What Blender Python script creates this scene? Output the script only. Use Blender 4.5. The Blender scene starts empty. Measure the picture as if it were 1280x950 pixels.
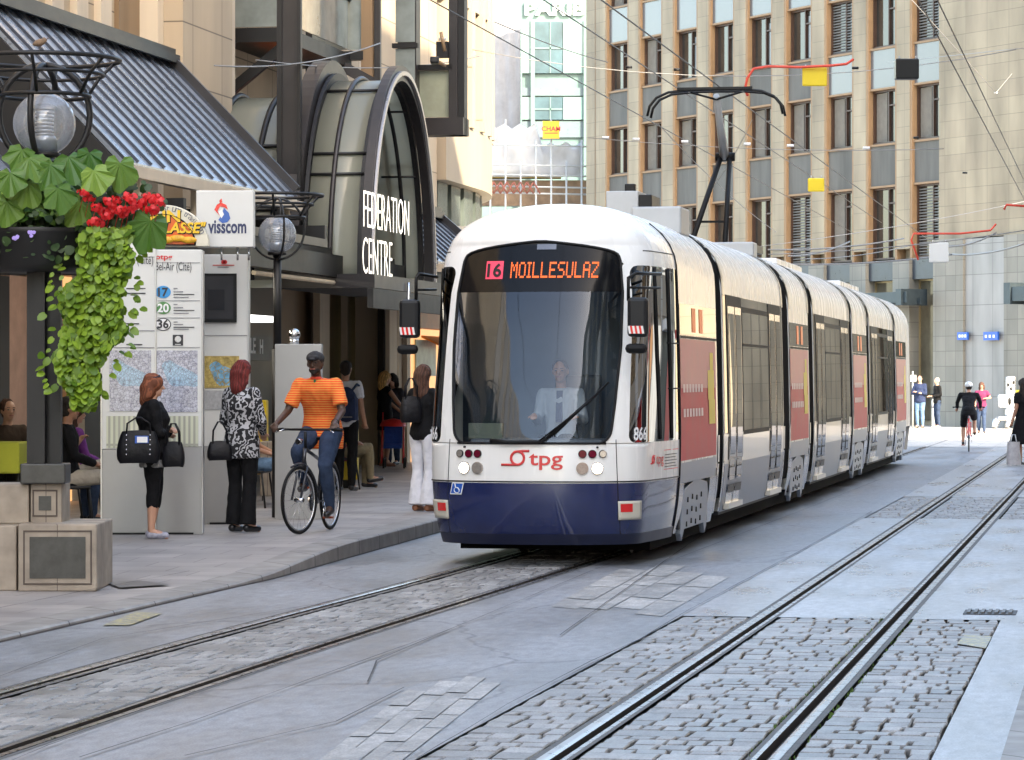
import bpy, bmesh, math, random
from math import sin, cos, pi, radians as R
from mathutils import Vector, Matrix, noise
random.seed(7)
scn = bpy.context.scene
C = scn.collection
TMP = bpy.data.scenes.new('workbench')                      # empty scratch scene, keeps evaluation quick; removed at the end
def evalmesh(ob):
    TMP.collection.objects.link(ob); vl = TMP.view_layers[0]; vl.update()
    dg = vl.depsgraph; dg.update(); me = bpy.data.meshes.new_from_object(ob.evaluated_get(dg))
    TMP.collection.objects.unlink(ob); bpy.data.objects.remove(ob); return me
# ------------------------------------------------------------------ frames
TH = math.atan(760/4000.0); ST, CT = sin(TH), cos(TH)      # street heading, to the right of the view axis
FX, FCX, FCY, HC = 4000.0, 640.0, 475.0, 1.7               # focal length in photo pixels, eye height
def P(v, u, z=0): return Vector((CT*v+ST*u, -ST*v+CT*u, z))
def pu(px, v):                                             # u on a plane of constant v seen at column px
    k = (px-FCX)/FX; return -v*(CT+ST*k)/(ST-CT*k)
def pv(px, u):
    k = (px-FCX)/FX; return (k*CT*u-ST*u)/(CT+k*ST)
def dep(v, u): return -ST*v+CT*u
def pz(py, v, u): return HC+(FCY-py)*dep(v, u)/FX
def gnd(px, py, z=0.0):
    Y = (HC-z)*FX/(py-FCY); X = (px-FCX)*Y/FX; return X, Y
def uv(X, Y): return CT*X-ST*Y, ST*X+CT*Y                  # world -> (v,u)
# ------------------------------------------------------------------ materials
MATS = {}
def mat(name, col=(.5,.5,.5), rough=.6, metal=0., var=.12, vs=3., bump=0., bs=40., emit=None, es=0., spec=.5, coat=0., streak=False, detail=4):
    if name in MATS: return MATS[name]
    m = bpy.data.materials.new(name); m.use_nodes = True
    nt = m.node_tree; n = nt.nodes; l = nt.links
    b = n['Principled BSDF']
    b.inputs['Roughness'].default_value = rough; b.inputs['Metallic'].default_value = metal
    b.inputs['Specular IOR Level'].default_value = spec
    b.inputs['Coat Weight'].default_value = coat; b.inputs['Coat Roughness'].default_value = .04
    tc = n.new('ShaderNodeTexCoord')
    src = tc.outputs['Object']
    if streak:
        mp = n.new('ShaderNodeMapping'); mp.inputs['Scale'].default_value = (1,1,.12); l.new(src, mp.inputs['Vector']); src = mp.outputs[0]
    if var > 0:
        t = n.new('ShaderNodeTexNoise'); t.inputs['Scale'].default_value = vs; t.inputs['Detail'].default_value = detail; t.inputs['Roughness'].default_value = .65
        l.new(src, t.inputs['Vector'])
        r = n.new('ShaderNodeMapRange'); r.inputs['From Min'].default_value = .25; r.inputs['From Max'].default_value = .75
        r.inputs['To Min'].default_value = 1-var; r.inputs['To Max'].default_value = 1+var
        l.new(t.outputs['Fac'], r.inputs['Value'])
        x = n.new('ShaderNodeVectorMath'); x.operation = 'SCALE'; x.inputs[0].default_value = col[:3]
        l.new(r.outputs[0], x.inputs['Scale']); l.new(x.outputs[0], b.inputs['Base Color'])
        r2 = n.new('ShaderNodeMapRange'); r2.inputs['To Min'].default_value = max(rough-.08,0); r2.inputs['To Max'].default_value = min(rough+.08,1)
        l.new(t.outputs['Fac'], r2.inputs['Value']); l.new(r2.outputs[0], b.inputs['Roughness'])
    else:
        b.inputs['Base Color'].default_value = (*col[:3], 1)
    if bump > 0:
        t = n.new('ShaderNodeTexNoise'); t.inputs['Scale'].default_value = bs; t.inputs['Detail'].default_value = 5; l.new(src, t.inputs['Vector'])
        bp = n.new('ShaderNodeBump'); bp.inputs['Strength'].default_value = bump; bp.inputs['Distance'].default_value = .02
        l.new(t.outputs['Fac'], bp.inputs['Height']); l.new(bp.outputs[0], b.inputs['Normal'])
    if emit:
        b.inputs['Emission Color'].default_value = (*emit, 1); b.inputs['Emission Strength'].default_value = es
    MATS[name] = m; return m
def glass(name, tint=(.5,.6,.6), rmin=.08, rough=.0, gcol=(.95,.97,1), haze_=0.):
    if name in MATS: return MATS[name]
    m = bpy.data.materials.new(name); m.use_nodes = True; nt = m.node_tree; n = nt.nodes; l = nt.links
    n.remove(n['Principled BSDF'])
    tr = n.new('ShaderNodeBsdfTransparent'); tr.inputs[0].default_value = (*tint,1)
    gl = n.new('ShaderNodeBsdfGlossy'); gl.inputs['Roughness'].default_value = rough; gl.inputs[0].default_value = (*gcol,1)
    fr = n.new('ShaderNodeFresnel'); fr.inputs[0].default_value = 1.5
    mr = n.new('ShaderNodeMapRange'); mr.inputs['To Min'].default_value = rmin; l.new(fr.outputs[0], mr.inputs['Value'])
    mx = n.new('ShaderNodeMixShader'); l.new(mr.outputs[0], mx.inputs[0]); l.new(tr.outputs[0], mx.inputs[1]); l.new(gl.outputs[0], mx.inputs[2])
    if haze_ > 0:
        df = n.new('ShaderNodeBsdfDiffuse'); df.inputs[0].default_value = (.8,.82,.85,1); m3 = n.new('ShaderNodeMixShader'); m3.inputs[0].default_value = haze_; l.new(mx.outputs[0], m3.inputs[1]); l.new(df.outputs[0], m3.inputs[2]); mx = m3  # white diffuse mixed in, paints a pale reflective look on the glass
    l.new(mx.outputs[0], n['Material Output'].inputs[0]); MATS[name] = m; return m
def blockmat(name, c1, c2, mortar, w, h, ms=.006, rough=.7, rot=None, bump=.4, var=.2, vs=1.5, streak=True):
    """stone blocks in a grid on x/z or y/z walls"""
    if name in MATS: return MATS[name]
    m = bpy.data.materials.new(name); m.use_nodes = True; nt = m.node_tree; n = nt.nodes; l = nt.links
    b = n['Principled BSDF']; b.inputs['Roughness'].default_value = rough
    tc = n.new('ShaderNodeTexCoord'); sx = n.new('ShaderNodeSeparateXYZ'); l.new(tc.outputs['Object'], sx.inputs[0])
    ad = n.new('ShaderNodeMath'); ad.operation = 'ADD'; l.new(sx.outputs[0], ad.inputs[0]); l.new(sx.outputs[1], ad.inputs[1])
    cx = n.new('ShaderNodeCombineXYZ'); l.new(ad.outputs[0], cx.inputs[0]); l.new(sx.outputs[2], cx.inputs[1])
    br = n.new('ShaderNodeTexBrick'); br.offset = 0.0; l.new(cx.outputs[0], br.inputs['Vector'])
    for k, vv in (('Color1',c1),('Color2',c2),('Mortar',mortar)): br.inputs[k].default_value = (*vv,1)
    br.inputs['Scale'].default_value = 1; br.inputs['Brick Width'].default_value = w; br.inputs['Row Height'].default_value = h; br.inputs['Mortar Size'].default_value = ms
    t = n.new('ShaderNodeTexNoise'); t.inputs['Scale'].default_value = vs; t.inputs['Detail'].default_value = 5
    mp = n.new('ShaderNodeMapping'); mp.inputs['Scale'].default_value = (1,1,.25 if streak else 1); l.new(tc.outputs['Object'], mp.inputs['Vector']); l.new(mp.outputs[0], t.inputs['Vector'])
    r = n.new('ShaderNodeMapRange'); r.inputs['From Min'].default_value=.3; r.inputs['From Max'].default_value=.7; r.inputs['To Min'].default_value = 1-var; r.inputs['To Max'].default_value = 1+var; l.new(t.outputs['Fac'], r.inputs['Value'])
    x = n.new('ShaderNodeVectorMath'); x.operation = 'SCALE'; l.new(br.outputs['Color'], x.inputs[0]); l.new(r.outputs[0], x.inputs['Scale']); l.new(x.outputs[0], b.inputs['Base Color'])
    MATS[name] = m; return m
# ------------------------------------------------------------------ mesh collecting
class MB:
    def __init__(s): s.bm = bmesh.new()
    def face(s, pts, m=0):
        vs = [s.bm.verts.new(p) for p in pts]
        f = s.bm.faces.new(vs); f.material_index = m; return f
    def box(s, x0, x1, y0, y1, z0, z1, m=0):
        c = [(x0,y0,z0),(x1,y0,z0),(x1,y1,z0),(x0,y1,z0),(x0,y0,z1),(x1,y0,z1),(x1,y1,z1),(x0,y1,z1)]
        v = [s.bm.verts.new(p) for p in c]
        for q in ((3,2,1,0),(4,5,6,7),(0,1,5,4),(1,2,6,5),(2,3,7,6),(3,0,4,7)):
            s.bm.faces.new([v[i] for i in q]).material_index = m
        return s
    def hexa(s, c, m=0):
        v = [s.bm.verts.new(p) for p in c]
        for q in ((3,2,1,0),(4,5,6,7),(0,1,5,4),(1,2,6,5),(2,3,7,6),(3,0,4,7)):
            s.bm.faces.new([v[i] for i in q]).material_index = m
        return s
    def beam(s, a, b, w, h, up=(0,0,1), m=0):
        a, b = Vector(a), Vector(b); d = (b-a).normalized(); up = Vector(up)
        if abs(d.dot(up)) > .98: up = Vector((1,0,0))
        x = d.cross(up).normalized()*w/2; y = x.normalized().cross(d).normalized()*h/2
        s.hexa([a-x-y,a+x-y,b+x-y,b-x-y,a-x+y,a+x+y,b+x+y,b-x+y], m); return s
    def tube(s, pts, r, n=8, m=0, cap=True, closed=False, smooth=True):
        pts = [Vector(p) for p in pts]; rings = []
        N = len(pts); rr = r if isinstance(r,(list,tuple)) else [r]*N
        prev = None
        for i, p in enumerate(pts):
            if closed: d = pts[(i+1)%N]-pts[(i-1)%N]
            else: d = pts[min(i+1,N-1)]-pts[max(i-1,0)]
            d = d.normalized() if d.length > 1e-9 else Vector((0,0,1))
            if prev is None:
                a = Vector((0,0,1)) if abs(d.z) < .9 else Vector((1,0,0))
                x = d.cross(a).normalized()
            else:
                x = (prev-d*prev.dot(d)).normalized()
            prev = x; y = d.cross(x)
            rings.append([s.bm.verts.new(p+rr[i]*(cos(2*pi*k/n)*x+sin(2*pi*k/n)*y)) for k in range(n)])
        M = N if closed else N-1
        for i in range(M):
            A, B = rings[i], rings[(i+1)%N]
            for k in range(n):
                f = s.bm.faces.new([A[k],A[(k+1)%n],B[(k+1)%n],B[k]]); f.material_index = m; f.smooth = smooth
        if cap and not closed:
            s.bm.faces.new(rings[0][::-1]).material_index = m; s.bm.faces.new(rings[-1]).material_index = m
        return s
    def lathe(s, prof, c=(0,0,0), n=24, m=0, smooth=True, sx=1, sy=1):
        c = Vector(c); rings = []
        for (r, z) in prof:
            rings.append([s.bm.verts.new(c+Vector((sx*r*cos(2*pi*k/n), sy*r*sin(2*pi*k/n), z))) for k in range(n)])
        for A, B in zip(rings, rings[1:]):
            for k in range(n):
                f = s.bm.faces.new([A[k],A[(k+1)%n],B[(k+1)%n],B[k]]); f.material_index = m; f.smooth = smooth
        return s
    def prism(s, pts, d, m=0):
        """pts: planar loop, d: extrusion vector"""
        d = Vector(d); a = [s.bm.verts.new(p) for p in pts]; b = [s.bm.verts.new(Vector(p)+d) for p in pts]
        n = len(a)
        s.bm.faces.new(a[::-1]).material_index = m; s.bm.faces.new(b).material_index = m
        for i in range(n): s.bm.faces.new([a[i],a[(i+1)%n],b[(i+1)%n],b[i]]).material_index = m
        return s
    def grid(s, rows, m=0, smooth=True, closed=False):
        V = [[s.bm.verts.new(p) for p in r] for r in rows]
        for i in range(len(V)-1):
            n = len(V[i])
            for k in range(n if closed else n-1):
                q = [V[i][k],V[i][(k+1)%n],V[i+1][(k+1)%n],V[i+1][k]]
                try:
                    f = s.bm.faces.new(q); f.material_index = m; f.smooth = smooth
                except ValueError: pass
        return s
    def ball(s, c, r, n=12, m=0):
        r = r if isinstance(r,(tuple,list)) else (r,r,r); c = Vector(c); k = max(5, n*2//3); nv = s.bm.verts.new
        top = nv(c+Vector((0,0,r[2]))); bot = nv(c-Vector((0,0,r[2]))); rings = []
        for i in range(1, k):
            t = pi*i/k; rings.append([nv((c.x+r[0]*sin(t)*cos(2*pi*j/n), c.y+r[1]*sin(t)*sin(2*pi*j/n), c.z+r[2]*cos(t))) for j in range(n)])
        fs = [[top,rings[0][j],rings[0][(j+1)%n]] for j in range(n)]+[[bot,rings[-1][(j+1)%n],rings[-1][j]] for j in range(n)]
        for A, B in zip(rings, rings[1:]): fs += [[A[j],B[j],B[(j+1)%n],A[(j+1)%n]] for j in range(n)]
        for f in fs:
            q = s.bm.faces.new(f); q.material_index = m; q.smooth = True
        return s
    def disc(s, c, axis, r, t, n=20, m=0):
        a = Vector(axis).normalized(); s.tube([Vector(c), Vector(c)+a*t], r, n=n, m=m, smooth=False); return s
    def bake(s, name, mats):
        me = bpy.data.meshes.new(name); bmesh.ops.recalc_face_normals(s.bm, faces=s.bm.faces); s.bm.to_mesh(me); s.bm.free()
        for m in (mats if isinstance(mats,(list,tuple)) else [mats]): me.materials.append(m)
        return me
    def obj(s, name, mats, parent=None, bevel=0., off=None, **tags):
        me = s.bake(name, mats); o = bpy.data.objects.new(name, me); C.objects.link(o)
        if parent is not None:
            o.parent = parent
            me.transform(Matrix.Translation(-Vector(parent['_o']))); o['_o'] = tuple(parent['_o'])
        if bevel > 0:
            bv = o.modifiers.new('bevel','BEVEL'); bv.width = bevel; bv.segments = 2; bv.limit_method = 'ANGLE'; bv.angle_limit = R(40)
        for k, x in tags.items(): o[k] = x
        return o
def sides(mb, name, mats, parent, cx):
    for sg in (1,-1):
        q = MB(); q.bm.free(); q.bm = mb.bm.copy()
        bmesh.ops.delete(q.bm, geom=[v for v in q.bm.verts if (v.co.x-cx)*sg < 0], context='VERTS'); q.obj(name, mats, parent)
    mb.bm.free()
ROT = {'S': -TH, 'W': 0.0}
FANG = math.atan2(-4000, 2090)                # far office facade, local x runs along it to the right
ROT['F'] = FANG
def frame_pt(p, fr):
    a = ROT[fr] if isinstance(fr,str) else fr
    return Vector((cos(a)*p[0]-sin(a)*p[1], sin(a)*p[0]+cos(a)*p[1], p[2]))
def thing(name, label, cat, o=(0,0,0), fr='S', group=None):
    """Empty at the base of a thing. Parts are given in the coordinates of frame fr."""
    e = bpy.data.objects.new(name, None); C.objects.link(e); e.empty_display_size = .2
    e.location = frame_pt(o, fr); e.rotation_euler.z = ROT[fr] if isinstance(fr,str) else fr
    e['_o'] = tuple(o); e['label'] = label; e['category'] = cat
    if group: e['group'] = group
    return e
def single(mb, name, mats, label, cat, o=(0,0,0), fr='S', group=None, bevel=0.):
    me = mb.bake(name, mats); me.transform(Matrix.Translation(-Vector(o)))
    ob = bpy.data.objects.new(name, me); C.objects.link(ob)
    ob.location = frame_pt(o, fr); ob.rotation_euler.z = ROT[fr] if isinstance(fr,str) else fr
    ob['label'] = label; ob['category'] = cat; ob['_o'] = tuple(o)
    if group: ob['group'] = group
    if bevel > 0:
        bv = ob.modifiers.new('bevel','BEVEL'); bv.width = bevel; bv.segments = 2; bv.limit_method = 'ANGLE'; bv.angle_limit = R(40)
    return ob
def struct(mb, name, mats, kind='structure', fr='S', label=None):
    me = mb.bake(name, mats); ob = bpy.data.objects.new(name, me); C.objects.link(ob)
    ob.rotation_euler.z = ROT[fr]; ob['kind'] = kind
    if label: ob['label'] = label
    return ob
def clone(root, loc, rz=None, label=None):
    r = root.copy(); C.objects.link(r); r.location = loc
    if rz is not None: r.rotation_euler.z = rz
    if label: r['label'] = label
    for ch in list(root.children):
        c = ch.copy(); C.objects.link(c); c.parent = r
        for g in list(ch.children):
            d = g.copy(); C.objects.link(d); d.parent = c
    return r
def textmb(s, h, w=None, depth=.002, bold=0., shear=0., spacing=1., align='CENTER'):
    """mesh data of a line of lettering: x to the right, z up, front towards -y, cap height h"""
    cu = bpy.data.curves.new('t','FONT'); cu.body = s; cu.size = 1; cu.extrude = 0; cu.offset = bold; cu.shear = shear
    cu.space_character = spacing; cu.align_x = 'LEFT'; cu.resolution_u = 3
    ob = bpy.data.objects.new('t', cu); me = evalmesh(ob)
    xs = [v.co.x for v in me.vertices]; ys = [v.co.y for v in me.vertices]
    x0, x1 = min(xs), max(xs)
    cap = .729 if any(c.isupper() or c.isdigit() for c in s) else (max(ys)-min(ys))
    sc = h/cap; sxs = sc if w is None else w/(x1-x0)
    mid = (x0+x1)/2 if align == 'CENTER' else x0
    out = [((v.co.x-mid)*sxs, v.co.y*sc) for v in me.vertices]
    fs = [tuple(p.vertices) for p in me.polygons]
    bpy.data.meshes.remove(me)
    return out, fs
def letters(mb, s, h, fn, m=0, **kw):
    """fn maps (x,z) in metres to a 3-D point"""
    vs, fs = textmb(s, h, **kw)
    V = [mb.bm.verts.new(fn(x, z)) for x, z in vs]
    for f in fs:
        try: mb.bm.faces.new([V[i] for i in f]).material_index = m
        except ValueError: pass
def solidify(o, t, off=0):
    md = o.modifiers.new('thickness','SOLIDIFY'); md.thickness = t; md.offset = off
# ================================================================== TRAM
TV, TU = -5.26, 28.5
white = mat('tram_white_paint',(.78,.77,.74),.27,var=.07,vs=3,coat=.2,spec=.4,streak=True)
cream = mat('tram_cream_paint',(.62,.59,.52),.3,var=.05,vs=2,coat=.4)
navy = mat('tram_navy_paint',(.006,.014,.075),.22,var=.15,vs=3,coat=.7)
navyd = mat('tram_dark_skirt',(.008,.012,.04),.4,var=.2,vs=3)
silver = mat('tram_silver_panel',(.27,.31,.37),.42,metal=.25,var=.06,vs=2)
blackg = mat('black_glazed_panel',(.004,.004,.005),.10,var=0,spec=.15)
blackr = mat('black_rubber',(.005,.005,.0055),.6,var=.2,vs=20,spec=.25)
darkglass = glass('dark_tinted_glass',(.0,.0,.0),.05,gcol=(.40,.41,.43))
chrome = mat('bright_metal',(.62,.63,.65),.2,metal=1,var=.05,vs=20)
wsglass = glass('windscreen_glass',(.80,.86,.88),.03,gcol=(.48,.52,.58))
inter = mat('dark_cab_interior',(.02,.022,.026),.7,var=.2)
redp = mat('red_logo_paint',(.62,.03,.03),.4,var=0)
blackp = mat('black_paint',(.006,.006,.006),.45,var=.1,spec=.3)
whitep = mat('white_lettering',(.8,.8,.8),.5,var=0)
redad = mat('red_advert_film',(.55,.045,.065),.45,var=.12,vs=3,spec=.15)
pinkad = mat('reflection_pale_film',(.58,.20,.20),.4,var=.1,vs=3,spec=.2)  # paler red paints the whitish reflection across the advert top
yellowp = mat('yellow_paint',(.75,.55,.02),.45,var=.08)
amber = mat('amber_display',(.02,.01,0),.5,var=0,emit=(1,.14,.008),es=.24)
pinkd = mat('pink_display',(.3,.02,.05),.5,var=0,emit=(1,.06,.14),es=.11)
lampw = mat('lit_headlamp',(.9,.9,.9),.1,var=0,emit=(1,.95,.85),es=3)
lampr = mat('dark_red_lens',(.12,.004,.02),.1,var=0,coat=.6)
lampc = mat('clear_lens',(.5,.45,.4),.1,metal=.6,var=.3,vs=40)
redref = mat('red_reflector',(.7,.02,.02),.2,var=0)
bluesign = mat('blue_sign_film',(.01,.09,.42),.3,var=0)
tram = thing('tram','white and navy articulated tram with amber destination display, arriving on the left track','tram',(TV,TU,0),'S')
def T(x, y, z): return (TV+x, TU+y, z)
def interp(tab, z):
    if z <= tab[0][0]: return tab[0][1]
    for (a, fa), (b, fb) in zip(tab, tab[1:]):
        if z <= b:
            t = (z-a)/(b-a); return fa+(fb-fa)*t
    return tab[-1][1]
def smooth_tab(tab):
    # resample with a gentle smoothing so that panels do not crease
    zs = [tab[0][0]+(tab[-1][0]-tab[0][0])*i/120 for i in range(121)]
    v = [interp(tab, z) for z in zs]
    for _ in range(12): v = [v[0]]+[(v[i-1]+2*v[i]+v[i+1])/4 for i in range(1,120)]+[v[-1]]
    return list(zip(zs, v))
WID = smooth_tab([(.2,1.03),(.5,1.085),(.8,1.11),(1.2,1.115),(2.0,1.10),(2.6,1.085),(2.72,1.08)])
ZR0, ZTOP = 2.70, 3.39
def halfw(z):
    if z <= ZR0: return interp(WID, z)
    t = min(1, (z-ZR0)/(ZTOP-ZR0)); return 1.08*(1-t**2.3)**(1/2.3)
YFT = smooth_tab([(.2,.14),(.35,.05),(.6,.0),(.9,.0),(1.15,.02),(1.6,.12),(2.2,.30),(2.6,.44),(2.95,.60)])
YEND = 1.95
def yfront(z):
    if z <= 2.95: return interp(YFT, z)
    t = min(1, (z-2.95)/(ZTOP-2.95)); return .60+1.28*(1-(1-t**2.2)**(1/1.9))
def dfront(z): return max(.05, min(.52, YEND-.06-yfront(z)))
def row(z, n=60):
    wf, y0, d = halfw(z), yfront(z), dfront(z); w = wf*(1-.095*min(1,(YEND-y0-d)/1.2))
    pts = []
    for i in range(n+1):
        ph = pi/2*i/n; e = 2/2.4
        pts.append((w*sin(ph)**e if i else 0, y0+d*(1-cos(ph)**(e*1.25) if i < n else 1)))
    yb = pts[n][1]
    for k in range(1, 13): pts.append((w+(wf-w)*(1-(1-k/12)**1.5), yb+(YEND-yb)*k/12))
    S = [0]
    for a, b in zip(pts, pts[1:]): S.append(S[-1]+math.hypot(b[0]-a[0], b[1]-a[1]))
    return pts, S
ROWC = {}
def nose(s, z, off=0.):
    z = round(z, 4)
    if z not in ROWC: ROWC[z] = row(z)
    pts, S = ROWC[z]; a = min(abs(s), S[-1])
    lo, hi = 0, len(S)-1
    while hi-lo > 1:
        mid = (lo+hi)//2
        if S[mid] <= a: lo = mid
        else: hi = mid
    t = (a-S[lo])/max(1e-9, S[hi]-S[lo])
    x = pts[lo][0]+(pts[hi][0]-pts[lo][0])*t; y = pts[lo][1]+(pts[hi][1]-pts[lo][1])*t
    dx, dy = pts[hi][0]-pts[lo][0], pts[hi][1]-pts[lo][1]; L = math.hypot(dx, dy) or 1
    x += off*dy/L; y -= off*dx/L
    return T(x if s >= 0 else -x, y, z)
def slen(z):
    z = round(z,4)
    if z not in ROWC: ROWC[z] = row(z)
    return ROWC[z][1][-1]
ZB, ZT_WS, ZBAND = 1.12, 2.985, 2.50
def rnd(z, zb, zt, rb, rt):
    """inset at the rounded ends of a window"""
    i = 0
    if z < zb+rb: i = rb*(1-math.sqrt(max(0, 1-((zb+rb-z)/rb)**2)))
    if z > zt-rt: i = max(i, rt*(1-math.sqrt(max(0, 1-((z-zt+rt)/rt)**2))))
    return i
def ws(z):                                             # half arc width of windscreen incl. black band
    if z <= ZB or z >= ZT_WS: return 0
    b = interp([(1.12,.735),(1.5,.775),(2.0,.81),(2.5,.80),(2.8,.755),(2.985,.68)], z)
    # top edge is a shallow arch: only the middle reaches full height
    zt = ZT_WS
    if z > zt-.14:
        t = (z-(zt-.14))/.14; b = b*(1-t**2.2*.999)
    return max(0, b-rnd(z, ZB, zt+.2, .13, .01))
SB, STP = 1.13, 2.76
def sw0(z):
    b = interp([(1.13,.93),(1.4,.93),(2.0,.925),(2.5,.90),(2.76,.84)], z); return b+rnd(z, SB, STP, .07, .10)
zrows = sorted(set([.20,.22,.26,.3,.35,.4,.5,.6,.7,.765,.79,.9,1.0,1.08,1.12,SB]+[round(1.12+.0075*i,4) for i in range(14)]
        +[round(1.25+.06*i,3) for i in range(24)]+[round(2.68+.01*i,4) for i in range(9)]+[STP]+[round(2.80+.012*i,4) for i in range(16)]+[ZT_WS,3.0]
        +[round(3.0+.03*i,4) for i in range(1,12)]+[3.345,3.36,3.372,3.38,3.386,3.389]))
kinds = {k: MB() for k in ('shell','bumper','skirt','windscreen','band','cab_window')}
def strip(mb, z0, z1, a0, b0, a1, b1, n, off=0.):
    if max(b0-a0, b1-a1) < 1e-4: return
    r0 = [nose(a0+(b0-a0)*i/n, z0, off) for i in range(n+1)]; r1 = [nose(a1+(b1-a1)*i/n, z1, off) for i in range(n+1)]
    mb.grid([r0, r1])
for z0, z1 in zip(zrows, zrows[1:]):
    L0, L1 = slen(z0), slen(z1); zm = (z0+z1)/2
    w0, w1 = ws(z0), ws(z1)
    hasw = w0 > 0 or w1 > 0; hass = SB <= zm <= STP
    if zm < .30: kb = 'skirt'
    elif zm < .775: kb = 'bumper'
    else: kb = 'shell'
    for sg in (1, -1):
        def st(k, a0, b0, a1, b1, n, off=0):
            if sg > 0: strip(kinds[k], z0, z1, a0, b0, a1, b1, n, off)
            else: strip(kinds[k], z0, z1, -b0, -a0, -b1, -a1, n, off)
        if hasw:
            st('band' if zm > ZBAND else 'windscreen', 0, w0, 0, w1, 14)
        p0, p1 = (w0, w1) if hasw else (0, 0)
        if hass:
            q0, q1 = min(sw0(z0), L0), min(sw0(z1), L1); e0, e1 = L0-.03, L1-.03
            st(kb, p0, q0, p1, q1, 8 if not hasw else 4)
            st('cab_window', q0, e0, q1, e1, 14); st(kb, e0, L0, e1, L1, 1)
        else: st(kb, p0, L0, p1, L1, 26)
for mb_ in kinds.values(): bmesh.ops.remove_doubles(mb_.bm, verts=mb_.bm.verts, dist=.0006)
body = kinds['shell'].obj('front_shell', white, tram)
kinds['bumper'].obj('bumper', navy, tram)
kinds['skirt'].obj('skirt', navyd, tram)
kinds['windscreen'].obj('windscreen', wsglass, tram)
kinds['band'].obj('display_panel', blackg, tram)
sides(kinds['cab_window'],'cab_side_window', glass('cab_side_glass',(.06,.065,.07),.03,gcol=(.42,.42,.42)), tram, TV)
# gaskets
def tubeS(mb, sz, r, off=.004, n=6): mb.tube([nose(s, z, off) for s, z in sz], r, n=n)
zz = [ZB+.004]+[round(1.12+.0075*i,4) for i in range(1,14)]+[round(1.25+.06*i,3) for i in range(24)]+[round(2.68+.02*i,3) for i in range(7)]+[round(2.82+.02*i,3) for i in range(9)]
g = MB(); right = [(ws(z), z) for z in zz if ws(z) > 0]
loop = right+[(-s, z) for s, z in right[::-1]]
tubeS(g, loop, .013); tubeS(g, [(s*.1-.0, ZB+.006) for s in range(-7, 8)], .012)
g.obj('windscreen_seal', blackr, tram)
g = MB()
g.tube([nose(s, .778, .001) for s in [i*slen(.78)/40 for i in range(-40, 41)]], .007, n=6); g.obj('panel_joint', blackp, tram); g = MB()
for sg in (-1, 1): g.tube([nose(sg*(.80+.05*(1.1-z)), z, .0) for z in (.3,.45,.6,.775,.95,1.1,1.16)], .0045, n=5)
sides(g,'panel_joint', blackp, tram, TV); g = MB(); g.tube([nose(s, 2.90, 0) for s in [1.0+.05*i for i in range(int((slen(2.9)-1.0)/.05))]], .006, n=5)
g.tube([nose(-s, 2.90, 0) for s in [1.0+.05*i for i in range(int((slen(2.9)-1.0)/.05))]], .006, n=5)
sides(g,'panel_joint', blackp, tram, TV)
# cab side door posts behind the flank glass
g = MB()
for sg in (-1,1):
    for ds in (.95,.45): g.tube([nose(sg*(slen(z)-ds), z, .003) for z in [1.15+.1*i for i in range(17)]], .018, n=6)
    g.tube([nose(sg*(slen(z)-.02), z, .004) for z in [.3+.1*i for i in range(30)]], .012, n=6)
    for zz_ in (1.62, 2.05): g.tube([nose(sg*(slen(zz_)-s), zz_, .003) for s in [.03+.1*i for i in range(6)]], .008, n=6)
sides(g,'door_frame', blackr, tram, TV)
# destination display
d = MB(); d.grid([[nose(s, z, .004) for s in [-.505+.17*i/4 for i in range(5)]] for z in (2.632, 2.715, 2.80)])
o_ = d.obj('line_number_field', pinkd, tram)
d = MB(); letters(d, '16', .125, lambda x, z: nose(-.42+x, round(2.655+z,3), .009), bold=.03); d.obj('line_number', blackp, tram)
# dot-matrix letters
DOT = {'M':['#...#','##.##','#.#.#','#.#.#','#...#','#...#','#...#'],'O':['.###.','#...#','#...#','#...#','#...#','#...#','.###.'],
 'I':['###','.#.','.#.','.#.','.#.','.#.','###'],'L':['#....','#....','#....','#....','#....','#....','#####'],
 'E':['#####','#....','#....','####.','#....','#....','#####'],'S':['.####','#....','#....','.###.','....#','....#','####.'],
 'U':['#...#','#...#','#...#','#...#','#...#','#...#','.###.'],'A':['.###.','#...#','#...#','#####','#...#','#...#','#...#'],
 'Z':['#####','....#','...#.','..#..','.#...','#....','#####']}
d = MB(); x = -.25; px_ = .0165; pzc = .0215; cells = sum(len(DOT[c][0])+1 for c in 'MOILLESULAZ')
x = -.262; step = .83/cells
for c in 'MOILLESULAZ':
    for r_, line in enumerate(DOT[c]):
        for k, ch in enumerate(line):
            if ch == '#':
                s0 = x+k*step; z0 = 2.64+(6-r_)*.0215
                d.grid([[nose(s0+.0005, z0, .005), nose(s0+step-.0005, z0, .005)], [nose(s0+.0005, z0+.019, .005), nose(s0+step-.0005, z0+.019, .005)]], smooth=False)
    x += (len(DOT[c][0])+1)*step
d.obj('destination_lettering', amber, tram)
d = MB(); d.grid([[nose(s, z, .006) for s in (-.03,.03,.09,.15)] for z in (2.905, 2.955)]); d.obj('sensor_window', mat('grey_sensor',(.12,.12,.13),.2,metal=.5,var=.1), tram)
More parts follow.
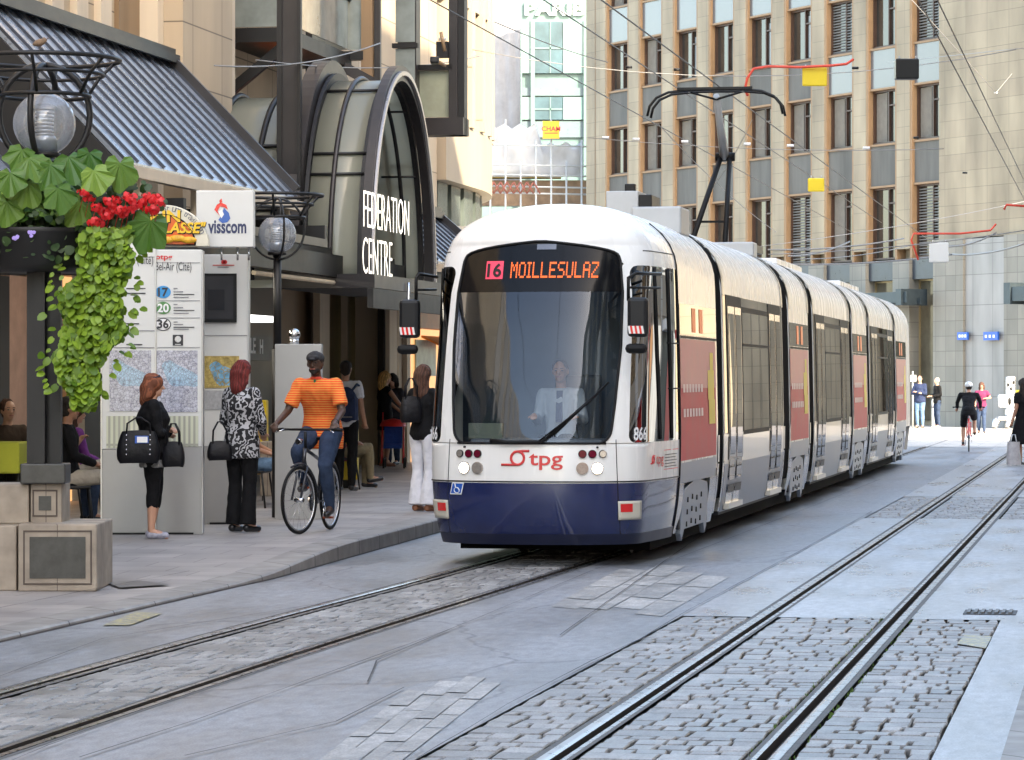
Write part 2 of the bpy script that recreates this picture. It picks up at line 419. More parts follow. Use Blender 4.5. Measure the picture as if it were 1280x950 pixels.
# front logo (open-topped letter curl and tpg)
def logo(mb, s0, z0, h, fn, dark=False):
    ring = [(s0+h*.42*cos(a)*.95, z0+h*.40*sin(a)+h*.40) for a in [2*pi*i/20 for i in range(20)]]
    mb.tube([fn(x, z) for x, z in ring], h*.085, n=6, closed=True)
    mb.tube([fn(s0-h*.05, z0+h*.80), fn(s0+h*.25, z0+h*.83), fn(s0+h*.72, z0+h*.83)], h*.08, n=6)
    mb.tube([fn(s0-h*1.0, z0+0), fn(s0-h*.5, z0-.01*h), fn(s0-h*.05, z0+0)], h*.08, n=6)
d = MB(); logo(d, -.105, .932, .15, lambda x, z: nose(x, round(z,3), .002))
letters(d, 'tpg', .15, lambda x, z: nose(.155+x, round(.93+z,3), .006), bold=.012, w=.31)
d.obj('front_logo', redp, tram)
d = MB()
fl = lambda s, z: nose(s, round(z,3), .004)
L_ = slen(.95)
d2 = L_-1.12
logo(d, d2-.10, .93, .085, fl); letters(d, 'tpg', .11, lambda x, z: nose(d2+.16+x, round(.925+z,3), .005), bold=.012, w=.30)
d.obj('side_logo', redp, tram)
d = MB()
letters(d, '866', .12, lambda x, z: nose(1.075+x, round(1.155+z,3), .006), bold=.02, w=.19)
letters(d, '866', .12, lambda x, z: nose(-1.075+x, round(1.155+z,3), .006), bold=.02, w=.19)
sides(d,'fleet_number', whitep, tram, TV)
# notice on the cab flank
for z_, in ((1.04,),(.86,)):
    d = MB(); d.grid([[nose(s, z, .004) for s in (L_-.80, L_-.12)] for z in (z_, z_+.008)]); d.obj('notice_rule', redp, tram)
d = MB()
for k in range(5): d.grid([[nose(s, z, .004) for s in (L_-.76, L_-.2-.06*(k%2))] for z in (.885+.028*k, .893+.028*k)])
d.obj('notice_text', blackp, tram)
# lamps
def lamp(name, s, z, r, m):
    d = MB(); p = Vector(nose(s, z, .0)); q = Vector(nose(s, z, .05)); ax = (q-p).normalized()
    d.tube([p, p+ax*.018], r*1.18, n=20, m=0, smooth=False); o = d.obj(name, lampc if r > .04 else blackp, tram)
    e = MB(); e.tube([p+ax*.012, p+ax*.022], r, n=20); e.obj('lens', m, o)
for sg in (-1, 1):
    lamp('signal_lamp', sg*.67, 1.03, .03, lampc); lamp('signal_lamp', sg*.575, 1.03, .032, lampr); lamp('signal_lamp', sg*.485, 1.03, .032, lampr)
    lamp('headlight', sg*.62, .90, .047, lampw); lamp('headlight', sg*.485, .90, .047, lampc)
    lamp('washer_nozzle', sg*.62, 1.09, .008, blackp)
    d = MB(); d.grid([[nose(sg*(.82+.28*i/6), z, .008) for i in range(7)] for z in (.43, .46, .58, .60)])
    o = d.obj('bumper_lamp', mat('cream_lamp_housing',(.6,.57,.48),.3,var=.05), tram); solidify(o, .012)
    e = MB(); e.grid([[nose(sg*(.84+.13*i/4), z, .018) for i in range(5)] for z in (.50, .575)])
    e.obj('reflector', redref, o)
d = MB()
for a, b, m in ((0,.0,0),(.01,.002,1)):
    w_ = .135-2*a
    d.grid([[nose(-.79+a+w_*t+.03*((z-.66)/.11), z, .004+b) for t in (0,.33,.66,1)] for z in (.655+a, .765-a)], m=m)
ctr = [nose(-.705+.03*cos(t)-.0, .695+.025*sin(t), .009) for t in [i*.35+2.2 for i in range(14)]]
d.tube(ctr, .004, n=5, m=0); d.tube([nose(-.725, .755, .009), nose(-.72, .72, .009), nose(-.69, .715, .009), nose(-.675, .69, .009)], .006, n=5, m=0)
d.obj('wheelchair_sticker', [whitep, bluesign], tram)
# wiper
d = MB(); pv_ = nose(.16, 1.17, .03); tip = nose(.60, 1.58, .035)
d.tube([nose(-.36, 1.15, .02), nose(-.2, 1.135, .03), nose(.1, 1.14, .035), pv_], .02, n=6)
d.tube([pv_, tip], .014, n=6); d.tube([nose(.22, 1.20, .02), nose(.70, 1.68, .02)], .011, n=6); d.tube([nose(.10,1.15,.05), nose(.55, 1.52, .06)], .008, n=6)
d.obj('wiper', blackr, tram)
# mirrors
hazard = mat('hazard_white',(.75,.72,.7),.4,var=0)
for sg in (1, -1):
    mx = .965 if sg > 0 else -1.24; mz = 2.27; my = .18 if sg > 0 else .55
    d = MB(); d.box(TV+mx-.095, TV+mx+.095, TU+my, TU+my+.12, mz-.18, mz+.18)
    o = d.obj('mirror_housing', mat('matt_black_plastic',(.010,.0105,.012),.45,var=.1,spec=.3), tram, bevel=.035)
    e = MB()
    for k in range(4):
        x0 = TV+mx-.075+.04*k
        e.face([(x0, TU+my-.004, mz-.15), (x0+.02, TU+my-.004, mz-.15), (x0+.008, TU+my-.004, mz-.08), (x0-.012, TU+my-.004, mz-.08)])
    e.obj('hazard_stripe', hazard, tram)
    e = MB()
    for k in range(3):
        x0 = TV+mx-.055+.04*k
        e.face([(x0, TU+my-.005, mz-.15), (x0+.02, TU+my-.005, mz-.15), (x0+.008, TU+my-.005, mz-.08), (x0-.012, TU+my-.005, mz-.08)])
    e.obj('hazard_stripe', redref, tram)
    e = MB(); e.box(TV+mx-.11, TV+mx+.09, TU+my-.04, TU+my+.06, mz-.33, mz-.24); e.obj('wide_angle_mirror', blackr, tram, bevel=.04)
    e = MB(); ax = TV+mx-.06*sg
    e.tube([(ax, TU+my+.06, mz+.15), (ax, TU+my+.06, mz+.38), (ax+.02*sg*-1, TU+my+.08, mz+.42), (TV-1.06, TU+.98, mz+.40)] if sg < 0 else [(ax-.03, TU+my+.06, mz+.15),(ax-.03, TU+my+.06, mz+.36),(ax+.03, TU+my+.10, mz+.40),(TV+1.09, TU+.80, mz+.41)], .016, n=8)
    e.tube([(ax-.03*(sg>0), TU+my+.06, mz+.27), (TV+(1.085 if sg > 0 else -1.07), TU+(.78 if sg > 0 else .98), mz+.28)], .011, n=8)
    e.obj('mirror_arm', blackp, tram)
# cab interior: floor, dashboard, partition, driver
d = MB(); d.box(TV-.62, TV+.62, TU+.35, TU+.85, .95, 1.16); d.obj('dashboard', mat('dash_grey',(.06,.065,.075),.5), tram, bevel=.03)
d = MB(); d.box(TV-1.0, TV+1.0, TU+1.9, TU+1.94, .5, 2.9); d.obj('cab_partition', mat('cab_bulkhead',(.03,.045,.07),.5,var=.3,vs=1.2), tram)
d = MB(); d.box(TV-.8, TV+.8, TU+.9, TU+1.94, .40, .44); d.obj('cab_floor', inter, tram)
d = MB(); d.box(TV-.02, TV+.42, TU+1.45, TU+1.6, .9, 1.75); d.box(TV-.02, TV+.42, TU+1.0, TU+1.5, .85, .95); d.obj('driver_seat', inter, tram, bevel=.04)
d = MB(); d.box(TV-.66, TV-.34, TU+.5, TU+.6, 1.16, 1.30); d.obj('route_card', mat('pale_card',(.12,.13,.10),.6), tram)
# small notice behind the windscreen
# ---------------------------------------------------------------- body modules
def sec(z): return halfw(z)
def flank(mb, y0, y1, z0, z1, off=.0, side=1, m=0, nz=4):
    zs = [z0+(z1-z0)*i/nz for i in range(nz+1)]
    mb.grid([[T(side*(sec(z)+off), y, z) for y in (y0, y1)] for z in zs], m=m)
def roofpart(mb, y0, y1, zlow, m=0, shrink=0.):
    ts = [zlow+(ZTOP-zlow)*(1-(1-i/14)**2.4) for i in range(15)]
    prof = [(sec(z)-shrink, z-shrink*.5) for z in ts]; prof = prof+[(-x, z) for x, z in prof[::-1][1:]]
    mb.grid([[T(x, y, z) for x, z in prof] for y in (y0, y1)], m=m)
bell = [(4.90,5.45),(11.6,12.4),(15.0,15.7),(21.7,22.3),(25.2,25.8),(31.6,32.2)]
segs = []   # (y0,y1,kind)
prev = YEND
for a, b in bell:
    segs.append((prev, a)); prev = b
segs.append((prev, 36.2))
def quad(mb, y0, y1, z0, z1, off, m=0): flank(mb, y0, y1, z0, z1, off, 1, m, 3); 
def panelpart(name, y0, y1, z0, z1, off, m, parent=tram, both=True):
    for sg_ in ((1,-1) if both else (1,)):
        d = MB(); flank(d, y0, y1, z0, z1, off, sg_, 0, 4); d.obj(name, m, parent)
orange_t = mat('orange_window_sticker',(.75,.13,.02),.4,var=0,emit=(1,.2,.03),es=.03)  # a sticker gives no light; faint glow put into its colour
for i, (y0, y1) in enumerate(segs):
    d = MB(); roofpart(d, y0, y1, 2.55)
    flank(d, y0, y1, .78, 2.55, 0, 1); flank(d, y0, y1, .78, 2.55, 0, -1)
    for y in (y0, y1):                                  # closed ends
        zs = [.3,.8,1.5,2.2,2.7,3.0,3.2,3.35]
        d.grid([[T(-sec(z)+.002, y, z), T(sec(z)-.002, y, z)] for z in zs])
    d.obj('module_body', white, tram)
    # roof joint bands
    if i > 0:
        for yy in (y0+.02, y1-.12):
            if yy < 36:
                e = MB(); ts = [2.6+(ZTOP-2.6)*(1-(1-k/14)**2.4) for k in range(15)]
                prof = [(sec(z)+.012, z+.008) for z in ts]; prof = prof+[(-x, z) for x, z in prof[::-1][1:]]
                e.grid([[T(x, y, z) for x, z in prof] for y in (yy, yy+.10)]); e.obj('roof_band', cream, tram)
    bog = (i % 2 == 0)
    if bog:
        a, b = (y0+.03, y1-.05) if i else (2.0, 4.85)
        last = (i == 6)
        if last: b = y0+2.9
        panelpart('window', a+.03, b-.03, 2.14, 2.44, .006, darkglass)
        panelpart('window_sill', a+.03, b-.03, 2.105, 2.13, .010, blackr)
        ad = MB(); flank(ad, a, b-.12, .92, 2.10, .006); ao = ad.obj('advert_panel', redad, tram)
        ad = MB(); flank(ad, a+.0, b-.12, 1.62, 2.10, .009); ad.obj('advert_top', pinkad, tram)
        ye, w_ = b-.75, .5
        ad = MB()
        for zz0, zz1, o1 in ((1.25,1.5,.0),(1.5,1.8,-.06),(1.8,1.98,.12)): flank(ad, ye+o1, ye+w_-abs(o1), zz0, zz1, .0115, 1, 0, 2)
        ad.obj('advert_emblem', yellowp, tram)
        ad = MB()
        for t_, zz_, hh in (('Bonjour','1.56',.10),('ligne directe','1.36',.10)): pass
        for r_ in range(2):
            ad = MB()
            for k in range(7):
                yy = a+.15+.22*k
                if yy+.15 < b-.85: flank(ad, yy, yy+.15, 1.58-.24*r_, 1.66-.24*r_, .0125, 1, 0, 1)
            ad.obj('advert_text', mat('faded_white_film',(.75,.5,.5),.4,var=0), tram)
        panelpart('grey_band', a, b-.1, .70, .90, .004, silver)
        # orange hammer notices inside the top window
        ad = MB()
        for k in (0,1): flank(ad, a+.9+.55*k+.02, a+.9+.55*k+.28, 2.17, 2.41, .010, 1, 0, 1)
        ad.obj('window_sticker', orange_t, tram)
        # bogie cover with slots
        e = MB(); y_a, y_b = a+.35, b-.55
        top = [(y_a, .50), (y_a+.12, .64), ((y_a+y_b)/2, .72), (y_b-.12, .66), (y_b, .56)]
        loop = [(y_a,.20),(y_a+.10,.13),(y_a+.24,.24),(y_b-.24,.24),(y_b-.1,.13),(y_b,.2)]+top[::-1]
        e.prism([T(1.06+.035*(z-.1)/.6, y, z) for y, z in loop], (-.05, 0, 0)); o = e.obj('bogie_cover', silver, tram, bevel=.006)
        s_ = MB()
        for k in range(4):
            for r_ in range(3):
                yy = y_a+.35+k*(y_b-y_a-.6)/4; zz_ = .26+r_*.12+(.02 if k%2 else 0)
                s_.box(TV+1.03, TV+1.072+.035*(zz_-.1)/.6, TU+yy, TU+yy+.035, zz_, zz_+.05)
        s_.obj('cover_slot', blackp, tram)
        for q0,q1 in ((a,y_a-.02),(y_b+.02,b+.02)): e = MB(); flank(e, q0, q1, .22, .70, .003); e.obj('side_skirt', navy, tram)
        e = MB(); e.box(TV-1.0, TV+1.06, TU+y_a-.1, TU+y_b+.1, .25, .74); e.obj('bogie_frame', inter, tram)
        for yy in (y_a+.25, y_b-.25):
            for sg in (-1, 1):
                w = MB(); w.tube([T(sg*.55, yy, .29), T(sg*.48, yy, .29)], .29, n=24, smooth=False); w.obj('wheel', mat('dark_steel',(.05,.048,.045),.5,metal=.6,var=.3,vs=20), tram)
    if not bog:
        n1 = y1-y0
        # lower panel and band
        panelpart('lower_panel', y0+.05, y1-.05, .27, .80, .004, silver)
        panelpart('waist_band', y0+.02, y1-.02, .80, 1.12, .005, cream)
        dw = 1.30
        for (a, b) in ((y0+.35, y0+.35+dw), (y1-.35-dw, y1-.35)):
            fr_ = MB(); flank(fr_, a-.05, b+.05, .30, 2.62, .008); fo = fr_.obj('door_surround', blackr, tram)
            for k in (0, 1):
                ya, yb = a+k*dw/2+.035, a+(k+1)*dw/2-.035
                l_ = MB(); flank(l_, ya, yb, .36, 2.50, .014); l_.obj('door_leaf', mat('door_paint',(.6,.6,.6),.2,metal=.5,var=.05), tram)
                l_ = MB(); flank(l_, ya+.06, yb-.06, .62, 2.42, .019); l_.obj('door_glass', darkglass, tram)
                l_ = MB(); flank(l_, ya, yb, .48, .57, .019, 1, 0, 1); l_.obj('door_kick_panel', mat('grey_rubber',(.1,.1,.1),.6), tram)
            l_ = MB(); l_.box(TV+1.04, TV+1.12, TU+a, TU+b, .31, .37); l_.obj('door_step', cream, tram)
        ya, yb = y0+.35+dw+.12, y1-.35-dw-.12
        panelpart('window', ya, yb, 1.14, 2.46, .009, darkglass)
        e = MB(); flank(e, ya, yb, 2.08, 2.11, .014); 
        for k in range(1, 3): flank(e, ya+(yb-ya)*k/3-.015, ya+(yb-ya)*k/3+.015, 1.14, 2.46, .014)
        e.obj('window_bar', blackr, tram)
        panelpart('glazed_band', y0+.05, y1-.05, 1.13, 2.62, .003, darkglass)
        panelpart('window_surround', ya-.05, yb+.05, 1.09, 2.52, .006, blackr)
        e = MB(); e.box(TV-1.0, TV+1.05, TU+y0, TU+y1, .26, .9); e.obj('underbody_box', inter, tram)
for (a, b) in bell:
    d = MB(); n = 7
    rows = []
    for k in range(2*n+1):
        y = a+(b-a)*k/(2*n); sh = .012+(.035 if k % 2 else 0)
        zs = [.45]+[.6+.25*j for j in range(9)]+[2.86+(3.3-2.86)*(1-(1-j/8)**2) for j in range(9)]
        prof = [(sec(z)-sh, z-sh*.3) for z in zs]; prof += [(-x, z) for x, z in prof[::-1]]
        rows.append([T(x, y, z) for x, z in prof])
    d.grid(rows, smooth=False); d.obj('bellows', blackr, tram)
    e = MB(); roofpart(e, a+.06, b-.06, 2.80, shrink=.03); e.obj('bellows_roof', cream, tram)
    for q0,q1 in ((a-.02,a+.09),(b-.09,b+.02)): e = MB(); flank(e, q0, q1, .84, 1.12, .008); e.obj('corner_panel', cream, tram)
    for q0,q1 in ((a-.02,a+.10),(b-.10,b+.02)): e = MB(); flank(e, q0, q1, .30, .82, .004); e.obj('corner_skirt', navy, tram)
# rounded rear end
d = MB(); rows = []
for k in range(9):
    t = k/8; ys = 36.2+1.1*sin(t*pi/2); sh = 1-(1-cos(t*pi/2))*.45
    zs = [.3,.8,1.4,2.0,2.5,2.8,3.0,3.15,3.28,3.35,3.385]
    rows.append([T(sec(z)*sh, ys-.35*(z/3.4)**3*t, z) for z in zs]+[T(-sec(z)*sh, ys-.35*(z/3.4)**3*t, z) for z in zs[::-1]])
d.grid(rows); d.face([rows[-1][i] for i in range(len(rows[-1]))]); d.obj('rear_shell', white, tram)
# roof equipment
grey = mat('light_grey_metal',(.42,.43,.43),.45,metal=.2,var=.1)
for (x0, x1, y0, y1, h, m) in ((.30,.82,4.2,4.85,.10,grey),(-.6,.6,12.8,13.2,.10,grey),(-.5,.5,16.6,20.2,.035,white),(-.5,.5,27,31,.035,white)):
    d = MB(); d.box(TV+x0, TV+x1, TU+y0, TU+y1, 3.20, ZTOP+h); d.obj('roof_unit', m, tram, bevel=.02)
d = MB(); d.box(TV+.02, TV+.36, TU+4.3, TU+4.9, 3.34, 3.66); d.box(TV+.36, TV+.50, TU+4.3, TU+4.9, 3.3, 3.62, m=1); d.box(TV+.20, TV+.31, TU+4.4, TU+4.5, 3.66, 3.74, m=1)
d.obj('antenna_box', [grey, blackp], tram, bevel=.01)
d = MB(); d.box(TV-.90, TV+.92, TU+1.3, TU+36.6, .10, .27); d.obj('underbody_box', mat('underbody_shade',(.008,.008,.008),.9,var=0,spec=.1), tram)  # black box added to deepen the shade under the tram
# seen interior glow is left dark.  pantograph
PY = 13.9
pan = MB(); sb = 3.5
pan.box(TV-.5, TV+.5, TU+PY-.7, TU+PY+.9, 3.40, 3.5)
kx = (TV, TU+PY+1.35)                       # knee lies behind
po = pan.obj('pantograph_base', blackp, tram)
a = MB(); K = Vector((TV, TU+PY+.7, 4.72)); H = Vector((TV, TU+PY-.2, 5.47))
a.tube([(TV-.28, TU+PY-.6, 3.5), K+Vector((-.05,0,0))], .038, n=8); a.tube([(TV+.16, TU+PY-.55, 3.5), K+Vector((.07,0,0))], .034, n=8)
a.tube([K+Vector((-.12,0,0)), K+Vector((.14,0,0))], .06, n=8); a.beam((TV-.2,TU+PY-.2,3.8),(TV+.12,TU+PY-.2,3.8),.03,.03)
a.obj('pantograph_lower_arm', blackr, tram)
a = MB(); a.tube([K, H], [.065,.042], n=10); a.obj('pantograph_upper_arm', grey, tram)
a = MB()
for dy in (-.16, .16):
    pts = [(TV-.90, 5.20), (TV-.87, 5.33), (TV-.78, 5.44), (TV-.62, 5.51), (TV-.35, 5.535), (TV, 5.54), (TV+.35, 5.535), (TV+.62, 5.51), (TV+.78, 5.44), (TV+.87, 5.33), (TV+.90, 5.20)]
    a.tube([(x, H.y+dy, z) for x, z in pts], .019, n=6)
for x in (-.35, .35): a.beam((TV+x, H.y-.16, 5.53), (TV+x, H.y+.16, 5.53), .03, .03); a.tube([(TV+x, H.y, 5.52), (TV, H.y, 5.42)], .016, n=6)
a.box(TV-.5, TV+.5, H.y-.19, H.y-.13, 5.54, 5.57)
a.obj('pantograph_head', blackp, tram)
# ================================================================== GROUND
def zs(v, u):                                              # pavement height along the left kerb
    t = min(1, max(0, (u-25.0)/5.0)); t = t*t*(3-2*t)
    return .035+.115*t
def asphalt_mat(name, c, rough=.38, scale=1.2, cracks=True, spec=.5):
    m = bpy.data.materials.new(name); m.use_nodes = True; nt = m.node_tree; n = nt.nodes; l = nt.links
    b = n['Principled BSDF']; tc = n.new('ShaderNodeTexCoord')
    b.inputs['Specular IOR Level'].default_value = spec
    mp = n.new('ShaderNodeMapping'); mp.inputs['Scale'].default_value = (1, .35, 1); l.new(tc.outputs['Object'], mp.inputs[0])
    t = n.new('ShaderNodeTexNoise'); t.inputs['Scale'].default_value = scale; t.inputs['Detail'].default_value = 6; t.inputs['Roughness'].default_value = .6; l.new(mp.outputs[0], t.inputs[0])
    g = n.new('ShaderNodeTexNoise'); g.inputs['Scale'].default_value = 90; g.inputs['Detail'].default_value = 3; l.new(tc.outputs['Object'], g.inputs[0])
    cr = n.new('ShaderNodeValToRGB'); e = cr.color_ramp.elements
    e[0].position = .36; e[0].color = (*[x*.72 for x in c],1); e[1].position = .64; e[1].color = (*[x*1.25 for x in c],1); l.new(t.outputs['Fac'], cr.inputs[0])
    r = n.new('ShaderNodeMapRange'); r.inputs['From Min'].default_value=.3; r.inputs['From Max'].default_value=.7; r.inputs['To Min'].default_value = .72; r.inputs['To Max'].default_value = 1.28; l.new(g.outputs['Fac'], r.inputs[0])
    x = n.new('ShaderNodeVectorMath'); x.operation = 'SCALE'; l.new(cr.outputs[0], x.inputs[0]); l.new(r.outputs[0], x.inputs['Scale'])
    g2 = n.new('ShaderNodeTexNoise'); g2.inputs['Scale'].default_value = 13; g2.inputs['Detail'].default_value = 8; g2.inputs['Roughness'].default_value = .7; l.new(mp.outputs[0], g2.inputs[0])
    q2 = n.new('ShaderNodeMapRange'); q2.inputs['From Min'].default_value=.32; q2.inputs['From Max'].default_value=.68; q2.inputs['To Min'].default_value=.70; q2.inputs['To Max'].default_value=1.25; l.new(g2.outputs['Fac'], q2.inputs[0])
    y2 = n.new('ShaderNodeVectorMath'); y2.operation = 'SCALE'; l.new(x.outputs[0], y2.inputs[0]); l.new(q2.outputs[0], y2.inputs['Scale']); x = y2
    last = x.outputs[0]
    if cracks:
        vn = n.new('ShaderNodeTexNoise'); vn.inputs['Scale'].default_value = 1.3; vn.inputs['Detail'].default_value = 4; l.new(tc.outputs['Object'], vn.inputs[0])
        md = n.new('ShaderNodeVectorMath'); md.operation = 'MULTIPLY_ADD'; md.inputs[1].default_value = (.5,.5,0); l.new(vn.outputs['Color'], md.inputs[0]); l.new(mp.outputs[0], md.inputs[2])
        vo = n.new('ShaderNodeTexVoronoi'); vo.feature = 'DISTANCE_TO_EDGE'; vo.inputs['Scale'].default_value = .55; l.new(md.outputs[0], vo.inputs[0])
        cm = n.new('ShaderNodeMapRange'); cm.inputs['From Min'].default_value = .002; cm.inputs['From Max'].default_value = .009; cm.inputs['To Min'].default_value = .6; l.new(vo.outputs['Distance'], cm.inputs[0])
        x2 = n.new('ShaderNodeVectorMath'); x2.operation = 'SCALE'; l.new(last, x2.inputs[0]); l.new(cm.outputs[0], x2.inputs['Scale']); last = x2.outputs[0]
    l.new(last, b.inputs['Base Color'])
    rr = n.new('ShaderNodeMapRange'); rr.inputs['From Min'].default_value=.3; rr.inputs['From Max'].default_value=.7; rr.inputs['To Min'].default_value = rough-.08; rr.inputs['To Max'].default_value = rough+.14; l.new(t.outputs['Fac'], rr.inputs[0]); l.new(rr.outputs[0], b.inputs['Roughness'])
    bp = n.new('ShaderNodeBump'); bp.inputs['Strength'].default_value = .35; bp.inputs['Distance'].default_value = .006; l.new(g.outputs['Fac'], bp.inputs['Height']); l.new(bp.outputs[0], b.inputs['Normal'])
    return m
def islandmat(name, c, sp, rough):
    m = asphalt_mat(name, c, rough, 3., False); nt = m.node_tree; n = nt.nodes; l = nt.links; b = n['Principled BSDF']
    src = b.inputs['Base Color'].links[0].from_socket; g = n.new('ShaderNodeNewGeometry'); mr = n.new('ShaderNodeMapRange'); mr.inputs['To Min'].default_value = 1-sp; mr.inputs['To Max'].default_value = 1+sp
    l.new(g.outputs['Random Per Island'], mr.inputs[0]); x = n.new('ShaderNodeVectorMath'); x.operation = 'SCALE'; l.new(src, x.inputs[0]); l.new(mr.outputs[0], x.inputs['Scale']); l.new(x.outputs[0], b.inputs['Base Color']); return m
asph = asphalt_mat('worn_grey_asphalt', (.215,.222,.236), .40)
conc = asphalt_mat('smooth_track_concrete', (.30,.31,.325), .30, 1.6, False)
slabm = islandmat('pale_stone_slab', (.34,.33,.315), .16, .5)
cobm = islandmat('grey_granite_setts', (.235,.228,.222), .28, .42)
pave = blockmat('pavement_flags',(.34,.31,.29),(.27,.245,.235),(.16,.145,.14),.62,.42,.007,rough=.5,var=.25,vs=1.2,streak=False)
# pavement flags need x/y mapping: rebuild the brick coordinates
def floor_bricks(m):
    nt = m.node_tree; n = nt.nodes; l = nt.links
    br = [x for x in n if x.type == 'TEX_BRICK'][0]; tc = [x for x in n if x.type == 'TEX_COORD'][0]
    for k in list(br.inputs['Vector'].links): l.remove(k)
    l.new(tc.outputs['Object'], br.inputs['Vector']); br.offset = .5
    wn = n.new('ShaderNodeTexNoise'); wn.inputs['Scale'].default_value = 1.1; l.new(tc.outputs['Object'], wn.inputs[0])
floor_bricks(pave)
kerbm = blockmat('kerb_granite',(.27,.25,.23),(.23,.215,.2),(.07,.06,.055),1.0,5.0,.012,rough=.55,var=.25,vs=4,streak=False)
railm = mat('polished_rail_steel',(.30,.29,.29),.28,metal=.9,var=.25,vs=6)
raild = mat('rusty_rail_side',(.03,.022,.018),.7,metal=.3,var=.4,vs=30)
# base sheet to the horizon
b = MB(); b.face([(-400,-60,-.14),(400,-60,-.14),(400,900,-.14),(-400,900,-.14)]); struct(b, 'ground', asph)
def lc(u):                                                # centre line of the left track
    t = min(1, max(0, (u-17)/14.)); t = t*t*(3-2*t); return -5.49+.17*t
rc = lambda u: -2.03
US = [-40,0,6]+[8+1.0*i for i in range(30)]+[40,44,50,60,70,80,140]
GA = .50
def ribbon(mb, fa, fb, us, z, m=0):
    mb.grid([[(fa(u), u, z if not callable(z) else z(fa(u), u)), (fb(u), u, z if not callable(z) else z(fb(u), u))] for u in us], smooth=False, m=m)
LK = lambda u: interp([(-60,-7.15),(24.5,-7.12),(26.5,-7.10),(36,-7.5),(46,-7.6),(80,-7.6)], u)      # left kerb line
HR, GR = .045, .075                                       # rail head half..., groove end
road = MB()
def railset(c):
    # each rail: head from c-.0.. etc.
    return [(c, s) for s in (-1, 1)]
def L(off): return lambda u: lc(u)+off
def Rr(off): return lambda u: rc(u)+off
cuts = [LK, L(-GA-.035), L(-GA+.095), L(GA-.095), L(GA+.035), Rr(-GA-.035), Rr(-GA+.095), Rr(GA-.095), Rr(GA+.035), lambda u: 5.2]
def seg(us0, us1): return [u for u in US if us0 < u < us1]
def rib(fa, fb, u0, u1, z, m=0, mb=None): ribbon(mb or road, fa, fb, [u0]+seg(u0, u1)+[u1], z, m)
CZ = -.045                                                 # bed under the setts
# left of left track
rib(LK, cuts[1], -40, 140, 0)
rib(cuts[2], cuts[3], -40, 6, 0); rib(cuts[2], cuts[3], 45, 140, 0)
rib(cuts[4], Rr(-1.07), -40, 140, 0)
for (u0, u1) in ((-40,4),(22.9,39.5),(47,140)):
    rib(Rr(-1.07), cuts[5], u0, u1, 0, 1); rib(cuts[6], cuts[7], u0, u1, 0, 1); rib(cuts[8], lambda u: -.83, u0, u1, 0, 1)
rib(lambda u: -.83, lambda u: -.52, -40, 140, 0.0, 1)
struct(road, 'road', [asph, conc])
bed = MB(); rib(cuts[2], cuts[3], 6, 45, CZ, 0, bed)
for (u0, u1) in ((4,22.9),(39.5,47)):
    for fa, fb in ((Rr(-1.07), cuts[5]), (cuts[6], cuts[7]), (cuts[8], lambda u: -.83)): rib(fa, fb, u0, u1, CZ, 0, bed)
struct(bed, 'sett_joint_bed', mat('dark_joint_dirt',(.012,.011,.010),.9,var=.4,vs=8))
jdirt = mat('rail_joint_filler',(.09,.088,.085),.7,var=.5,vs=14)
# rails
for c in (lc, rc):
    for s in (-1, 1):
        r = MB(); us = US
        def off(k): return (lambda u: c(u)+s*(GA+k))
        ribbon(r, off(-.0), off(.035), us, .004, 0)              # running head (outer side)
        ribbon(r, off(-.0), off(-.02), us, lambda v,u: .004 if abs(v-c(u)) > GA-.01 else -.001, 0)
        r.grid([[(off(-.02)(u), u, -.001), (off(-.022)(u), u, -.045)] for u in us], m=1, smooth=False)
        r.grid([[(off(-.022)(u), u, -.045), (off(-.068)(u), u, -.045)] for u in us], m=1, smooth=False)
        r.grid([[(off(-.068)(u), u, -.045), (off(-.07)(u), u, .001)] for u in us], m=1, smooth=False)
        ribbon(r, off(-.07), off(-.095), us, .001, 0)
        ribbon(r, off(.035), off(.07), us, .0015, 2)
        ribbon(r, off(-.095), off(-.12), us, .0015, 2)
        struct(r, 'tram_rail', [railm, raild, jdirt])
# setts: real stones
def setts(mb, fa, fb, u0, u1, z0, w=.125, h=.18, rnd_=random.Random(3), frame=True):
    u = u0
    k = 0
    while u < u1-.04:
        hh = min(h*rnd_.uniform(.82,1.22), u1-u)
        if k % 5 == 4: hh = min(.26, u1-u)
        a, b_ = fa(u)+.008, fb(u)-.008; v = a
        while v < b_-.03:
            ww = w*rnd_.uniform(.7,1.35)
            if k % 5 == 4: ww = .34*rnd_.uniform(.8,1.2)
            if v+ww > b_-.06: ww = b_-v
            g = rnd_.uniform(.005,.009); t = .006
            zt = z0+rnd_.uniform(-.003,.002)
            j = [rnd_.uniform(-.008,.008) for _ in range(8)]
            x0,x1,y0,y1 = v+g, v+ww-g, u+g, u+hh-g
            if x1-x0 > .03 and y1-y0 > .03:
                lo = [(x0+j[0],y0+j[1]),(x1+j[2],y0+j[3]),(x1+j[4],y1+j[5]),(x0+j[6],y1+j[7])]
                cx, cy = (x0+x1)/2, (y0+y1)/2
                hi = []
                for (X, Y_) in lo:
                    hi.append((X+(t if X < cx else -t), Y_+(t if Y_ < cy else -t)))
                V0 = [mb.bm.verts.new((X,Y_,CZ-.002)) for X,Y_ in lo]; V1 = [mb.bm.verts.new((X,Y_,zt-.007)) for X,Y_ in lo]
                tl = rnd_.uniform(-.0015,.0015)
                V2 = [mb.bm.verts.new((X,Y_,zt+(tl if i<2 else -tl))) for i,(X,Y_) in enumerate(hi)]
                for A,B in ((V0,V1),(V1,V2)):
                    for i in range(4): mb.bm.faces.new([A[i],A[(i+1)%4],B[(i+1)%4],B[i]])
                mb.bm.faces.new(V2)
            v += ww
        u += hh; k += 1
SW, SH = .13, .19
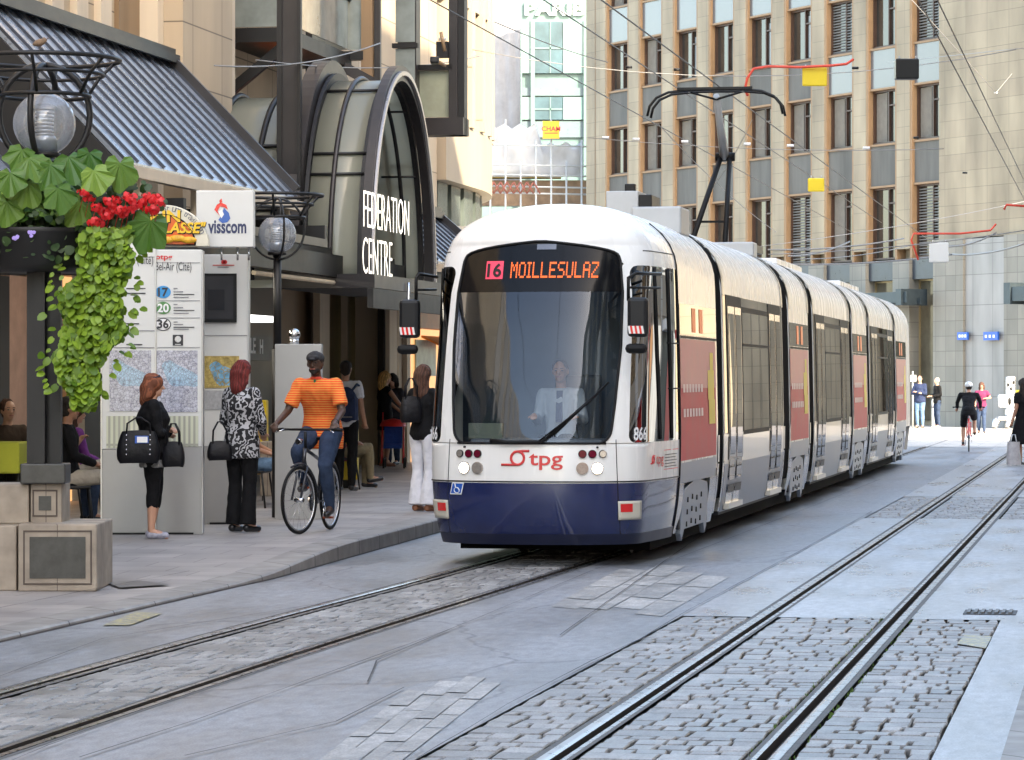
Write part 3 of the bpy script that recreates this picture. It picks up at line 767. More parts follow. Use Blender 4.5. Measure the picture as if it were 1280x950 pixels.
st = MB(); setts(st, lambda u: lc(u)-GA+.125, lambda u: lc(u)+GA-.125, 6, 33, 0.0); struct(st, 'left_track_setts', cobm, kind='stuff', label='grey granite setts between the rails in front of the tram')
st = MB()
for (u0, u1) in ((9.5,22.9),(39.5,47)):
    setts(st, Rr(-1.07), Rr(-GA-.075), u0, u1, .0); setts(st, Rr(-GA+.125), Rr(GA-.125), u0, u1, .0); setts(st, Rr(GA+.075), lambda u: -.83, u0, u1, .0)
struct(st, 'right_track_setts', cobm, kind='stuff', label='grey granite setts around the near track on the right')
# small patches laid over the asphalt
PZ = [.001]
def patch(name, pts, m, z=None, kind='structure'):
    if z is None: PZ[0] += .0035; z = PZ[0]
    b = MB(); b.face([(*uv(*gnd(x, y)), z) for x, y in pts]); return struct(b, name, m, kind)
def slabs(pts, nrow, L, seed):
    q = [Vector((*uv(*gnd(x, y)), 0)) for x, y in pts]; r_ = random.Random(seed); b = MB()
    for i in range(nrow):
        a0, a1 = q[0].lerp(q[3], i/nrow), q[1].lerp(q[2], i/nrow); b0, b1 = q[0].lerp(q[3], (i+1)/nrow), q[1].lerp(q[2], (i+1)/nrow)
        t = -r_.uniform(0,.18); n = max(1,(a1-a0).length/L)
        while t < 1+r_.uniform(-.05,.16):
            t2 = t+r_.uniform(.7,1.3)/n; g = .02/n; h = r_.uniform(.003,.0065)
            e = .02
            c = [a0.lerp(a1,t+g).lerp(b0.lerp(b1,t+g),e), a0.lerp(a1,t2-g).lerp(b0.lerp(b1,t2-g),e), a0.lerp(a1,t2-g).lerp(b0.lerp(b1,t2-g),1-e), a0.lerp(a1,t+g).lerp(b0.lerp(b1,t+g),1-e)]
            b.face([Vector((p.x,p.y,h)) for p in c]); t = t2
    struct(b, 'stone_slab_strip', slabm)
slabs([(400,950),(510,862),(612,866),(505,950)], 4, .85, 1); slabs([(700,752),(762,718),(905,726),(840,764)], 4, 1.3, 2)
yl = asphalt_mat('worn_yellow_line', (.24,.235,.22), .45, 2., False)
def wear(m, col):
    nt = m.node_tree; n = nt.nodes; l = nt.links; b = n['Principled BSDF']; src = b.inputs['Base Color'].links[0].from_socket
    tc = n.new('ShaderNodeTexCoord'); t = n.new('ShaderNodeTexNoise'); t.inputs['Scale'].default_value = 16; t.inputs['Detail'].default_value = 8; t.inputs['Roughness'].default_value = .8; l.new(tc.outputs['Object'], t.inputs[0])
    mr = n.new('ShaderNodeMapRange'); mr.inputs['From Min'].default_value = .46; mr.inputs['From Max'].default_value = .60; mr.inputs['To Max'].default_value = .85; l.new(t.outputs['Fac'], mr.inputs[0])
    mx = n.new('ShaderNodeMix'); mx.data_type = 'RGBA'; l.new(mr.outputs[0], mx.inputs[0]); l.new(src, mx.inputs[6]); mx.inputs[7].default_value = (*col,1); l.new(mx.outputs[2], b.inputs['Base Color'])
wear(yl, (.55,.47,.12))
patch('yellow_road_marking', [(128,783),(170,766),(203,768),(162,783)], yl, .0085)
patch('yellow_road_marking', [(1196,806),(1206,795),(1240,797),(1232,812)], yl, .0085)
# asphalt joints
jm = mat('dark_tar_joint',(.02,.02,.022),.6,var=.3,vs=12)
def seam(pts, w=.006, z=.014):
    b = MB(); p = [Vector((*uv(*gnd(x, y)), z)) for x, y in pts]; q = []
    for a, c in zip(p, p[1:]):
        n_ = max(2, int((c-a).length/.6))
        q += [a.lerp(c, i/n_)+Vector((random.uniform(-.004,.004), 0, 0)) for i in range(n_)]
    q.append(p[-1]); rows = []
    for i, a in enumerate(q):
        d = (q[min(i+1,len(q)-1)]-q[max(i-1,0)]); nrm = Vector((-d.y, d.x, 0)).normalized()*w*random.uniform(.3,.9)
        rows.append([a-nrm, a+nrm])
    b.grid(rows, smooth=False); struct(b, 'tar_joint', jm)
for pts in ([(0,848),(130,800),(330,768),(450,748)],[(100,950),(240,905),(420,840),(560,790),(800,690),(900,640)],[(0,960),(60,935),(330,838),(420,800)],
            [(521,952),(635,883),(739,829),(800,801),(862,764),(1000,690),(1090,640)],[(460,855),(470,828),(560,790),(700,796),(760,800)],[(700,796),(880,668),(930,640)],
            [(845,700),(1000,640),(1100,600)],[(230,948),(420,905),(505,862)]): seam(pts)
# moss beside the near rail
mo = MB(); mr = random.Random(5)
for k in range(260):
    u = mr.uniform(13, 24); v = -1.53+mr.choice((-.135,.085))+mr.gauss(0,.012); h = mr.uniform(.004,.012); a = mr.uniform(0,6.28)
    mo.face([(v,u,-.01),(v+.012*cos(a),u+.012*sin(a),-.01),(v+.004*cos(a),u,h)])
struct(mo, 'moss', mat('dark_moss',(.09,.17,.03),.8,var=.4), kind='stuff', label='thin green moss growing beside the near rail')
# left pavement
pv_us = [-40,0,10,18,22,24]+[25+.5*i for i in range(11)]+[32,35,38,42,50,60,70,82]
sd = MB()
ribbon(sd, lambda u: -40., lambda u: LK(u)-.32, pv_us, zs)
struct(sd, 'pavement', pave)
kb = MB()
ribbon(kb, lambda u: LK(u)-.32, lambda u: LK(u)-.015, pv_us, lambda v,u: zs(v,u)+.002)
kb.grid([[(LK(u)-.015, u, zs(0,u)+.002), (LK(u), u, zs(0,u)-.012), (LK(u)+.004, u, -.01)] for u in pv_us], smooth=False)
struct(kb, 'kerb', kerbm)
seam([(0,770),(120,745),(290,712),(440,672)], .006, .06)
for a, c in (((128,722),(225,730)),):
    b = MB(); b.face([(*uv(*gnd(x, y, .04)), .05) for x, y in ((128,728),(175,727),(215,732),(150,736))]); struct(b, 'damp_patch', mat('damp_paving',(.13,.12,.12),.35,var=.4,vs=5))
# right pavement
kr = MB(); ribbon(kr, lambda u: -.52, lambda u: -.22, US, .02); kr.grid([[(-.52,u,.02),(-.525,u,-.02)] for u in US]); struct(kr, 'right_kerb', kerbm)
sr = MB(); ribbon(sr, lambda u: -.22, lambda u: 6.0, US, .022); struct(sr, 'right_pavement', asphalt_mat('pink_pavement_concrete',(.33,.30,.28),.5,1.5,True))
# plaza behind: pale sunlit paving
pz_ = MB(); pz_.face([(-30,82,.004),(60,82,.004),(60,150,.004),(-30,150,.004)]); struct(pz_, 'plaza', blockmat('plaza_paving',(.42,.40,.37),(.36,.34,.32),(.2,.19,.18),.9,.6,.01,streak=False)); floor_bricks(MATS['plaza_paving'])
# drain grate
b = MB(); X0, Y0 = gnd(1238, 766); v0, u0 = uv(X0, Y0)
b.box(v0-.19, v0+.19, u0-.22, u0+.22, .0, .006)
dg = thing('drain_grate','small slotted iron drain grate in the setts by the right kerb','drain',(v0,u0,0),'S'); b.obj('frame', jm, dg)
for k in range(7): bb = MB(); bb.box(v0-.165+.05*k, v0-.14+.05*k, u0-.17, u0+.17, .006, .018); bb.obj('bar', mat('cast_iron',(.10,.10,.10),.5,metal=.5,var=.2,vs=20), dg)
def addtrans(m, col, f):
    nt = m.node_tree; n = nt.nodes; l = nt.links; o = n['Material Output']; src = o.inputs[0].links[0].from_socket
    t = n.new('ShaderNodeBsdfTranslucent'); t.inputs[0].default_value = (*col,1); mx = n.new('ShaderNodeMixShader'); mx.inputs[0].default_value = f; l.new(src, mx.inputs[1]); l.new(t.outputs[0], mx.inputs[2]); l.new(mx.outputs[0], o.inputs[0])
# ================================================================== FAR OFFICE BUILDING (frame F)
BW = 2.9
F0 = Vector((5.04,138.,0))                                   # pier 0 left edge on the pier face plane
fa_ = ROT['F']; Fi = Matrix.Rotation(-fa_,3,'Z')
FO = Fi @ F0                                               # in frame coordinates
def Fp(x, y, z): return (FO.x+x, FO.y+y, z)
stone = blockmat('office_stone',(.275,.228,.158),(.245,.20,.14),(.18,.15,.105),1.3,.62,.012,rough=.75,var=.32,vs=.8)
stoned = blockmat('office_grey_stone',(.21,.195,.165),(.17,.16,.135),(.11,.10,.085),.62,.55,.012,rough=.6,var=.2,vs=1.)
ochre = mat('ochre_stone_reveal',(.24,.145,.075),.6,var=.15,vs=2)
spand = mat('grey_spandrel',(.115,.110,.10),.6,metal=0,spec=.1,var=.25,vs=1.5,streak=True)
spandb = mat('mirror_spandrel',(.15,.155,.165),.22,metal=.4,var=.08,vs=.6)
woodf = mat('brown_window_frame',(.055,.028,.018),.45,var=.2,vs=6)
darkwin = mat('office_window_glass',(.03,.026,.022),.06,var=.5,vs=1.3,spec=.8)
canop = mat('dark_canopy_metal',(.035,.05,.06),.4,metal=.4,var=.2,vs=3)
blind = mat('grey_blind_slats',(.12,.12,.115),.6,var=.1)
off = thing('office_building','pale stone office block with tall piers and brown window reveals behind the tram','building',Fp(0,0,0),'F')
ZF = 24.
nb = 8
# shell behind windows
b = MB(); b.box(*[FO.x-3.78, FO.x+40, FO.y+.42, FO.y+14], 0, ZF); b.obj('wall', stone, off)
def fbox(mb, x0,x1,y0,y1,z0,z1,m=0): mb.box(FO.x+x0,FO.x+x1,FO.y+y0,FO.y+y1,z0,z1,m)
b = MB(); fbox(b,-3.8,-2.05,-.0,.40,.0,ZF); b.obj('corner_wall', stone, off)
XP = [BW*k for k in range(-1, nb)]                         # left edges of pier light faces... last bay ends at the plain wall
WX = BW*8                                                  # plain wall starts
levels = []
base = 6.0
rowsz = [(9.0,10.6,12.7),(12.7,14.25,16.35),(16.35,17.9,20.0),(20.0,21.5,23.6)]   # spandrel z0,z1, window top
pr = random.Random(9)
for k, x in enumerate(XP):
    b = MB(); fbox(b, x, x+.85, -.02, .22, 6.6, ZF, 0); b.obj('pier', stone, off)
    b = MB(); fbox(b, x+.853, x+.98, .0, .38, 6.2, ZF); fbox(b, x-.13, x-.003, .0, .38, 6.2, ZF); b.obj('pier_lining', ochre, off)
    b = MB(); fbox(b, x-.12, x+.97, -.12, .40, .0, 6.17); b.obj('lower_pier', stoned, off)
    x0, x1 = x+.98, x+BW-.13
    def win(z0, z1, kind):
        w = MB(); fbox(w, x0+.06, x1-.06, .34, .36, z0+.06, z1-.06); wo = w.obj('window', darkwin, off)
        f = MB(); t = .07
        fbox(f, x0, x0+t, .22, .38, z0, z1); fbox(f, x1-t, x1, .22, .38, z0, z1); fbox(f, x0+t, x1-t, .22, .38, z1-t, z1); fbox(f, x0+t, x1-t, .18, .38, z0, z0+t)
        fbox(f, x0+(x1-x0)*.55, x0+(x1-x0)*.55+.06, .24, .37, z0+t, z1-t)
        fbox(f, x0+(x1-x0)*.55+.06, x1-t, .25, .37, z1-.62, z1-.56)
        f.obj('frame', woodf, wo)
        if kind == 'blind':
            q = MB()
            zc = z0+.1
            while zc < z1-.1: fbox(q, x0+.08, x1-.08, .27, .31, zc, zc+.045); zc += .11
            q.obj('blind', blind, wo)
        elif kind == 'half':
            q = MB(); fbox(q, x0+.10, x0+(x1-x0)*.45, .322, .333, z0+.1, z1-.1); q.obj('curtain', mat('pale_curtain',(.15,.13,.105),.8,var=.2,vs=4), wo)
        elif kind == 'sky':
            q = MB(); fbox(q, x0+(x1-x0)*.62, x1-.09, .325, .336, z0+.1, z1-.3); q.obj('open_pane', spandb, wo)
        return wo
    for r_, (s0, s1, wt) in enumerate(rowsz):
        b = MB(); fbox(b, x0+.003, x1-.003, .12, .38, s0+.05, s1-.05); b.obj('spandrel', spandb if (r_ >= 2 or (r_ == 1 and k >= 6)) else spand, off)
        b = MB(); fbox(b, x0, x1, .06, .37, s1-.047, s1+.03); b.obj('sill', ochre, off)
        b = MB(); fbox(b, x0, x1, .06, .37, s0-.03, s0+.047); b.obj('lintel', ochre, off)
        win(s1+.03, wt-.03, pr.choice(['blind','half','half','sky','none']) if r_ else pr.choice(['half','none','half']))
    win(6.25, 8.97, ['half','blind','half','none','none','blind','half','none','blind'][k%9])
    b = MB(); fbox(b, x0-.0, x1+.0, .02, .36, 5.45, 6.2); b.obj('spandrel', mat('dark_blue_spandrel',(.05,.06,.075),.3,metal=.3,var=.2), off)
    b = MB(); fbox(b, x0+.0, x1-.0, .36, .38, .2, 5.40); b.obj('ground_glazing', mat('shop_glass_green',(.075,.065,.045),.08,var=.6,vs=.8), off)
    b = MB(); fbox(b, x0, x1, .30, .39, 5.38, 5.445); fbox(b, x0, x0+.05, .30, .39, .02, 5.37); fbox(b, x1-.05, x1, .30, .39, .02, 5.37); b.obj('ground_frame', mat('bronze_frame',(.35,.27,.15),.4,metal=.5,var=.1), off)
    # glazed canopy bracket
b = MB(); fbox(b, 11.0, WX-.9, -1.15, -.14, 4.72, 4.80); fbox(b, 11.0, WX-.55, -1.2, -1.12, 4.55, 4.95); fbox(b,11,WX-.55,-.6,-.5,4.5,4.70)
fbox(b, WX-1.1, WX-.75, -1.3, -.14, 4.45, 5.05); b.obj('canopy', canop, off)
b = MB(); fbox(b, WX-.12, WX+5.35, -.05, .42, 6.85, ZF); b.obj('plain_wall', stone, off)
b = MB(); fbox(b, WX-.12, WX+1.75, -.32, .40, .0, 6.84); b.obj('lower_wall', stoned, off)
b = MB(); fbox(b, WX+1.76, WX+4.2, -.22, .40, .0, 6.80); b.obj('lower_wall', blockmat('office_smooth_stone',(.25,.24,.23),(.22,.215,.205),(.12,.115,.11),1.2,1.1,.012,rough=.5,var=.18), off)
b = MB(); fbox(b, WX+4.21, WX+5.9, -.32, .40, .0, 6.84); b.obj('lower_wall', stoned, off)
b = MB(); fbox(b, WX+5.36, WX+5.6, -.02, .40, 6.9, ZF); b.obj('pier_lining', ochre, off)
for z0, z1, m in ((6.9,9.3,darkwin),(9.4,11,spand),(11.1,13.2,darkwin),(13.3,14.9,spand),(15,17,darkwin),(17.1,18.7,spandb),(0,4.5,darkwin),(4.9,6.8,darkwin)):
    b = MB(); fbox(b, WX+5.62 if z0 > 6.85 else WX+5.92, WX+9.5, .25, .40, z0, z1); b.obj('window' if m is darkwin else 'spandrel', m, off)
b = MB(); fbox(b, WX+6.0, WX+9, -1.3, -.1, 4.45, 4.95); fbox(b, WX+5.6, WX+5.98, -1.35, -.33, 4.35, 5.1); b.obj('canopy', canop, off)
for (x, z, w_, h_, m, nm) in ((WX+1.5,3.15,.62,.28,bluesign,'street_name_plate'),(WX+3.1,3.12,.85,.30,bluesign,'street_name_plate')):
    b = MB(); fbox(b, x, x+w_, -.40, -.325, z, z+h_); s_ = None
    ob = single(b, nm, bluesign, 'small blue street name plate left of the taller grey pier' if x < WX+2 else 'blue street name plate on the smooth grey wall panel', 'sign', Fp(x, -.33, z), 'F', 'street name plates on the office wall')
    q = MB()
    for j in range(3): fbox(q, x+.10+.17*j*w_/.62, x+.22+.17*j*w_/.62, -.406, -.402, z+.09, z+.19)
    q.obj('lettering', whitep, ob)
b = MB(); b.prism([Fp(WX+4.75,-.36,1.35),Fp(WX+4.95,-.36,1.0),Fp(WX+5.15,-.36,1.35)], (0,.03,0)); single(b,'triangle_sign',yellowp,'small yellow triangular sign low on the grey office wall','sign',Fp(WX+4.9,-.33,1.0),'F')
# ================================================================== OTHER FAR BUILDINGS (world frame)
palet = mat('pale_teal_cladding',(.085,.145,.135),.35,var=.06,vs=.5)
tealg = mat('teal_window_glass',(.035,.07,.085),.25,var=.5,vs=.6)
tealp = mat('greyish_teal_panel',(.09,.13,.14),.3,var=.08)
def wx(px, Y): return (px-FCX)/FX*Y
def wz(py, Y): return HC+(FCY-py)/FX*Y
YT = 185.
bk = thing('bank_building','pale teal bank building with green glass windows and raised roof lettering','building',(wx(690,YT),YT,0),'W')
b = MB(); b.box(wx(560,YT), wx(760,YT), YT, YT+14, 0, wz(-60,YT)); b.obj('wall', palet, bk)
for (a, b_, c, d_) in ((668,703,28,92),(668,703,122,150),(651,667,28,92),(704,731,28,92),(704,731,122,150),(651,667,122,150)):
    q = MB(); q.box(wx(a,YT), wx(b_,YT), YT-.3, YT-.01, wz(d_,YT), wz(c,YT)); wo = q.obj('window', tealg if a == 668 else mat('pale_teal_glass',(.13,.21,.20),.12,var=.12,vs=.5), bk)
    if a == 668:
        q = MB(); q.box(wx(687,YT), wx(688.5,YT), YT-.36, YT-.302, wz(d_,YT), wz(c,YT)); q.box(wx(668,YT), wx(703,YT), YT-.36, YT-.302, wz((c+d_)/2+2,YT), wz((c+d_)/2,YT)); q.obj('glazing_bar', palet, wo)
for (c, d_) in ((110,120),(152,172)):
    q = MB(); q.box(wx(651,YT), wx(731,YT), YT-.2, YT-.01, wz(d_,YT), wz(c,YT)); q.obj('band', tealp, bk)
for x in (650,666,732): 
    q = MB(); q.box(wx(x,YT)-.12, wx(x,YT)+.12, YT-.5, YT-.31, 0, wz(25,YT)); q.obj('mullion', palet, bk)
q = MB(); letters(q, 'PARIB', .75, lambda x, z: (wx(694,YT)+x, YT-.1, wz(19,YT)+z), bold=.03, w=wx(732,YT)-wx(656,YT)); o = q.obj('roof_lettering', mat('pale_letter',(.75,.80,.78),.5,var=0), bk); solidify(o,.3,0)
# white shrouded scaffold
YS = 150.
net = mat('white_scaffold_sheeting',(.42,.42,.43),.6,var=.07,vs=.5,bump=.3,bs=1.2)
scf = thing('scaffold','tall scaffold wrapped in white sheeting in front of the teal bank building','scaffold',(wx(622,YS),YS,0),'W')
q = MB(); rows = []
rg = random.Random(2)
for j in range(15):
    z = 10+j*(wz(-40,YS)-10)/14
    rows.append([(wx(596+4.2*i,YS), YS+.08*sin(i*1.9+j*.6)+rg.uniform(-.05,.05), z) for i in range(14)])
q.grid(rows); o = q.obj('netting', mat('grey_white_netting',(.27,.27,.285),.8,var=.2,vs=1.2,bump=.3,bs=2), scf); solidify(o,.03)
q = MB(); rows = []
for j in range(8):
    rows.append([(wx(592+9.6*i,YS-4), YS-4+.25*sin(i*1.4+j), wz(228,YS)+j*(wz(163+6*(i%2)-0.6*(14-i)*0,YS)-wz(228,YS))/7-(i>8)*.12*j) for i in range(15)])
q.grid(rows); o = q.obj('sheeting', net, scf); solidify(o,.03)
for i in range(8):
    q = MB(); x = wx(594+19*i,YS-5); q.tube([(x,YS-5,0),(x,YS-5,wz(210-(i%3)*25,YS))], .05, n=6); q.obj('upright', grey, scf)
for y_ in (190,214,226,240,248):
    q = MB(); q.tube([(wx(590,YS),YS-5,wz(y_,YS)),(wx(735,YS),YS-5,wz(y_+3,YS))], .045, n=6); q.obj('ledger', grey, scf)
q = MB()
for i in range(9): 
    x = wx(594+8*i,YS); q.tube([(x,YS-5.2,wz(250,YS)),(x+wx(648,YS),YS-5.2,wz(236,YS))], .04, n=5); q.tube([(x+wx(648,YS),YS-5.2,wz(236,YS)),(x+2*wx(648,YS),YS-5.2,wz(250,YS))], .04, n=5)
q.obj('lattice_girder', mat('rust_red_steel',(.22,.07,.05),.6,var=.2), scf)
q = MB(); q.box(wx(590,YS),wx(700,YS),YS-3.6,YS-2.4,wz(228,YS),wz(222,YS)); q.obj('deck', mat('yellow_formwork',(.50,.33,.08),.6,var=.4,vs=2), scf)
q = MB(); q.box(wx(590,YS),wx(740,YS),YS-3.4,YS-2.6,wz(262,YS),wz(231,YS)); q.obj('site_wall', mat('brown_site_wall',(.20,.13,.08),.7,var=.5,vs=1.5), scf)
q = MB(); q.box(wx(677,YS),wx(697,YS),YS-5.4,YS-5.34,wz(184,YS),wz(163,YS)); ob = single(q,'banner',mat('orange_banner',(.80,.42,.02),.5,var=.1,vs=2),'small orange banner hanging on the white scaffold sheeting','banner',(wx(687,YS),YS-5.37,wz(184,YS)),'W')
q = MB()
q.box(wx(679,YS),wx(695,YS),YS-5.42,YS-5.405,wz(178,YS),wz(177,YS)); letters(q,'CHAM',.22,lambda x,z:(wx(687,YS)+x,YS-5.42,wz(175,YS)+z),bold=.02)
q.obj('lettering', redp, ob)
# ================================================================== LEFT SIDE BUILDINGS (street frame)
sand = blockmat('sandstone_cladding',(.46,.36,.25),(.42,.325,.225),(.16,.125,.09),1.35,.78,.010,rough=.7,var=.2,vs=.8)
sandp = mat('sandstone_plain',(.58,.48,.36),.7,var=.2,vs=1.2,streak=True)
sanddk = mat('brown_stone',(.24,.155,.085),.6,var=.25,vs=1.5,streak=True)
steel = mat('dark_painted_steel',(.009,.0085,.009),.5,metal=.1,var=.2,vs=4)
steel2 = mat('purple_grey_steel',(.026,.023,.024),.42,metal=.15,var=.15,vs=3)
seamm = mat('bluish_zinc_sheet',(.24,.27,.32),.28,metal=.35,var=.25,vs=1.5)
grimy = mat('greenish_wired_glass',(.27,.27,.225),.2,var=.12,vs=1.2,coat=.3)
addtrans(grimy, (.75,.75,.65), .5)
lbl = mat('pale_glass_panel',(.22,.25,.24),.1,var=.4,vs=1.2,coat=.4)
VW = -12.2
A = thing('arcade_building','sandstone shopping arcade building with dark steel galleries on the left','building',(VW,40,0),'S')
def sb(name, v0,v1,u0,u1,z0,z1, m, parent=A, bevel=0):
    b = MB(); b.box(min(v0,v1),max(v0,v1),u0,u1,z0,z1); return b.obj(name, m, parent, bevel=bevel)
sb('upper_wall', VW-4, VW, -60, 56.9, 3.6, 13, sand)
sb('rear_wall', -18, -16.2, -60, 66, 0, 13, sanddk)
for u in (32.6,33.5,34.4,35.3,36.2,37.1): sb('wall_rib', VW, VW+.09, u, u+.42, 3.6, 12.9, sandp)
for k in range(26): sb('reflection_strip', VW, VW+.05, -58+3*k, -56.4+3*k, 4.5, 12.6, darkwin)  # unseen dark strips added for the windscreen to reflect
sb('brown_strip', VW, VW+.06, 37.9, 38.9, 3.6, 12.9, sanddk)  # brown stone strip standing slightly proud of the wall
sb('stone_pier', VW, VW+.55, 39.0, 41.3, 3.6, 12.9, sand)
sb('pier_edge', VW, VW+.30, 38.75, 38.99, 3.6, 12.9, sandp); sb('pier_edge', VW, VW+.42, 41.31, 41.9, 3.6, 12.9, sandp)
# gallery: slab, railing, bracket
sb('gallery_slab', VW, VW+.95, 42.6, 46.4, 6.35, 6.55, steel); sb('gallery_rail', VW+.88, VW+.95, 42.6, 46.4, 7.35, 7.45, steel)
sb('gallery_glass', VW+.90, VW+.92, 42.7, 46.3, 6.62, 7.34, lbl); sb('gallery_end', VW+.02, VW+.94, 42.6, 42.65, 6.56, 7.4, lbl)
b = MB(); b.beam((VW+.1,42.8,5.7),(VW+.9,42.8,6.33),.12,.14); b.obj('gallery_bracket', steel, A)
b = MB(); b.beam((VW+.15,46.0,6.75),(VW+1.7,46.1,5.9),.12,.16); b.obj('gallery_bracket', steel2, A)
# orange lit window
w_ = sb('lit_window', VW+.0, VW+.02, 43.0, 46.2, 4.95, 5.55, mat('warm_lit_window',(.25,.05,.01),.4,var=.6,vs=1.5,emit=(1,.18,.02),es=.35))
b = MB(); b.box(VW,VW+.12,42.9,43.0,4.88,5.62); b.box(VW,VW+.12,43.0,46.2,5.56,5.62); b.box(VW,VW+.12,43.0,46.2,4.88,4.94); b.box(VW,VW+.06,44.2,44.26,4.94,5.56); b.obj('frame', steel, A)
# steel columns
for (v, u, s_, m, z0) in ((-10.6,40.3,.27,steel2,3.1),(-11.0,46.4,.17,sanddk,3.1),(-10.86,46.45,.09,steel2,3.1),(-11.0,49.2,.30,steel2,3.1),(-11.9,46.5,.13,steel,3.1)):
    b = MB(); b.box(v-s_/2,v+s_/2,u-s_/2,u+s_/2,z0,14); b.obj('steel_column', m, A)
b = MB(); b.box(-10.45,-10.40,40.1,40.16,3.1,14); b.box(-10.72,-10.66,40.14,40.17,3.1,14); b.obj('column_flange', steel, A)
# lift tower glazing facing the viewer
for z0, z1 in ((6.62,8.3),(8.5,10.6)):
    sb('glass_panel', -11.85, -11.1, 46.38, 46.40, z0, z1, lbl)
    sb('transom', -11.9, -11.05, 46.3, 46.46, z0-.16, z0-.03, steel)
sb('transom', -11.9, -11.05, 46.28, 46.46, 5.75, 6.05, steel2)
for z0, z1 in ((6.0,6.75),(6.85,8.4)):
    sb('glass_panel', -10.85, -10.55 +.0, 47.6, 47.62, z0, z1, lbl)
sb('transom', -10.9,-10.5,47.56,47.66,6.76,6.83, steel)
# projecting framed bay
sb('bay_post', -10.36, -10.22, 49.2, 49.45, 5.55, 14, steel2); sb('bay_post', -10.23, -10.12, 49.25, 49.5, 5.55, 14, steel)
sb('bay_sill', -11.0, -10.12, 49.15, 49.62, 5.55, 5.82, steel2); sb('bay_beam', -10.95, -10.3, 49.2, 49.4, 6.58, 6.66, steel)
sb('bay_glass', -10.88, -10.37, 49.3, 49.32, 5.84, 6.57, mat('greenish_pale_glass',(.35,.37,.28),.15,var=.2,vs=2))
b = MB(); b.box(-10.52,-10.34,49.0,49.15,6.75,7.0); b.obj('gallery_lamp', steel, A)
# ---- glazed barrel arch
UC, UR = 42.0, 1.98; ZA = 3.0; ZH = 2.92
def arch(t, r=1., v=0): return (v, UC-UR*r*cos(t), ZA+(ZH*r if r>0 else 0)*abs(sin(t))**.95)
def archring(v0, v1, r0, r1, m, name, parent, n=44, zsp=0):
    b = MB(); rows = []
    for i in range(n+1):
        t = pi*i/n
        rows.append([arch(t,r0,v0),arch(t,r0,v1),arch(t,r1,v1),arch(t,r1,v0)])
    b.grid(rows, closed=True, smooth=False); return b.obj(name, m, parent)
AR = thing('entrance_arch','dark framed glazed barrel arch over the shopping centre entrance','arch',(-10.0,UC,3.0),'S')
for (v0, v1, r0, r1, m) in ((-9.58,-9.46,1.0,.93,steel2),(-9.455,-9.42,.975,.955,mat('pale_steel_edge',(.35,.34,.35),.3,metal=.5,var=.1)),(-9.66,-9.59,.94,.91,steel),(-10.62,-10.40,1.03,.90,steel2),(-10.38,-10.33,.97,.92,steel)): archring(v0,v1,r0,r1,m,'arch_ring',AR)
b = MB(); rows = []
for i in range(45):
    t = pi*i/44; rows.append([arch(t,.93,-10.4),arch(t,.93,-9.62)])
b.grid(rows); o = b.obj('barrel_glazing', grimy, AR); solidify(o,.02,0)
b = MB(); b.tube([arch(pi*i/44,.945,-10.02) for i in range(45)], .035, n=6); b.obj('glazing_rib', steel2, AR)
for t in (.62,.50,2.5,2.62,1.15,2.0):
    b = MB(); b.tube([arch(t,.945,-10.4),arch(t,.945,-9.62)], .022, n=6); b.obj('glazing_bar', steel, AR)
# rear glazed wall and second vault behind
b = MB(); rows = []
for i in range(45):
    t = pi*i/44; rows.append([arch(t,.86,-12.15),arch(t,.86,-10.62)])
b.grid(rows); o = b.obj('rear_vault', grimy, AR); solidify(o,.02,0)
b = MB(); 
for vv in (-11.1,-11.7): b.tube([arch(pi*i/44,.875,vv) for i in range(45)], .04, n=6)
b.tube([arch(.35,.875,-12.1),arch(.35,.875,-10.7)],.025,n=5); b.tube([arch(.75,.875,-12.1),arch(.75,.875,-10.7)],.025,n=5)
b.obj('vault_rib', steel, AR)
# arch end: dark sheet painted as the shaded depth, then glazed infill
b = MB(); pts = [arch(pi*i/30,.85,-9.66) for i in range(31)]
b.face([(-10.36,p[1],p[2]) for p in pts]+[(-10.36,UC+1.6,ZA+.0),(-10.36,UC-1.6,ZA+.0)]); b.obj('shade_backing', mat('arch_shade_dark',(.02,.02,.022),.5,var=.1), AR)
def infill(u0, u1, m, z0=3.35):
    b = MB(); n = 14; top = []
    for i in range(n+1):
        u = u0+(u1-u0)*i/n; c = max(-1,min(1,(UC-u)/(UR*.84))); t = math.acos(c); top.append((-9.97, u, ZA+ZH*.84*abs(sin(t))**.95-.02))
    b.face([(-9.97,u1,z0),(-9.97,u0,z0)][::-1] and top+[(-9.97,u1,z0),(-9.97,u0,z0)]); return b.obj('end_glass', m, AR)

b = MB(); b.tube([arch(pi*(.5+i/44),.915,-9.86) for i in range(23)],.028,n=6); b.obj('inner_rib', steel, AR)
for t in (2.55,2.05): b = MB(); b.tube([arch(t,.912,-10.12),arch(t,.912,-9.62)],.016,n=5); b.obj('inner_bar', steel, AR)
b = MB(); b.tube([(-10.1,UC-.5,3.1),(-10.05,UC-.9,5.0)],.03,n=6); b.obj('brace', grey, AR)
# foot fascia
sb('foot_fascia', -10.7, -9.36, UC-2.15, UC+2.1, 2.88, 3.06, steel2, AR); sb('foot_beam', -9.42, -9.34, UC-2.3, UC+2.2, 2.62, 2.87, steel, AR)
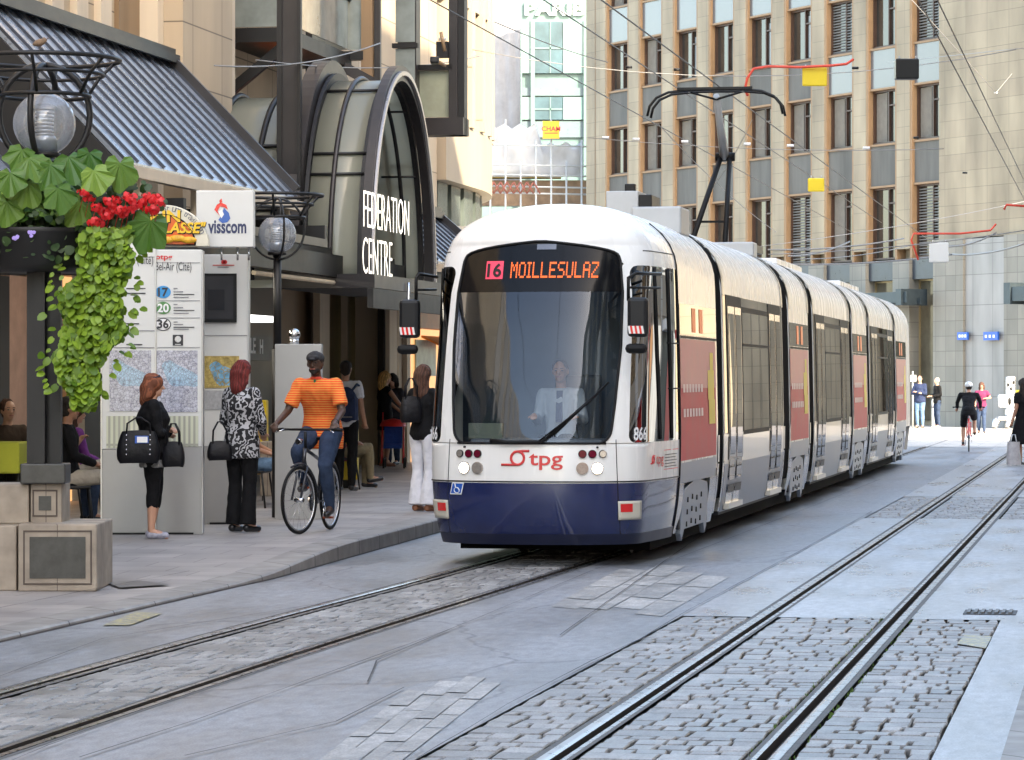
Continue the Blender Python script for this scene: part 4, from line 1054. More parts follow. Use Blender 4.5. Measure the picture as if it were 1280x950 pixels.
# sign letters
SG = thing('arch_sign','tall white lettering reading Federation Centre hung in the glazed arch','sign',(-9.3,UC,3.0),'S')
def slet(txt, u0, u1, z0, h):
    b = MB(); letters(b, txt, h, lambda x, z: (-9.30, (u0+u1)/2+x, z0+z), w=(u1-u0), bold=-.018); o = b.obj('lettering', mat('white_sign_letters',(.78,.76,.72),.4,var=0,emit=(1,.96,.9),es=.25), SG); solidify(o,.004,0)
slet('FEDERATION', 39.0, 41.6, 3.61, .51); slet('CENTRE', 38.95, 40.6, 3.03, .50)

b = MB(); b.tube([(-9.33,UC-.3,2.4),(-9.33,UC-.3,3.0)],.02,n=6); b.obj('hanger', chrome, SG)
# ---- standing seam awnings
def awning(u0, u1, vt, zt, ve, ze, label, seams=True):
    a = thing('seam_metal_awning', label, 'awning', (ve,u0,ze), 'S', 'zinc awnings along the arcade')
    b = MB(); b.hexa([(vt,u0,zt-.06),(ve,u0,ze-.06),(ve,u1,ze-.06),(vt,u1,zt-.06),(vt,u0,zt),(ve,u0,ze),(ve,u1,ze),(vt,u1,zt)]); b.obj('roof_sheet', seamm, a)
    n = int((u1-u0)/.46)
    b = None
    for i in range(n+1):
        u = u0+.02+(u1-u0-.04)*i/n
        b = MB(); b.beam((vt,u,zt+.018),(ve,u,ze+.018),.028,.036); b.obj('standing_seam', mat('dark_seam_cap',(.045,.05,.065),.35,metal=.5,var=.1), a)
    b = MB(); b.beam((vt-.02,u0-.1,zt+.08),(vt-.02,u1+.1,zt+.08),.30,.10); b.beam((vt+.16,u0-.1,zt+.0),(vt+.16,u1+.1,zt+.0),.05,.10); b.obj('ridge_flashing', steel2, a)
    b = MB(); b.prism([(vt,u0-.03,zt-.07),(ve,u0-.03,ze-.07),(vt,u0-.03,ze-.07)], (0,.06,0)); b.obj('end_wall', steel, a)
    b = MB(); b.beam((vt,u1+.02,zt+.08),(ve-.02,u1+.02,ze+.1),.07,.14); b.obj('verge', steel2, a)
    b = MB(); b.beam((ve+.03,u0,ze-.10),(ve+.03,u1,ze-.10),.10,.12); b.obj('gutter', sandp, a)
    return a
awning(31.07, 38.0, -11.6, 5.66, -9.9, 3.92, 'long bluish standing seam awning rising behind the street lamp')
awning(22.5, 28.3, -11.6, 5.1, -9.9, 3.45, 'lower nearer zinc awning partly seen through the planter lamp')
awning(46.0, 50.5, -10.9, 4.35, -9.85, 3.45, 'small far zinc awning between the arch and the tram')
# soffit and beams under awnings
sb('soffit', -14.1, -10.0, 24, 62, 3.28, 3.40, steel)
sb('fascia_beam', -10.0, -9.85, 31.0, 45.0, 3.02, 3.30, steel); sb('fascia_beam', -9.98, -9.86, 45.1, 62, 2.95, 3.35, steel)
for u in (32.5,34.6,36.7,38.6): sb('bracket_beam', -12.1, -9.7, u, u+.1, 3.45, 3.62, steel)
for u in (31.6,33.7,35.8,37.6):
    b = MB(); b.box(-9.98,-9.90,u,u+.07,3.3,3.9); b.obj('strut', sandp if int(u)%2 else steel, A)
b = MB(); b.box(-9.72,-9.64,32.6,38.5,3.34,3.44); b.obj('channel_rail', steel2, A)
b = MB(); b.tube([(-9.9,36,2.95),(-9.9,44,2.95)],.03,n=6); b.obj('conduit', sandp, A)
# ---- ground floor shopfronts on v=-14.2
SV = -14.2
shopdark = mat('dark_shop_interior',(.014,.011,.010),.5,var=.8,vs=.9)  # near-black colour carries the shade inside the shops
shopwarm = mat('warm_shop_interior',(.20,.12,.06),.5,var=.6,vs=1.6,emit=(1,.50,.22),es=.17)  # glow put into the panel in place of lamps inside the shop
def sp(px0, px1, py0, py1, m, name='shop_panel', v=SV, t=.12, parent=A):
    u0, u1 = pu(px0,v), pu(px1,v); uc = (u0+u1)/2
    return sb(name, v-t, v, min(u0,u1), max(u0,u1), max(0.03,pz(py1,v,uc)), pz(py0,v,uc), m, parent)
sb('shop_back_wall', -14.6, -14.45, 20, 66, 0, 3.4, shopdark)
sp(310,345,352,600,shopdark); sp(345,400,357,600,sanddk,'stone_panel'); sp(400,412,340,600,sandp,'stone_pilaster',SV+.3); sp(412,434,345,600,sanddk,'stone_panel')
sp(434,446,340,600,sandp,'stone_pilaster',SV+.3); sp(446,474,372,600,mat('pale_green_shop_glass',(.24,.28,.21),.15,var=.35,vs=1.5,coat=.3,emit=(.7,.8,.6),es=.22),'shop_door')  # door glass given a glow to brighten it under the dark canopy
sp(450,470,372,400,mat('poster_white',(.5,.5,.48),.5,var=.5,vs=9),'window_poster',SV+.05,.02)
sp(449,472,402,408,whitep,'window_poster',SV+.05,.02); sp(466,474,408,600,blackp,'door_post',SV+.06,.05)
CV = -13.16
sp(474,482,345,600,sanddk,'stone_pilaster',SV+.1); sp(480,487,345,600,blackp,'door_post',CV); sp(487,496,345,600,sandp,'stone_pilaster',CV+.08); sp(496,509,345,600,sanddk,'stone_panel',CV); sp(509,513,345,600,sandp,'stone_pilaster',CV+.08); sp(513,560,412,600,shopwarm,'shop_window',CV); sp(513,560,372,411,mat('orange_shop_band',(.30,.10,.03),.5,var=.4,vs=2),'shop_band',CV)
sp(513,560,345,371,shopdark,'shop_fascia',CV); sp(520,545,425,470,mat('pale_green_poster',(.25,.32,.25),.4,var=.4,vs=5),'window_poster',CV+.04,.03); sp(250,310,355,610,shopdark)
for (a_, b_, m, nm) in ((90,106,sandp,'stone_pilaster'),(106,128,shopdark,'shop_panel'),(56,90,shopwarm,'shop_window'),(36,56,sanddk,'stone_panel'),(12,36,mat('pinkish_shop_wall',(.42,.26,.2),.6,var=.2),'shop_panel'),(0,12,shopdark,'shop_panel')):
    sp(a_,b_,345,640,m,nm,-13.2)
sp(60,88,400,560,mat('orange_shop_display',(.45,.2,.05),.6,var=.5,vs=2),'shop_display',-13.15,.03)
sb('lit_strip', -10.8, -10.7, 32.5, 38.2, 3.1, 3.2, mat('strip_light',(.8,.8,.8),.4,var=0,emit=(1,.97,.9),es=3))
b = MB(); u_ = pu(322,-12.0); b.box(-12.3,-12.0,u_-1.0,u_+.9,2.53,2.62); b.obj('shop_light_box', mat('white_light_box',(.7,.7,.75),.4,var=0,emit=(.85,.9,1),es=.4), A)
b = MB(); letters(b,'LE',.22,lambda x,z:(-11.97,u_-.35+x,2.08+z),bold=.02); letters(b,'H',.2,lambda x,z:(-11.97,u_+.1+x,2.08+z),bold=.03); b.obj('shop_lettering', whitep, A)
sb('shop_sign_board', -12.3, -12.02, u_-1.0, u_+.9, 1.98, 2.34, blackp)
sb('fabric_awning', -14.1, -12.9, pu(520,SV), pu(546,SV)+4, 2.6, 2.66, mat('cream_fabric',(.6,.5,.35),.8,var=.1))
b = MB(); u0=pu(524,-13.2); b.hexa([(-14.0,u0,2.9),(-12.8,u0,2.35),(-12.8,u0+6,2.35),(-14.0,u0+6,2.9),(-14.0,u0,2.94),(-12.8,u0,2.39),(-12.8,u0+6,2.39),(-14.0,u0+6,2.94)]); b.obj('fabric_awning', mat('orange_fabric',(.62,.22,.05),.8,var=.1), A)
# ---- curved sandstone building beyond
CB = thing('curved_building','cream sandstone building with a curved corner and tall window strips','building',(-12.8,58,0),'S')
cream_st = mat('sunlit_cream_stone',(.34,.275,.20),.7,var=.12,vs=1.,streak=True)
def cpt(t, r=0, z=0):                                      # footprint path: straight then bending away to the left
    s = t*26.
    if s < 3: v, u, nx, ny = -12.9, 57+s, 1., 0.
    else:
        a = min((s-3)/13., pi*.8); Rr_ = 13.; v = -12.9-Rr_*(1-cos(a)); u = 60+Rr_*sin(a); nx, ny = cos(a), sin(a)
    return (v+nx*r, u+ny*r, z)
def cwall(name, t0, t1, z0, z1, r, m, th=.3):
    b = MB(); n = max(2, int((t1-t0)*60)); rows = []
    if z0 >= 3.3: r += .85
    for i in range(n+1):
        t = t0+(t1-t0)*i/n; rows.append([cpt(t,r,z0),cpt(t,r,z1),cpt(t,r-th,z1),cpt(t,r-th,z0)])
    b.grid(rows, closed=True, smooth=False); b.face([Vector(p) for p in rows[0]]); b.face([Vector(p) for p in rows[-1]]); return b.obj(name, m, CB)
cwall('wall', 0, 1, 0, 3.25, -.35, cream_st, .5); cwall('wall', 0, 1, 3.3, 24, -.35, cream_st, .5)
for z0, z1 in ((3.35,4.1),(5.35,6.45),(8.7,9.6),(11.6,12.6),(14.6,15.6)): cwall('spandrel_band', 0, 1, z0, z1, .0, cream_st, .36)
cwall('canopy_band', 0, 1, 4.35, 4.5, .5, cream, .9)
for k in range(26):
    t = k/26+.005
    cwall('stone_fin', t, t+.012, 6.46, 23.8, .05, cream_st, .42)
    for z0, z1 in ((6.46,8.69),(9.61,11.59),(12.61,14.59)):
        cwall('window', t+.0135, t+.036, z0, z1, -.25, mat('curved_building_glass',(.05,.04,.032),.12,var=.4,vs=1), .09)
for k in range(22):
    t = k/22+.005; cwall('window', t+.004, t+.036, 4.52, 5.34, -.20, mat('low_window_glass',(.10,.12,.11),.15,var=.4,vs=1), .12)
# flags/red signs on the corner
q = MB(); v,u,_ = cpt(.33); q.box(v+1.1,v+1.16,u-.3,u+.3,6.3,7.2); single(q,'hanging_sign',mat('red_sign',(.6,.1,.1),.5,var=.1),'small red hanging sign on the curved cream corner','sign',(v+1.13,u,6.3),'S')
# ================================================================== RIGHT SIDE BUILDINGS (beyond the frame, shade and reflections)
rs = blockmat('right_facade_stone',(.50,.46,.40),(.44,.41,.36),(.2,.16,.12),1.2,.6,.01)
glowpane = mat('reflection_glow_pane',(.7,.7,.68),.4,var=.4,vs=1.2,emit=(1,.96,.88),es=.18)  # glowing panes out of view, added to streak the tram glass reflections
def rblock(name, label, u0, u1, H, nfl, v=5.2, depth=12):
    a = thing(name, label, 'building', (v,u0,0), 'S')
    b = MB(); b.box(v+.25,v+depth,u0,u1,0,H); b.obj('wall', rs, a)
    nb_ = int((u1-u0)/3.2)
    for k in range(nb_+1):
        u = u0+(u1-u0)*k/nb_; b = MB(); b.box(v+.14,v+.5,u-.40,u+.40,3.4,H-.02); b.obj('pier', rs, a)
        b = MB(); b.box(v+.10,v+.4,u-.28,u+.28,0,3.39); b.obj('shop_pier', rs if k % 3 else blackp, a)
        if k < nb_: b = MB(); b.box(v+.12,v+.22,u+.3,u+(u1-u0)/nb_-.3,.3,3.1); b.obj('shop_window', [shopdark, glowpane, shopdark, shopwarm, glowpane, shopdark, redp][k%7], a)  # dark and glowing panels alternate for contrast in the tram's reflections
        if k % 4 == 1: b = MB(); b.box(v-.5,v+.1,u+.3,u+(u1-u0)/nb_-.3,3.0,3.2); b.obj('shop_awning', redp if k%8 == 1 else whitep, a)
    cnt = 0
    for f in range(nfl):
        z = 4.2+f*3.5
        b = MB(); b.box(v+.17,v+.4,u0+.46,u1-.46,z-.9,z+.1); b.obj('floor_band', cream_st, a)
        for k in range(nb_):
            if cnt >= 95: break
            u = u0+(u1-u0)*k/nb_; b = MB(); b.box(v+.16,v+.24,u+.41,u+(u1-u0)/nb_-.41,z+.12,z+2.60); b.obj('window', darkwin if (k*7+f*3)%5 else glowpane, a); cnt += 1
rblock('facing_building','tall pale stone building along the right pavement', -12, 38, 24, 5)
rblock('facing_block','lower stone building further along the right pavement', 38.2, 70, 19.5, 4)
rblock('rear_building','stone building behind the viewer on the right pavement', -60, -13, 20, 4, v=5.0)
# ================================================================== STREET FURNITURE
dirty = mat('grey_enamel_panel',(.36,.36,.35),.45,metal=.2,var=.06,vs=1.5)
offw = mat('off_white_panel',(.66,.67,.65),.4,var=.04,vs=2)
plinthst = blockmat('pinkish_plinth_stone',(.32,.27,.215),(.28,.235,.19),(.14,.11,.09),3,3,.004,rough=.7,var=.25,vs=5,streak=False)
bronze = mat('dark_bronze_panel',(.05,.05,.048),.4,metal=.4,var=.45,vs=6)
def mapmat(name, base, c2, c3, s=7.):
    m = bpy.data.materials.new(name); m.use_nodes = True; nt = m.node_tree; n = nt.nodes; l = nt.links; b = n['Principled BSDF']; b.inputs['Roughness'].default_value = .25
    tc = n.new('ShaderNodeTexCoord'); t = n.new('ShaderNodeTexNoise'); t.inputs['Scale'].default_value = 2.2; t.inputs['Detail'].default_value = 1; l.new(tc.outputs['Object'], t.inputs[0])
    cr = n.new('ShaderNodeValToRGB'); cr.color_ramp.interpolation = 'CONSTANT'; e = cr.color_ramp.elements; e[0].color = (*base,1); e[1].position = .57; e[1].color = (*c2,1); l.new(t.outputs['Fac'], cr.inputs[0])
    v = n.new('ShaderNodeTexVoronoi'); v.feature = 'DISTANCE_TO_EDGE'; v.inputs['Scale'].default_value = s*5; l.new(tc.outputs['Object'], v.inputs[0])
    v2 = n.new('ShaderNodeTexNoise'); v2.inputs['Scale'].default_value = s*4; v2.inputs['Detail'].default_value = 6; l.new(tc.outputs['Object'], v2.inputs[0])
    mr = n.new('ShaderNodeMapRange'); mr.inputs['From Min'].default_value = .01; mr.inputs['From Max'].default_value = .09; l.new(v.outputs['Distance'], mr.inputs[0])
    mx = n.new('ShaderNodeMix'); mx.data_type = 'RGBA'; mx.inputs[6].default_value = (*c3,1); l.new(mr.outputs[0], mx.inputs[0]); l.new(cr.outputs[0], mx.inputs[7])
    m2 = n.new('ShaderNodeMapRange'); m2.inputs['From Min'].default_value=.35; m2.inputs['From Max'].default_value=.65; m2.inputs['To Min'].default_value = .65; m2.inputs['To Max'].default_value = 1.1; l.new(v2.outputs['Fac'], m2.inputs[0])
    x = n.new('ShaderNodeVectorMath'); x.operation = 'SCALE'; l.new(mx.outputs[2], x.inputs[0]); l.new(m2.outputs[0], x.inputs['Scale']); l.new(x.outputs[0], b.inputs['Base Color'])
    return m
mapA = mapmat('network_map_print',(.50,.52,.60),(.36,.55,.70),(.22,.22,.30)); mapB = mapmat('orange_map_print',(.55,.42,.14),(.2,.45,.65),(.4,.3,.1),4)
ttm = blockmat('timetable_print',(.60,.62,.48),(.52,.55,.42),(.35,.36,.30),.05,.9,.012,rough=.4,var=.05)
bluec = mat('blue_route_disc',(.02,.28,.62),.4,var=0); greenc = mat('green_route_disc',(.08,.25,.08),.4,var=0); txt = mat('dark_print',(.03,.03,.035),.5,var=0); greyt = mat('grey_print',(.20,.20,.22),.5,var=0)
# information boards: world frame, seen face on, front plane at y = YB
def board(label, px0, px1, ytop, ygr, YB, parts):
    X0, X1 = wx(px0,YB), wx(px1,YB); X = (X0+X1)/2
    t = thing('timetable_board', label, 'notice board', (X,YB,.15), 'W', 'grey and white timetable boards')
    b = MB(); b.box(X0,X1,YB,YB+.16,.15,wz(ygr,YB)); b.obj('lower_panel', dirty, t, bevel=.006)
    b = MB(); b.box(X0,X1,YB,YB+.16,wz(ygr,YB)+.003,wz(ytop,YB)); b.obj('upper_panel', offw, t, bevel=.006)
    b = MB(); b.box(X0-.012,X0-.001,YB-.012,YB+.17,.16,wz(ytop,YB)-.01); b.box(X1+.001,X1+.012,YB-.012,YB+.17,.16,wz(ytop,YB)-.01); b.obj('edge_trim', mat('aluminium_trim',(.5,.5,.5),.35,metal=.8,var=.05), t)
    b = MB(); b.box(X0+.08,X1-.08,YB-.03,YB+.2,.145,.17); b.obj('foot', blackp, t)
    def R_(name, a, c, d, e, m, o=.004, th=.003):
        q = MB(); q.box(wx(a,YB),wx(c,YB),YB-o-th,YB-o,wz(e,YB),wz(d,YB)); return q.obj(name, m, t)
    def TX(name, s, px, py, h, m, w=None, o=.012, **k):
        q = MB(); letters(q, s, h, lambda x,z:(wx(px,YB)+x, YB-o, wz(py,YB)+z), w=w, **k); return q.obj(name, m, t)
    def DISC(px, py, r, m, sx=1.25):
        q = MB(); c = Vector((wx(px,YB),YB-.002,wz(py,YB))); n = 28
        q.prism([c+Vector((r*sx*cos(2*pi*i/n),0,r*sin(2*pi*i/n))) for i in range(n)], (0,-.005,0)); return q.obj('route_disc', m, t)
    parts(R_, TX, DISC); return t
Y1 = 32.1
def pa(R_, TX, DISC):
    R_('map', 137, 189, 438, 514, mapA); R_('timetable', 133, 190, 520, 560, ttm)
    TX('heading','Bel-Air (Cité)',168,330,.085,txt,w=.38)
    for y in (321,413,434): R_('rule',130,193,y,y+.8,greyt)
    for y in (360,366,404,430): R_('text_line',158,182-(y%3)*4,y,y+1.3,txt)
board('white and grey timetable board nearest the flowers, partly covered by the trailing vine',127.5,194,303,562,Y1,pa)
def pb(R_, TX, DISC):
    R_('map', 196, 247, 438, 515, mapA); R_('timetable', 197, 248, 520, 558, ttm)
    TX('heading','Bel-Air (Cité)',217,338,.088,txt,w=.36)
    TX('logo','otpg',205,324,.06,redp,w=.17,bold=.02)
    DISC(204,365,.062,bluec); TX('route_number','17',204,370,.085,txt,bold=.03); DISC(204,385,.062,greenc); TX('route_number','20',204,390,.085,whitep,bold=.03,o=.013)
    DISC(204,405.5,.064,txt); 
    q=DISC(204,405.5,.056,whitep); q.location.y -= .004
    TX('route_number','36',204,410,.085,txt,bold=.03,o=.016)
    for y,n_ in ((360,0),(364,1),(367.5,3),(371,2),(380,0),(384,1),(387.5,3),(391,2),(402,0),(405,1),(408.5,3),(411,2)): R_('text_line',217,222+7*n_,y,y+1.1,txt if n_>2 else greyt)
    for y in (328,375.5,397,434): R_('rule',197,250,y,y+.6,greyt)
    R_('pictogram',216,229,418.5,432,txt); DISC(222.5,424,.032,offw,1); R_('pictogram_bar',219,226,430,431,offw,.008)
board('white and grey board with route discs 17, 20 and 36 beside the first woman',195,252,312,558,Y1+.03,pb)
def pc(R_, TX, DISC):
    R_('screen_frame',253.5,296,342,403,blackp,.002,.03); R_('screen',256,292,345.5,399,mat('dark_screen',(.035,.035,.04),.12,var=.2,vs=2),.034,.004); R_('screen_inlay',260,281,362,388,mat('screen_shade',(.02,.02,.025),.1,var=0),.04,.002)
    R_('map',254.5,299,445,485,mapB); R_('timetable',254,300,488,512,mat('fine_print_panel',(.40,.41,.42),.5,var=.25,vs=30)); R_('rule',253.5,309,419,419.7,greyt)
    for x in (279,281.5): DISC(x,327.5,.022,redp,1)
    R_('text_line',266,293,331,332,redp); R_('text_line',272,286,333.6,334.4,greyt)
board('narrower grey and white board with a black screen behind the red haired woman',253,310,318,558,34.4,pc)
# advertising signs above the boards
YQ = 33.4
t = thing('shop_sign','white square hanging sign with a red and blue flame emblem','sign',(wx(281,YQ),YQ,wz(309,YQ)),'W')
b = MB(); b.box(wx(245,YQ),wx(317,YQ),YQ,YQ+.22,wz(309,YQ),wz(238,YQ)); b.obj('box', mat('sign_white',(.62,.63,.62),.35,var=.04), t, bevel=.01)
b = MB(); letters(b,'visscom',.14,lambda x,z:(wx(284,YQ)+x,YQ-.004,wz(291,YQ)+z),w=.40,bold=.03); b.obj('lettering', mat('navy_lettering',(.02,.03,.10),.4,var=0), t)
def S_(x,y): return (wx(x,YQ), YQ-.006, wz(y,YQ))
b = MB(); b.face([S_(*p) for p in ((268,262),(271,256),(276,253),(283,256),(285,262),(280,259),(275,258),(272,264),(275,270))]); b.face([S_(*p) for p in ((274,251),(277,248),(278,253),(275,254))]); b.obj('emblem', redref, t)
b = MB(); b.face([S_(*p) for p in ((280,260),(286,266),(288,273),(284,278),(278,279),(273,275),(276,270))]); b.obj('emblem', mat('emblem_blue',(.02,.10,.40),.3,var=0), t)
b = MB(); b.face([(p[0],p[1]-.003,p[2]) for p in (S_(273,266),S_(277,261),S_(280,268),S_(277,273))]); b.obj('emblem', whitep, t)
for x in (276,296,310):
    b = MB(); b.tube([(wx(x,YQ),YQ+.1,wz(325,YQ)),(wx(x,YQ),YQ+.1,wz(309,YQ))],.012,n=6); b.obj('bracket', chrome, t)
YR = 33.0
t = thing('bakery_sign','round topped orange and cream bakery sign above the timetable boards','sign',(wx(207,YR),YR,wz(309,YR)),'W')
def arcp(cx, cy, r, a0, a1, n=24, yy=0): return [(wx(cx+r*cos(a0+(a1-a0)*i/n),YR), YR-yy, wz(cy-r*.93*sin(a0+(a1-a0)*i/n),YR)) for i in range(n+1)]
b = MB(); b.prism(arcp(205,308,56,0,pi), (0,.18,0)); b.obj('panel', mat('cream_sign_face',(.66,.63,.52),.4,var=.05), t, bevel=.008)
b = MB(); b.prism(arcp(203,306,41,0,pi,24,.006), (0,.005,0)); b.obj('orange_field', mat('orange_sign_field',(.70,.12,.01),.4,var=.25,vs=5), t)
b = MB(); b.tube(arcp(203,306,41,0,pi,24,.008),.010,n=6); b.tube([arcp(203,306,41,0,pi)[0],arcp(203,306,41,0,pi)[-1]],.010,n=6); b.obj('outline', blackp, t)
ye_ = mat('yellow_sign_letters',(.85,.52,.02),.4,var=0)
b = MB(); letters(b,"PAIN",.12,lambda x,z:(wx(200,YR)+x,YR-.016,wz(277,YR)+z),w=.42,bold=.03); b.obj('lettering', ye_, t)
b = MB(); letters(b,'PAILLASSE"',.11,lambda x,z:(wx(214,YR)+x,YR-.016,wz(291,YR)+z),w=.72,bold=.03,shear=.2); b.obj('lettering', ye_, t)
b = MB()
for off_ in ((.008,-.008),):
    letters(b,"PAIN",.12,lambda x,z:(wx(200,YR)+x+.008,YR-.012,wz(277,YR)+z-.009),w=.42,bold=.045); letters(b,'PAILLASSE"',.11,lambda x,z:(wx(214,YR)+x+.008,YR-.012,wz(291,YR)+z-.008),w=.72,bold=.045,shear=.2)
b.obj('letter_shadow', blackp, t)
for k in range(5):
    b = MB(); c = (wx(180+14*k,YR),YR-.02,wz(300-(k%2)*2,YR)); b.ball(c,(.085,.02,.035)); b.obj('loaf_drawing', mat('loaf_yellow',(.75,.40,.03),.5,var=.4,vs=20), t)
b = MB(); 
import bisect
def arctext(mb, s, cx, cy, r, h, a_mid, spread, fn):
    n = len(s)
    for i, ch in enumerate(s):
        if ch == ' ': continue
        a = a_mid+spread*(.5-(i+.5)/n)
        vs, fs = textmb(ch, h)
        P0 = (cx+r*cos(a), cy+r*sin(a)*.93); tx, tz = sin(a), -cos(a)
        V = [mb.bm.verts.new(fn(P0[0]+x*tx-z*tz, P0[1]+x*tz+z*tx)) for x, z in vs]
        for f in fs:
            try: mb.bm.faces.new([V[j] for j in f])
            except ValueError: pass
arctext(b,'est une tradition',wx(205,YR),wz(308,YR),.395,.05,R(58),R(75),lambda x,z:(x,YR-.005,z)); b.obj('small_lettering', greyt, t)
# grey cabinet with small camera dome
t = thing('grey_cabinet','tall plain grey metal cabinet with a small chrome camera globe on top behind the cyclist','cabinet',(wx(372,35.6),35.6,.15),'W')
b = MB(); b.box(wx(343.5,35.6),wx(402,35.6),35.6,35.85,.15,wz(430,35.6)); b.obj('body', dirty, t, bevel=.006)
b = MB(); b.tube([(wx(367,35.6),35.7,wz(430,35.6)),(wx(367,35.6),35.7,wz(424,35.6))],.05,n=12); b.ball((wx(367,35.6),35.7,wz(418,35.6)),.068,n=16); b.obj('camera_dome', chrome, t)
# stone plinth blocks below the planter (street frame)
PX, PYd = -3.74, 25.6
pvv, puu = uv(PX, PYd)
def plinth(name, label, px0, px1, py0, py1, Yf, depth, cav, zbase=.035):
    X0, X1 = wx(px0,Yf), wx(px1,Yf); t = thing(name, label, 'stone block', ((X0+X1)/2,Yf,zbase), 'W', 'stone plinth blocks under the planter')
    z0, z1 = zbase if py1 is None else wz(py1,Yf), wz(py0,Yf)
    b = MB(); b.box(X0,X1,Yf,Yf+depth,z0,z1); b.obj('block', plinthst, t, bevel=.012)
    if cav:
        a,c,d,e = cav; b = MB(); b.box(wx(a,Yf),wx(c,Yf),Yf-.006,Yf+.01,wz(e,Yf),wz(d,Yf)); b.obj('inset_panel', bronze, t)
        b = MB(); w=.022; xa,xb,za,zb = wx(a,Yf)-.05,wx(c,Yf)+.05,wz(e,Yf)-.05,wz(d,Yf)+.05
        for q in ((xa,xb,za,za+.012),(xa,xb,zb-.012,zb),(xa,xa+.012,za+.013,zb-.013),(xb-.012,xb,za+.013,zb-.013)): b.box(q[0],q[1],Yf-.005,Yf+.005,q[2],q[3])
        b.obj('groove', mat('dark_groove',(.08,.06,.05),.8,var=.1), t)
    return t
plinth('plinth_block','large low stone block with a dark rectangular panel at the pavement edge',22.5,121,655,None,25.2,1.0,(37,107,671,723))
plinth('plinth_block','low stone block cut by the left edge of the photo',-60,20.5,657,None,25.25,1.0,None)
plinth('plinth_block','small upper stone block with a square dark inset under the planter post',38,77,604.5,655,25.5,.5,(48.5,64,620,638))
plinth('plinth_block','upper stone block left of the one with the square inset',-50,36,605.5,655,25.5,.6,None)
plinth('plinth_block','stone block beside the grey cabinet behind the red haired woman',325,343.5,552,620,39.6,.5,None,.15)
# planter post with ring crown and globe lamp
def lamp_tree(label, X, Y, zg, s, zb, planter):
    t = thing('street_lamp', label, 'street lamp', (X,Y,zb), 'W', 'ring crowned globe street lamps')
    if planter:
        for dx, dy, r in ((-.09,0,.045),(0,.04,.05),(.09,.02,.045),(-.02,-.09,.04)):
            b = MB(); b.box(X+dx-r,X+dx+r,Y+dy-r,Y+dy+r,zb,2.58); b.obj('post', steel, t)
        b = MB(); b.box(X-.17,X+.19,Y-.17,Y+.15,zb,zb+.16); b.obj('foot_block', bronze, t, bevel=.01)
        b = MB(); b.tube([(X,Y,2.9),(X,Y,zg-.36)],.04,n=8); b.obj('stem', steel, t)
    else:
        b = MB(); b.tube([(X,Y+.02,zb),(X,Y+.02,zb+1.9)],.062,n=12); b.tube([(X,Y+.02,zb+1.9),(X,Y+.02,zg-.26*s)],.045,n=12); b.obj('post', steel, t)
    def ring(R0, z, r, nm='crown_ring'):
        R0 *= s; z = zg+(z-zg)*s
        b = MB(); b.tube([(X+R0*cos(2*pi*i/36),Y+R0*sin(2*pi*i/36),z) for i in range(36)], r, n=6, closed=True); b.obj(nm, steel, t)
    ring(.60,zg+.51,.020); ring(.47,zg+.39,.016); ring(.36,zg+.22,.018)
    for i in range(6):
        a = 2*pi*i/6+.5
        b = MB(); b.tube([(X+s*.60*cos(a),Y+s*.60*sin(a),zg+s*.51),(X+s*.47*cos(a),Y+s*.47*sin(a),zg+s*.39),(X+s*.36*cos(a),Y+s*.36*sin(a),zg+s*.22)],.014,n=6); b.obj('crown_strut', steel, t)
    hr_ = .026 if planter else .013
    for a in ((0.15,1.4) if planter else (.2,1.9)):
        b = MB(); b.tube([(X+s*.36*cos(a)*sin(pi*i/16),Y+s*.36*sin(a)*sin(pi*i/16),zg-s*.33+s*.80*(1-cos(pi*i/16))/2) for i in range(17)],hr_,n=8)
        b.tube([(X-s*.36*cos(a)*sin(pi*i/16),Y-s*.36*sin(a)*sin(pi*i/16),zg-s*.33+s*.80*(1-cos(pi*i/16))/2) for i in range(17)],hr_,n=8); b.obj('hoop', steel, t)
    b = MB(); b.ball((X,Y,zg),.25*s,n=28); b.obj('glass_globe', glass('paled_globe_glass',(.90,.92,.94),.03,haze_=.22), t)
    b = MB(); b.lathe([(q0*s,q1*s) for q0,q1 in [(.0,-.24),(.10,-.24),(.10,-.12),(.085,-.10)]],(X,Y,zg),n=20)
    for k in range(7): b.lathe([(q0*s,q1*s) for q0,q1 in [(.060,-.10+.03*k),(.075,-.095+.03*k),(.075,-.08+.03*k),(.06,-.075+.03*k)]],(X,Y,zg),n=20)
    b.lathe([(q0*s,q1*s) for q0,q1 in [(.0,.115),(.07,.11)]],(X,Y,zg),n=20); b.obj('louvre_lamp', mat('lamp_louvre',(.5,.52,.55),.3,metal=.7,var=.05), t)
    b = MB(); b.lathe([(q0*s,q1*s) for q0,q1 in [(.0,-.27),(.12,-.27),(.13,-.235),(.0,-.235)]],(X,Y,zg),n=20); b.obj('globe_collar', steel, t)
    return t
lamp_tree('dark street lamp with a clear globe rising out of the flower planter', PX, PYd, 3.75, 1, wz(604.5,25.5), True)
lamp_tree('dark street lamp with a clear globe and ring crown between the boards and the arch', wx(346.5,36.1), 36.1, 1.7+182*36.1/4000, .86, .15, False)
